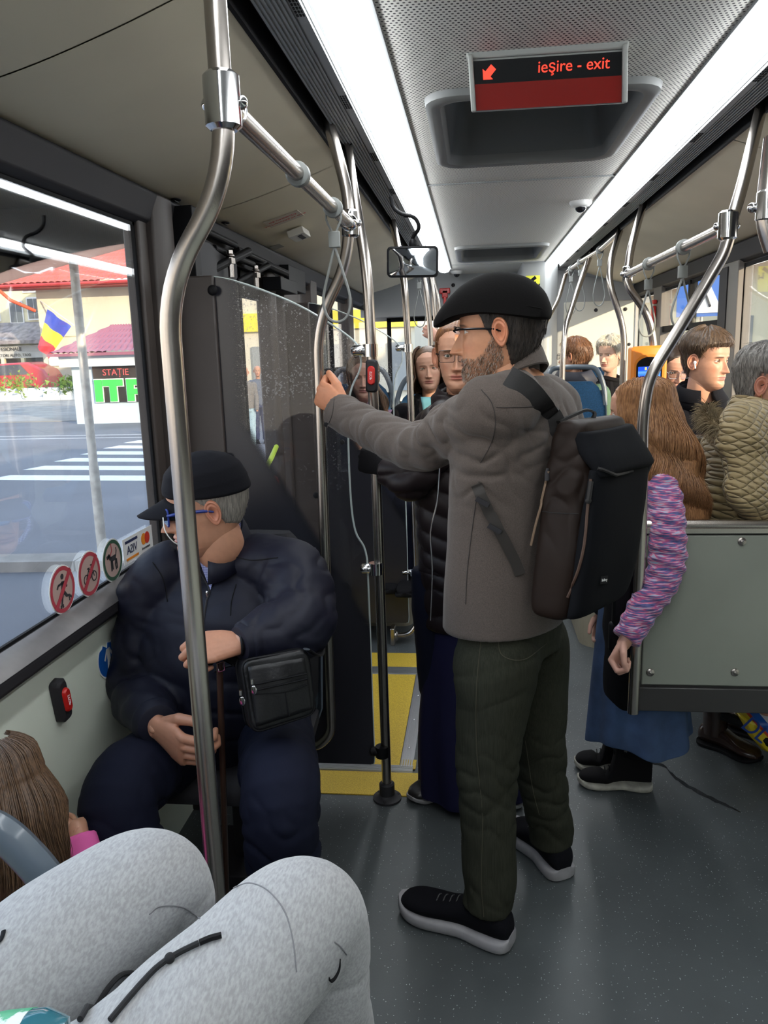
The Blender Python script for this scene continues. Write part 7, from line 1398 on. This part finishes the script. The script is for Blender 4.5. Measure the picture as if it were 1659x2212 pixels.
# --- person in the puffer coat with glasses
kd = rider('young person in dark puffer coat and long navy skirt with rimless glasses behind the man', W(993, 843, 2.60), (-.07, -1, 0), None, stand=True, floorz=0, H=.222, skin=(.58, .30, .19), top=m_puff, pants=m_navt, sh_=.165, dep=.115, arms=True, brow=(.20, .10, .04), lips=(.50, .17, .13), iris=m_irisg, jn='inner_coat', armpts=[[W(960, 900, 2.6), W(955, 925, 2.55), W(893, 1035, 2.50), W(840, 1016, 2.53)], [W(1050, 900, 2.65), W(1090, 1000, 2.7), W(1080, 1150, 2.65)]], hands=False, shoes=False, neck_r=.046)
c0 = kd.base*[1, 1, 0]
def puff(V, N): return .010*np.abs(np.sin(V[:, 2]*46+1.1*np.abs(sn(V, 9, 5, 4))*2))**.6*1.0-.004+.003*sn(V, 40, 6)
g = MB(); torso(g, [(c0+[.025, .0, .67], .165, .14), (c0+[.02, 0, .80], .165, .14), (c0+[.01, 0, 1.0], .160, .135), (c0+[0, 0, 1.22], .170, .13), (c0+[0, 0, 1.36], .155, .11), (c0+[0, 0, 1.42], .10, .09), (c0+[0, 0, 1.455], .078, .08)], kd.lt, kd.f)
sR, eR, hR_ = W(955, 925, 2.55), W(893, 1035, 2.50), W(828, 1012, 2.53); sleeve(g, [c0+[-.05, 0, 1.37], sR, eR, eR*.5+hR_*.5, hR_], [.07, .072, .062, .055, .048], .04, 50, 4)
cloth('puffer_coat', g, m_puff, kd.root, .006, 2, [puff]); collar_ring(kd, .078, .074, -.055, .012, m_puff, 'coat_collar', kd.jk, open_=.5, th=.02)
kd_hand = hand_mb(W(826, 1010, 2.53), W(792, 998, 2.56)-W(826, 1010, 2.53), (0, 0, 1), (0, .6, -.2), 'grip', 1.0, .003); lab(obj('glove', kd_hand, m_tblack, kd.root), 'black knitted glove')
g = MB(); sk_ = []
for z_, a_, b2_, dx_ in ((.70, .150, .13, .02), (.50, .165, .15, .02), (.25, .185, .165, .02), (.06, .195, .175, .03), (.035, .195, .175, .03)):
    sk_.append([c0+kd.lt*0+np.array([dx_+a_*math.cos(q)*(1+.055*math.sin(q*9+z_*3)*(1-z_)), b2_*math.sin(q)*(1+.055*math.sin(q*9+z_*3)*(1-z_)), z_]) for q in np.arange(90)/90*2*PI])
g.rings(cat(np.array(sk_).reshape(5, -1), 5).reshape(-1, 90, 3)); m_skn = mat('navy_skirt_cloth', (.010, .010, .040), .8, bump=(250, .2), spec=.2); obj('skirt', g, m_skn, kd.root)
for a, b2 in (((-.145, 2.66, 0), (-.24, 2.56, 0)), ((.09, 2.66, 0), (.115, 2.52, 0))): shoe(kd.root, np.array(a)-nrm(np.array(b2)-a)*.12, b2, m_shb, m_sgrey, h=.075, sole=.02)
g = MB(); g.tube([W(950, 1000, 2.43), W(944, 1085, 2.43), W(930, 1150, 2.43), W(934, 1230, 2.43), W(930, 1340, 2.43)], .0028, 6, smooth=4); lab(obj('coat_zip', g, m_chrome, kd.root), 'silver coat zip')
spectacles(kd.Hd, kd.root, m_wire, w=.025, h=.018, rad=.007, dy=.018, tr=.0010)
short_hair(kd.Hd, kd.root, hair_mat('hair_ginger', (.30, .13, .05), (.10, .04, .018)), .007, ([0, .5, .85, 1.15, 1.45, 3.14], [.83, .81, .72, .50, .35, .05]), 700, .035, .0012, 5, .1)
# --- girl with long auburn hair
gc = W(1378, 968, 2.70); bfG = (-.85, .52, 0)
gl = rider('girl with long auburn hair in pink and blue striped top holding the pole', gc, (-.93, .36, 0), bfG, stand=True, floorz=0, H=.228, skin=(.58, .31, .21), fem=True, top=m_tblack, pants=m_tblack, sh_=.14, dep=.085, brow=(.25, .14, .07), jn='undershirt', armpts=[[W(1405, 1010, 2.68), W(1428, 1035, 2.60), W(1436, 1235, 2.46), W(1352, 1382, 2.365), W(1345, 1395, 2.362)], [W(1370, 1010, 2.74), W(1360, 1080, 2.78), W(1330, 1200, 2.78), W(1312, 1315, 2.74)]], hands=False, shoes=False, neck_r=.042) 
m_pink = mat('space_dyed_knit', (.5, .2, .3), .8, bump=(200, .2), sheen=.2); t = m_pink.node_tree; b = t.nodes['Principled BSDF']; c = _n(t, 'ShaderNodeTexCoord'); mp = _n(t, 'ShaderNodeMapping'); mp.inputs['Scale'].default_value = (26, 26, 270); mp.inputs['Rotation'].default_value = (0, .12, 0); t.links.new(c.outputs['Object'], mp.inputs[0]); nz = _n(t, 'ShaderNodeTexNoise'); nz.inputs['Scale'].default_value = 1.0; nz.inputs['Detail'].default_value = 2; t.links.new(mp.outputs[0], nz.inputs['Vector'])
r = _n(t, 'ShaderNodeValToRGB'); r.color_ramp.interpolation = 'LINEAR'; e = r.color_ramp.elements; e[0].position = .30; e[0].color = (.03, .025, .10, 1); e[1].position = .44; e[1].color = (.10, .12, .30, 1)
for p_, c_ in ((.49, (.30, .06, .22, 1)), (.54, (.60, .10, .20, 1)), (.60, (.55, .38, .50, 1)), (.68, (.30, .45, .62, 1))): k = e.new(p_); k.color = c_
t.links.new(nz.outputs[0], r.inputs[0]); t.links.new(r.outputs[0], b.inputs['Base Color'])
cg = gl.base*[1, 1, 0]; g = MB(); torso(g, [(cg+[0, 0, .82], .125, .09), (cg+[0, 0, .95], .12, .085), (cg+[0, 0, 1.1], .135, .09), (cg+[0, 0, 1.16], .13, .085), (cg+[0, 0, 1.20], .09, .07), (cg+[0, 0, 1.23], .06, .06)], gl.lt, gl.f)
sG, eG, wG = W(1428, 1035, 2.60), W(1436, 1235, 2.46), W(1352, 1382, 2.365); sleeve(g, [cg+[.03, -.02, 1.18], sG, sG*.5+eG*.5+[.008, -.02, 0], eG, eG*.5+wG*.5, wG], [.05, .056, .058, .056, .050, .044], .05, 110, 6)
sG2, eG2, wG2 = cg+gl.lt*.135+[0, 0, 1.14], cg+gl.lt*.16+[0, 0, .90], W(1325, 1300, 2.72); 
if sG2[1] < cg[1]: sG2, eG2 = cg-gl.lt*.135+[0, 0, 1.14], cg-gl.lt*.16+[0, 0, .90]
sleeve(g, [sG2, eG2, wG2], [.052, .048, .040], .05, 110, 9)
ktop = cloth('knitted_top', g, m_pink, gl.root, .005, 2, [(.0015, 60, 4), lambda V, N: .0022*np.sin(((V-sG)@nrm(wG-sG))*150+3*sn(V, 14, 3))])
hG = hand_mb(wG, W(1336, 1408, 2.36)-wG, (-.3, -.6, .4), (.6, .6, -.2), 'grip', .86, .0026); lab(obj('hand', hG, mat('skin_pink', (.60, .33, .25), .5), gl.root), 'bare hand gripping the armrest'); hG2 = hand_mb(W(1312, 1318, 2.74), (-.25, -.1, -1), (-.8, 0, .1), (0, -1, 0), 'rest', .85, .003); lab(obj('hand', hG2, bpy.data.materials['skin_pink'], gl.root), 'bare hand under the black purse')
g = MB(); sk_ = []
for z_, a_, b2_, dx_, dy_ in ((.84, .12, .10, 0, 0), (.72, .140, .12, -.0, 0), (.50, .155, .135, .0, 0), (.30, .172, .15, .005, 0), (.235, .178, .155, .008, 0), (.225, .176, .153, .008, 0)):
    sk_.append([cg*[0, 1, 0]+np.array([.565+dx_+a_*math.cos(q)*(1+.09*math.sin(q*8+1)*(1-z_)**1.5), dy_+b2_*math.sin(q)*(1+.09*math.sin(q*8+1)*(1-z_)**1.5), z_+.02*math.cos(q*3+.5)*(z_ < .4)]) for q in np.arange(96)/96*2*PI])
g.rings(cat(np.array(sk_).reshape(6, -1), 5).reshape(-1, 96, 3)); m_den = mat('blue_denim', (.045, .085, .18), .85, noise=(14, .35), bump=(300, .4, .0008)); obj('denim_skirt', g, m_den, gl.root)
for hl_, tt_ in (((.632, 2.715, 0), (.372, 2.735, 0)), ((.60, 2.84, 0), (.375, 2.86, 0))):
    u_ = shoe(gl.root, hl_, tt_, m_tblack, mat('white_sole', (.42, .40, .34), .6, noise=(40, .3)) if 'white_sole' not in bpy.data.materials else bpy.data.materials['white_sole'], h=.085, sole=.026, w=.044, laces=m_black, high=.9)
    h_ = np.array(hl_); g = MB(); d_ = nrm(np.array(tt_)-h_); c = h_+d_*.07+[0, 0, .185]; g.tube([c-[0, 0, .03], c, c+[0, 0, .012]], [.046, .048, .044], 20, flat=.85); cuf = obj('fur_cuff', g, mat('grey_fleece', (.12, .12, .12), .95, bump=(200, .8, .003)) if 'grey_fleece' not in bpy.data.materials else bpy.data.materials['grey_fleece'], u_)
    g = MB(); g.tube([c-[0, 0, .05], c+[0, 0, .16]], [.042, .042], 16); obj('sock', g, m_tblack, gl.root); g = MB(); b_ = h_-d_*.002+[0, 0, .15]; g.tube([b_, b_-d_*.022+[0, 0, .012], b_-d_*.02+[0, 0, .035], b_+[0, 0, .035]], .004, 6, smooth=4); obj('pull_loop', g, m_tblack, u_)
long_hair(gl.Hd, gl.root, hair_mat('hair_auburn', (.46, .23, .10), (.13, .055, .022)), .41, 1700, 5, amin=.95, thick=.012, r=.0022, wave=.014, wf=44, flare=.28, sway=(.0, -.075), taper=-.4, full=True, t0=([0, .35, .7, 1.0, 1.3, 1.6, 2.0, 3.14], [.84, .82, .74, .56, .56, .56, .56, .56]))
pu = thing('purse', 'small black purse with metal chain tassels held in front of the girl', 'bag', W(1290, 1300, 2.75)); g = MB(); q = [W(1262, 1290, 2.74), W(1285, 1272, 2.74), W(1335, 1272, 2.74), W(1345, 1310, 2.74), W(1340, 1335, 2.74), W(1310, 1335, 2.74), W(1280, 1318, 2.74)]; q = np.array(q); g.rings(np.array([q*[1, 0, 1]+[0, y_, 0] for y_ in (2.70, 2.72, 2.78, 2.80)])); obj('body', remesh(g, .006, 3), m_shb, pu)
g = MB()
for k in range(3): a = W(1290+k*6, 1295+k*3, 2.69); g.tube([a, a+[.008, -.002, -.02], a+[.012+.004*k, -.002, -.045]], .0018, 5)
obj('chain_tassel', g, m_chrome, pu)
# --- woman in quilted olive coat
ol = rider('grey haired woman in a quilted olive coat with fur trimmed hood', W(1652, 902, 2.80), (.86, -.5, 0), (.85, .45, 0), stand=True, floorz=0, H=.228, skin=(.50, .25, .17), fem=True, top=m_tblack, pants=m_tblack, sh_=.18, dep=.13, age=1, jn='dark_top', armpts=[[W(1630, 920, 2.75), W(1612, 925, 2.66), W(1632, 1075, 2.58), W(1720, 1150, 2.62)], [W(1680, 920, 2.9), W(1720, 1000, 3.0), W(1760, 1100, 2.95)]], hands=False, shoes=False, neck_r=.055, brow=(.3, .27, .24))
m_ol = mat('olive_quilted_nylon', (.30, .225, .11), .5, spec=.4, sheen=.1); t = m_ol.node_tree; b = t.nodes['Principled BSDF']; c = _n(t, 'ShaderNodeTexCoord'); s1 = _n(t, 'ShaderNodeSeparateXYZ'); nzq = _n(t, 'ShaderNodeTexNoise'); nzq.inputs['Scale'].default_value = 14
t.links.new(c.outputs['Object'], nzq.inputs['Vector']); t.links.new(c.outputs['Object'], s1.inputs[0]); hx = mth(t, 'ADD', s1.outputs['X'], mth(t, 'MULTIPLY', s1.outputs['Y'], .6)); wob = mth(t, 'MULTIPLY', nzq.outputs[0], .022)
qa = mth(t, 'ABSOLUTE', mth(t, 'SINE', mth(t, 'MULTIPLY', mth(t, 'ADD', mth(t, 'ADD', hx, s1.outputs['Z']), wob), 108.0))); qb = mth(t, 'ABSOLUTE', mth(t, 'SINE', mth(t, 'MULTIPLY', mth(t, 'ADD', mth(t, 'SUBTRACT', mth(t, 'MULTIPLY', hx, .8), mth(t, 'MULTIPLY', s1.outputs['Z'], 1.15)), wob), 108.0)))
hq = mth(t, 'POWER', mth(t, 'MINIMUM', qa, qb), .5); bp = _n(t, 'ShaderNodeBump'); bp.inputs['Strength'].default_value = 1.0; bp.inputs['Distance'].default_value = .008; t.links.new(hq, bp.inputs['Height']); t.links.new(bp.outputs[0], b.inputs['Normal'])
cO = ol.base*[1, 1, 0]+np.array([.005, -.01, 0]); g = MB(); torso(g, [(cO+[-.0, 0, .78], .205, .185), (cO+[0, 0, .95], .200, .18), (cO+[0, 0, 1.12], .205, .17), (cO+[0, 0, 1.25], .200, .15), (cO+[0, 0, 1.325], .15, .12), (cO+[0, 0, 1.37], .10, .10)], ol.lt, ol.f)
sO, eO, wO = W(1612, 925, 2.66), W(1632, 1075, 2.58), W(1720, 1150, 2.62); sleeve(g, [cO+[.0, -.03, 1.30], sO, sO*.5+eO*.5, eO, wO], [.085, .095, .085, .080, .07], .05, 60, 5)
oc = cloth('quilted_coat', g, m_ol, ol.root, .006, 3, [(.004, 24, 7), lambda V, N: creases(V, sO*.4+eO*.6, (.14, .14, .12), 45, 3, .010, (1, .3, .6))])
g = MB(); ctr_ = cO+[-.005, -.02, 1.345]; q = [ctr_+np.array([-.155, .05, .03]), ctr_+np.array([-.165, -.03, -.005]), ctr_+np.array([-.12, -.11, -.03]), ctr_+np.array([-.03, -.15, -.03]), ctr_+np.array([.05, -.14, -.01]), ctr_+np.array([.10, -.10, .0])]; hp_ = cat(q, 8)
rs = np.random.RandomState(4); fx_, fy_ = frames(hp_)
for i in range(len(hp_)):
    for k in range(60): a = rs.rand()*2*PI; n_ = nrm(fx_[i]*math.cos(a)+fy_[i]*math.sin(a)+rs.normal(size=3)*.35); p_ = hp_[i]+rs.normal(size=3)*.004+n_*.012; g.tube([p_, p_+n_*.024+[0, 0, -.003], p_+n_*.044+[0, 0, -.012]], [.0011, .0009, .0002], 3, caps=False)
g.tube(hp_, .019, 10); obj('fur_trim', g, mat('tan_fur', (.30, .23, .13), .9, noise=(30, .5)), oc)
g = MB(); nO = W(1640, 905, 2.80); rr_ = []
for z_, r_, oz in ((-.03, .10, 0), (.01, .088, .0), (.05, .078, .005), (.055, .084, .005), (.0, .11, 0)): rr_.append([nO+ol.lt*r_*math.sin(q)*1.05+ol.f*(r_*math.cos(q)-.005)+np.array([0, 0, z_-.03*math.cos(q)]) for q in np.linspace(.5, 2*PI-.5, 30)])
g.grid(np.array(rr_)); o = obj('coat_collar', g, m_ol, oc); s_ = o.modifiers.new('s', 'SOLIDIFY'); s_.thickness = .008
m_gh = hair_mat('hair_salt_pepper', (.30, .28, .255), (.055, .05, .045)); short_hair(ol.Hd, ol.root, m_gh, lambda T, TH: .008+.020*sstep((T-.65)/.3), ([0, .5, .85, 1.15, 1.40, 1.66, 1.85, 2.2, 3.14], [.82, .80, .72, .62, .64, .64, .38, .18, .10]), 1700, .032, .0012, 6, .3)
g = MB(); e_ = np.array([.297*.228, -.0, .345*.228]); 
for sd in (-1, 1): g = MB(); g.tube([e_*[sd, 1, 1]+[sd*.008, 0, .004], e_*[sd, 1, 1]+[sd*.010, 0, -.008]], .0022, 6); g.xf(ol.Hd['M']); obj('earring', g, bpy.data.materials.get('gold') or mat('gold', (.8, .55, .2), .25, 1.0), ol.root)
spectacles(ol.Hd, ol.root, m_wire, dy=.018)
bt1, bt2 = P('z', 0, 1512, 1600), P('z', 0, 1580, 1626); d_ = nrm(bt2-bt1); m_bro = mat('dark_brown_leather', (.030, .016, .012), .25, coat=.3)
u_ = shoe(ol.root, bt1, bt1+d_*.25, m_bro, m_black, h=.085, sole=.018, w=.048); g = MB(); c = bt1+d_*.06; g.tube([c+[0, 0, .06], c+[0, 0, .14], c+[-.005, 0, .24], c+[.04, -.04, .45]], [.046, .048, .052, .055], 20); obj('boot_shaft', g, m_bro, u_); g = MB()
for k in range(3): g.tube([c+[0, 0, .225+.012*k]-[.001*k, 0, 0], c+[0, 0, .232+.012*k]], .054, 20)
obj('studded_cuff', g, m_tblack, u_); shoe(ol.root, bt1+[.15, .12, 0], bt1+d_*.25+[.15, .12, 0], m_bro, m_black, h=.085, sole=.018, w=.048)
# --- teenage boy
tb = rider('teenage boy in black hoodie with a white earbud looking to the right', W(1518, 838, 3.52), (.64, -.77, -.05), (.12, -1, 0), seatz=.72, floorz=.27, H=.232, skin=(.55, .29, .19), top=m_hood, pants=mat('navy_jeans', (.012, .020, .07), .85), sh_=.20, dep=.125, brow=(.06, .04, .03), lips=(.48, .20, .17), neck_r=.056, gape=.6, lap=.24)
collar_ring(tb, .098, .082, -.075, .01, m_hood, 'hood', None, -.02, .3, .016); short_hair(tb.Hd, tb.root, hair_mat('hair_brown', (.12, .075, .045), (.035, .022, .014)), lambda T, TH: .005+.022*sstep((T-.60)/.2), ([0, .5, .85, 1.15, 1.45, 1.62, 1.8, 2.2, 3.14], [.735, .735, .72, .58, .42, .50, .36, .22, .16]), 1500, .034, .0011, 9, .35)
g = MB(); e_ = np.array([.292*.232+.010, .006, .47*.232]); g.ell(e_, (.006, .007, .007)); g.tube([e_+[.003, .002, -.002], e_+[.002, .006, -.024]], .0030, 8); g.xf(tb.Hd['M']); lab(obj('earbud', g, mat('earbud_white', (.8, .8, .8), .3), tb.root), 'white wireless earbud')
g = MB()
for sd in (-1, 1): a = tb.base+[sd*.035+.01, -.12, -.06]; g.tube([a, a+[0, -.015, -.05], a+[sd*.004, -.018, -.12]], .0022, 6, smooth=3)
obj('hood_string', g, m_hood, tb.jk)
# --- woman with glasses behind the ticket machine
wg = rider('dark haired woman with glasses looking down behind the ticket machine', W(1446, 838, 4.35), (.15, -1, -.35), (0, -1, 0), seatz=.75, floorz=.27, H=.225, skin=(.56, .30, .21), fem=True, top=m_hood, sh_=.17, brow=(.05, .03, .02), seed=6); spectacles(wg.Hd, wg.root, m_chrome, w=.026, h=.02, rad=.012, tr=.001)
long_hair(wg.Hd, wg.root, hair_mat('hair_dark_brown', (.045, .028, .020), (.012, .008, .006)), .18, 260, 3, amin=.8, r=.003, flare=.25)
seat('blue seat of the woman with glasses by the ticket machine', 1.02, 4.72, .72, (0, -1), handle=False)
# --- girl in turquoise shirt
tq = rider('girl in black hooded jacket over a turquoise shirt behind the door poles', W(929, 843, 4.62), (.03, -1, .02), None, seatz=.74, floorz=.3, H=.25, skin=(.58, .32, .22), fem=True, top=m_hood, sh_=.19, brow=(.12, .07, .04), seed=8, gape=.7, roll=3, iris=m_irisg)
long_hair(tq.Hd, tq.root, hair_mat('hair_chestnut', (.16, .085, .045), (.05, .028, .016)), .10, 420, 8, amin=.95, r=.003, wave=.008, flare=.35, thick=.010)
cT = tq.base; g = MB(); G = np.array([[W(929+u_*(20+v_*-10)*1.0, 858+v_*62, 4.46-.03*v_) for u_ in np.linspace(-1, 1, 7)] for v_ in np.linspace(0, 1, 5)]); g.grid(G); o = obj('shirt_front', g, mat('turquoise_cotton', (.08, .22, .27), .9), tq.root); s_ = o.modifiers.new('s', 'SOLIDIFY'); s_.thickness = .01
collar_ring(tq, .088, .075, -.08, -.01, m_hood, 'hood', None, -.02, .7, .02)
g = MB(); g.add([W(918, 896, 4.42), W(926, 884, 4.42), W(932, 890, 4.42), W(940, 880, 4.42), W(948, 893, 4.42)], [(0, 1, 2, 3, 4)]); obj('shirt_print', g, m_sw, tq.root, smooth=False); g = MB(); g.box(cT+[0, -.17, -.30], (.20, .06, .12)); g.tube([cT+[-.12, -.17, -.26], cT+[-.06, -.15, -.05]], .012, 6); lab(obj('chest_pouch', g, m_tblack, tq.root, bevel=.02), 'black pouch across the chest')
# --- girl in lilac fleece
lg = rider('girl in lilac fleece with long wavy hair behind the tinted glass', W(786, 862, 4.66), (.10, -1, .02), None, seatz=.78, floorz=.3, H=.245, skin=(.58, .32, .23), fem=True, top=mat('lilac_fleece', (.33, .20, .30), .95, bump=(120, .4)), sh_=.19, brow=(.14, .09, .05), seed=10, gape=.8)
long_hair(lg.Hd, lg.root, hair_mat('hair_light_brown', (.22, .12, .065), (.07, .04, .022)), .26, 620, 11, amin=.90, r=.0035, wave=.010, flare=.65, thick=.012, taper=-.3)
collar_ring(lg, .078, .066, -.07, -.005, bpy.data.materials['lilac_fleece'], 'fleece_collar', None, -.015, .25, .01)
m_band = mat('nordic_band', (.6, .58, .66), .9); t = m_band.node_tree; b = t.nodes['Principled BSDF']; c = _n(t, 'ShaderNodeTexCoord'); s1 = _n(t, 'ShaderNodeSeparateXYZ'); t.links.new(c.outputs['Object'], s1.inputs[0]); zz = mth(t, 'ADD', mth(t, 'MULTIPLY', s1.outputs['Z'], 26.0), mth(t, 'PINGPONG', mth(t, 'MULTIPLY', s1.outputs['X'], 30.0), .5)); mx = _n(t, 'ShaderNodeMix', data_type='RGBA'); t.links.new(mth(t, 'LESS_THAN', mth(t, 'FRACT', zz), .42), mx.inputs[0]); mx.inputs[6].default_value = (.55, .52, .60, 1); mx.inputs[7].default_value = (.06, .07, .22, 1); t.links.new(mx.outputs[2], b.inputs['Base Color'])
cL = lg.base*[1, 1, 0]; zc = lg.Hd['M'][2, 3]; g = MB(); torso(g, [(cL+[0, 0, zc-.34], .205, .135), (cL+[0, 0, zc-.26], .21, .135), (cL+[0, 0, zc-.19], .21, .135)], lg.lt, lg.f); obj('patterned_band', g, m_band, lg.root)
# --- child
ch = rider('small dark haired child in front of the girl in lilac', W(767, 948, 4.34), (-.2, -1, -.2), None, stand=True, floorz=.0, H=.20, skin=(.5, .27, .18), top=m_hood, sh_=.13, dep=.09, fem=True, seed=12, neck_r=.035, hands=False, shoes=False); ch.root.name = 'person'
short_hair(ch.Hd, ch.root, hair_mat('hair_near_black', (.03, .022, .018), (.010, .008, .007)), .010, SHORT, 300, .03, .0014, 4, .1)
# --- hidden passenger with pale beanie
be = rider('passenger in a pale knitted beanie gripping a far pole', W(958, 800, 5.55), (.0, -1, 0), None, stand=True, floorz=.0, H=.232, skin=(.5, .27, .18), top=m_hood, sh_=.19, seed=13, hands=False, shoes=False)
mb, V, m, T, TH = hair_shell(be.Hd, .012, ([0, 3.14], [.66, .55]), 2, .05, wav=0); mb.xf(be.Hd['M']); obj('beanie', mb, mat('beanie_pale', (.45, .45, .43), .9, bump=(100, .5)), be.root)
q = W(938, 722, 5.40); lab(obj('hand', hand_mb(q+[.02, .04, -.03], (-.8, -.2, .6), (0, 0, 1), (0, .5, -.6), 'grip', 1.0, .004), bpy.data.materials['skin_pink'], be.root), 'raised hand around the pole')
for px_, c1, c2, lb_ in ((528, (.16, .15, .14), (.30, .42, .48), 'pedestrian in a grey coat out in the street seen through the door glass'), (556, (.10, .12, .16), (.02, .03, .08), 'pedestrian in dark blue trousers out in the street seen through the door glass')):
    y_ = 16.0+(px_ > 540)*1.2; q = W(px_, 800, y_); q[2] = 1.15; rider(lb_, q, (.3, -1, 0), None, stand=True, floorz=-.33, top=mat('coat_%d' % px_, c1, .8), pants=mat('pants_%d' % px_, c2, .8), seed=px_, hands=False)
# --- white haired woman at the rear
wh_ = rider('white haired old woman in a black coat by the sunlit rear panel', W(1318, 800, 6.35), (-.62, -.78, -.05), (0, -1, 0), seatz=.80, floorz=.27, H=.242, skin=(.60, .36, .26), fem=True, top=m_hood, sh_=.20, dep=.15, age=1.3, seed=14, brow=(.4, .34, .28))
short_hair(wh_.Hd, wh_.root, hair_mat('hair_white', (.72, .68, .58), (.36, .31, .24)), lambda T, TH: .012+.018*sstep((T-.45)/.3), ([0, .5, .85, 1.15, 1.45, 1.8, 2.2, 3.14], [.80, .78, .70, .48, .40, .28, .14, .08]), 1300, .045, .0018, 8, .6, lump=.6)
g = MB(); c = wh_.base+[0, -.03, -.07]; 
for k in range(3): g.tube([c+[.085*math.cos(a), .085*math.sin(a), .012*math.sin(a*2+k)-.018*k] for a in np.arange(20)/20*2*PI], .022, 8, closed=True)
g.tube([c+[-.02, -.12, -.02], c+[-.02, -.16, -.12], c+[-.02, -.16, -.24]], .028, 8, smooth=3); obj('scarf', g, m_tblack, wh_.root)
# --- person in green jacket seen from behind
gr = rider('brown haired passenger in a green jacket with dark hood seen from behind', W(1240, 806, 5.72), (-.85, .52, 0), (0, 1, 0), seatz=.86, floorz=.27, H=.236, top=mat('green_jacket_cloth', (.07, .13, .075), .7, bump=(60, .3)), sh_=.20, dep=.13, seed=15)
short_hair(gr.Hd, gr.root, hair_mat('hair_red_brown', (.20, .085, .035), (.06, .028, .014)), .020, ([0, .5, .85, 1.15, 1.45, 1.62, 1.8, 2.2, 3.14], [.82, .80, .72, .52, .46, .50, .30, .12, .04]), 900, .045, .0016, 10, .5)
collar_ring(gr, .13, .105, -.10, .03, mat('dark_navy_hood', (.018, .018, .028), .6), 'hood', None, .02, .5, .02); spectacles(gr.Hd, gr.root, m_wire, dy=.018)
# --- girl at the lower left
ll = rider('child with messy brown hair and pink top in the lower left corner', W(20, 1850, 1.22), (-.75, .64, -.25), (-.3, .9, 0), seatz=.42, floorz=0, H=.215, top=mat('pink_cotton', (.75, .12, .38), .8), sh_=.14, dep=.10, fem=True, seed=17, hands=True, shoes=False, thighs=.2)
long_hair(ll.Hd, ll.root, hair_mat('hair_lower_left', (.19, .105, .055), (.055, .032, .02)), .20, 1700, 13, amin=.9, r=.0014, wave=.008, flare=.30, thick=.012, wf=30, full=True)
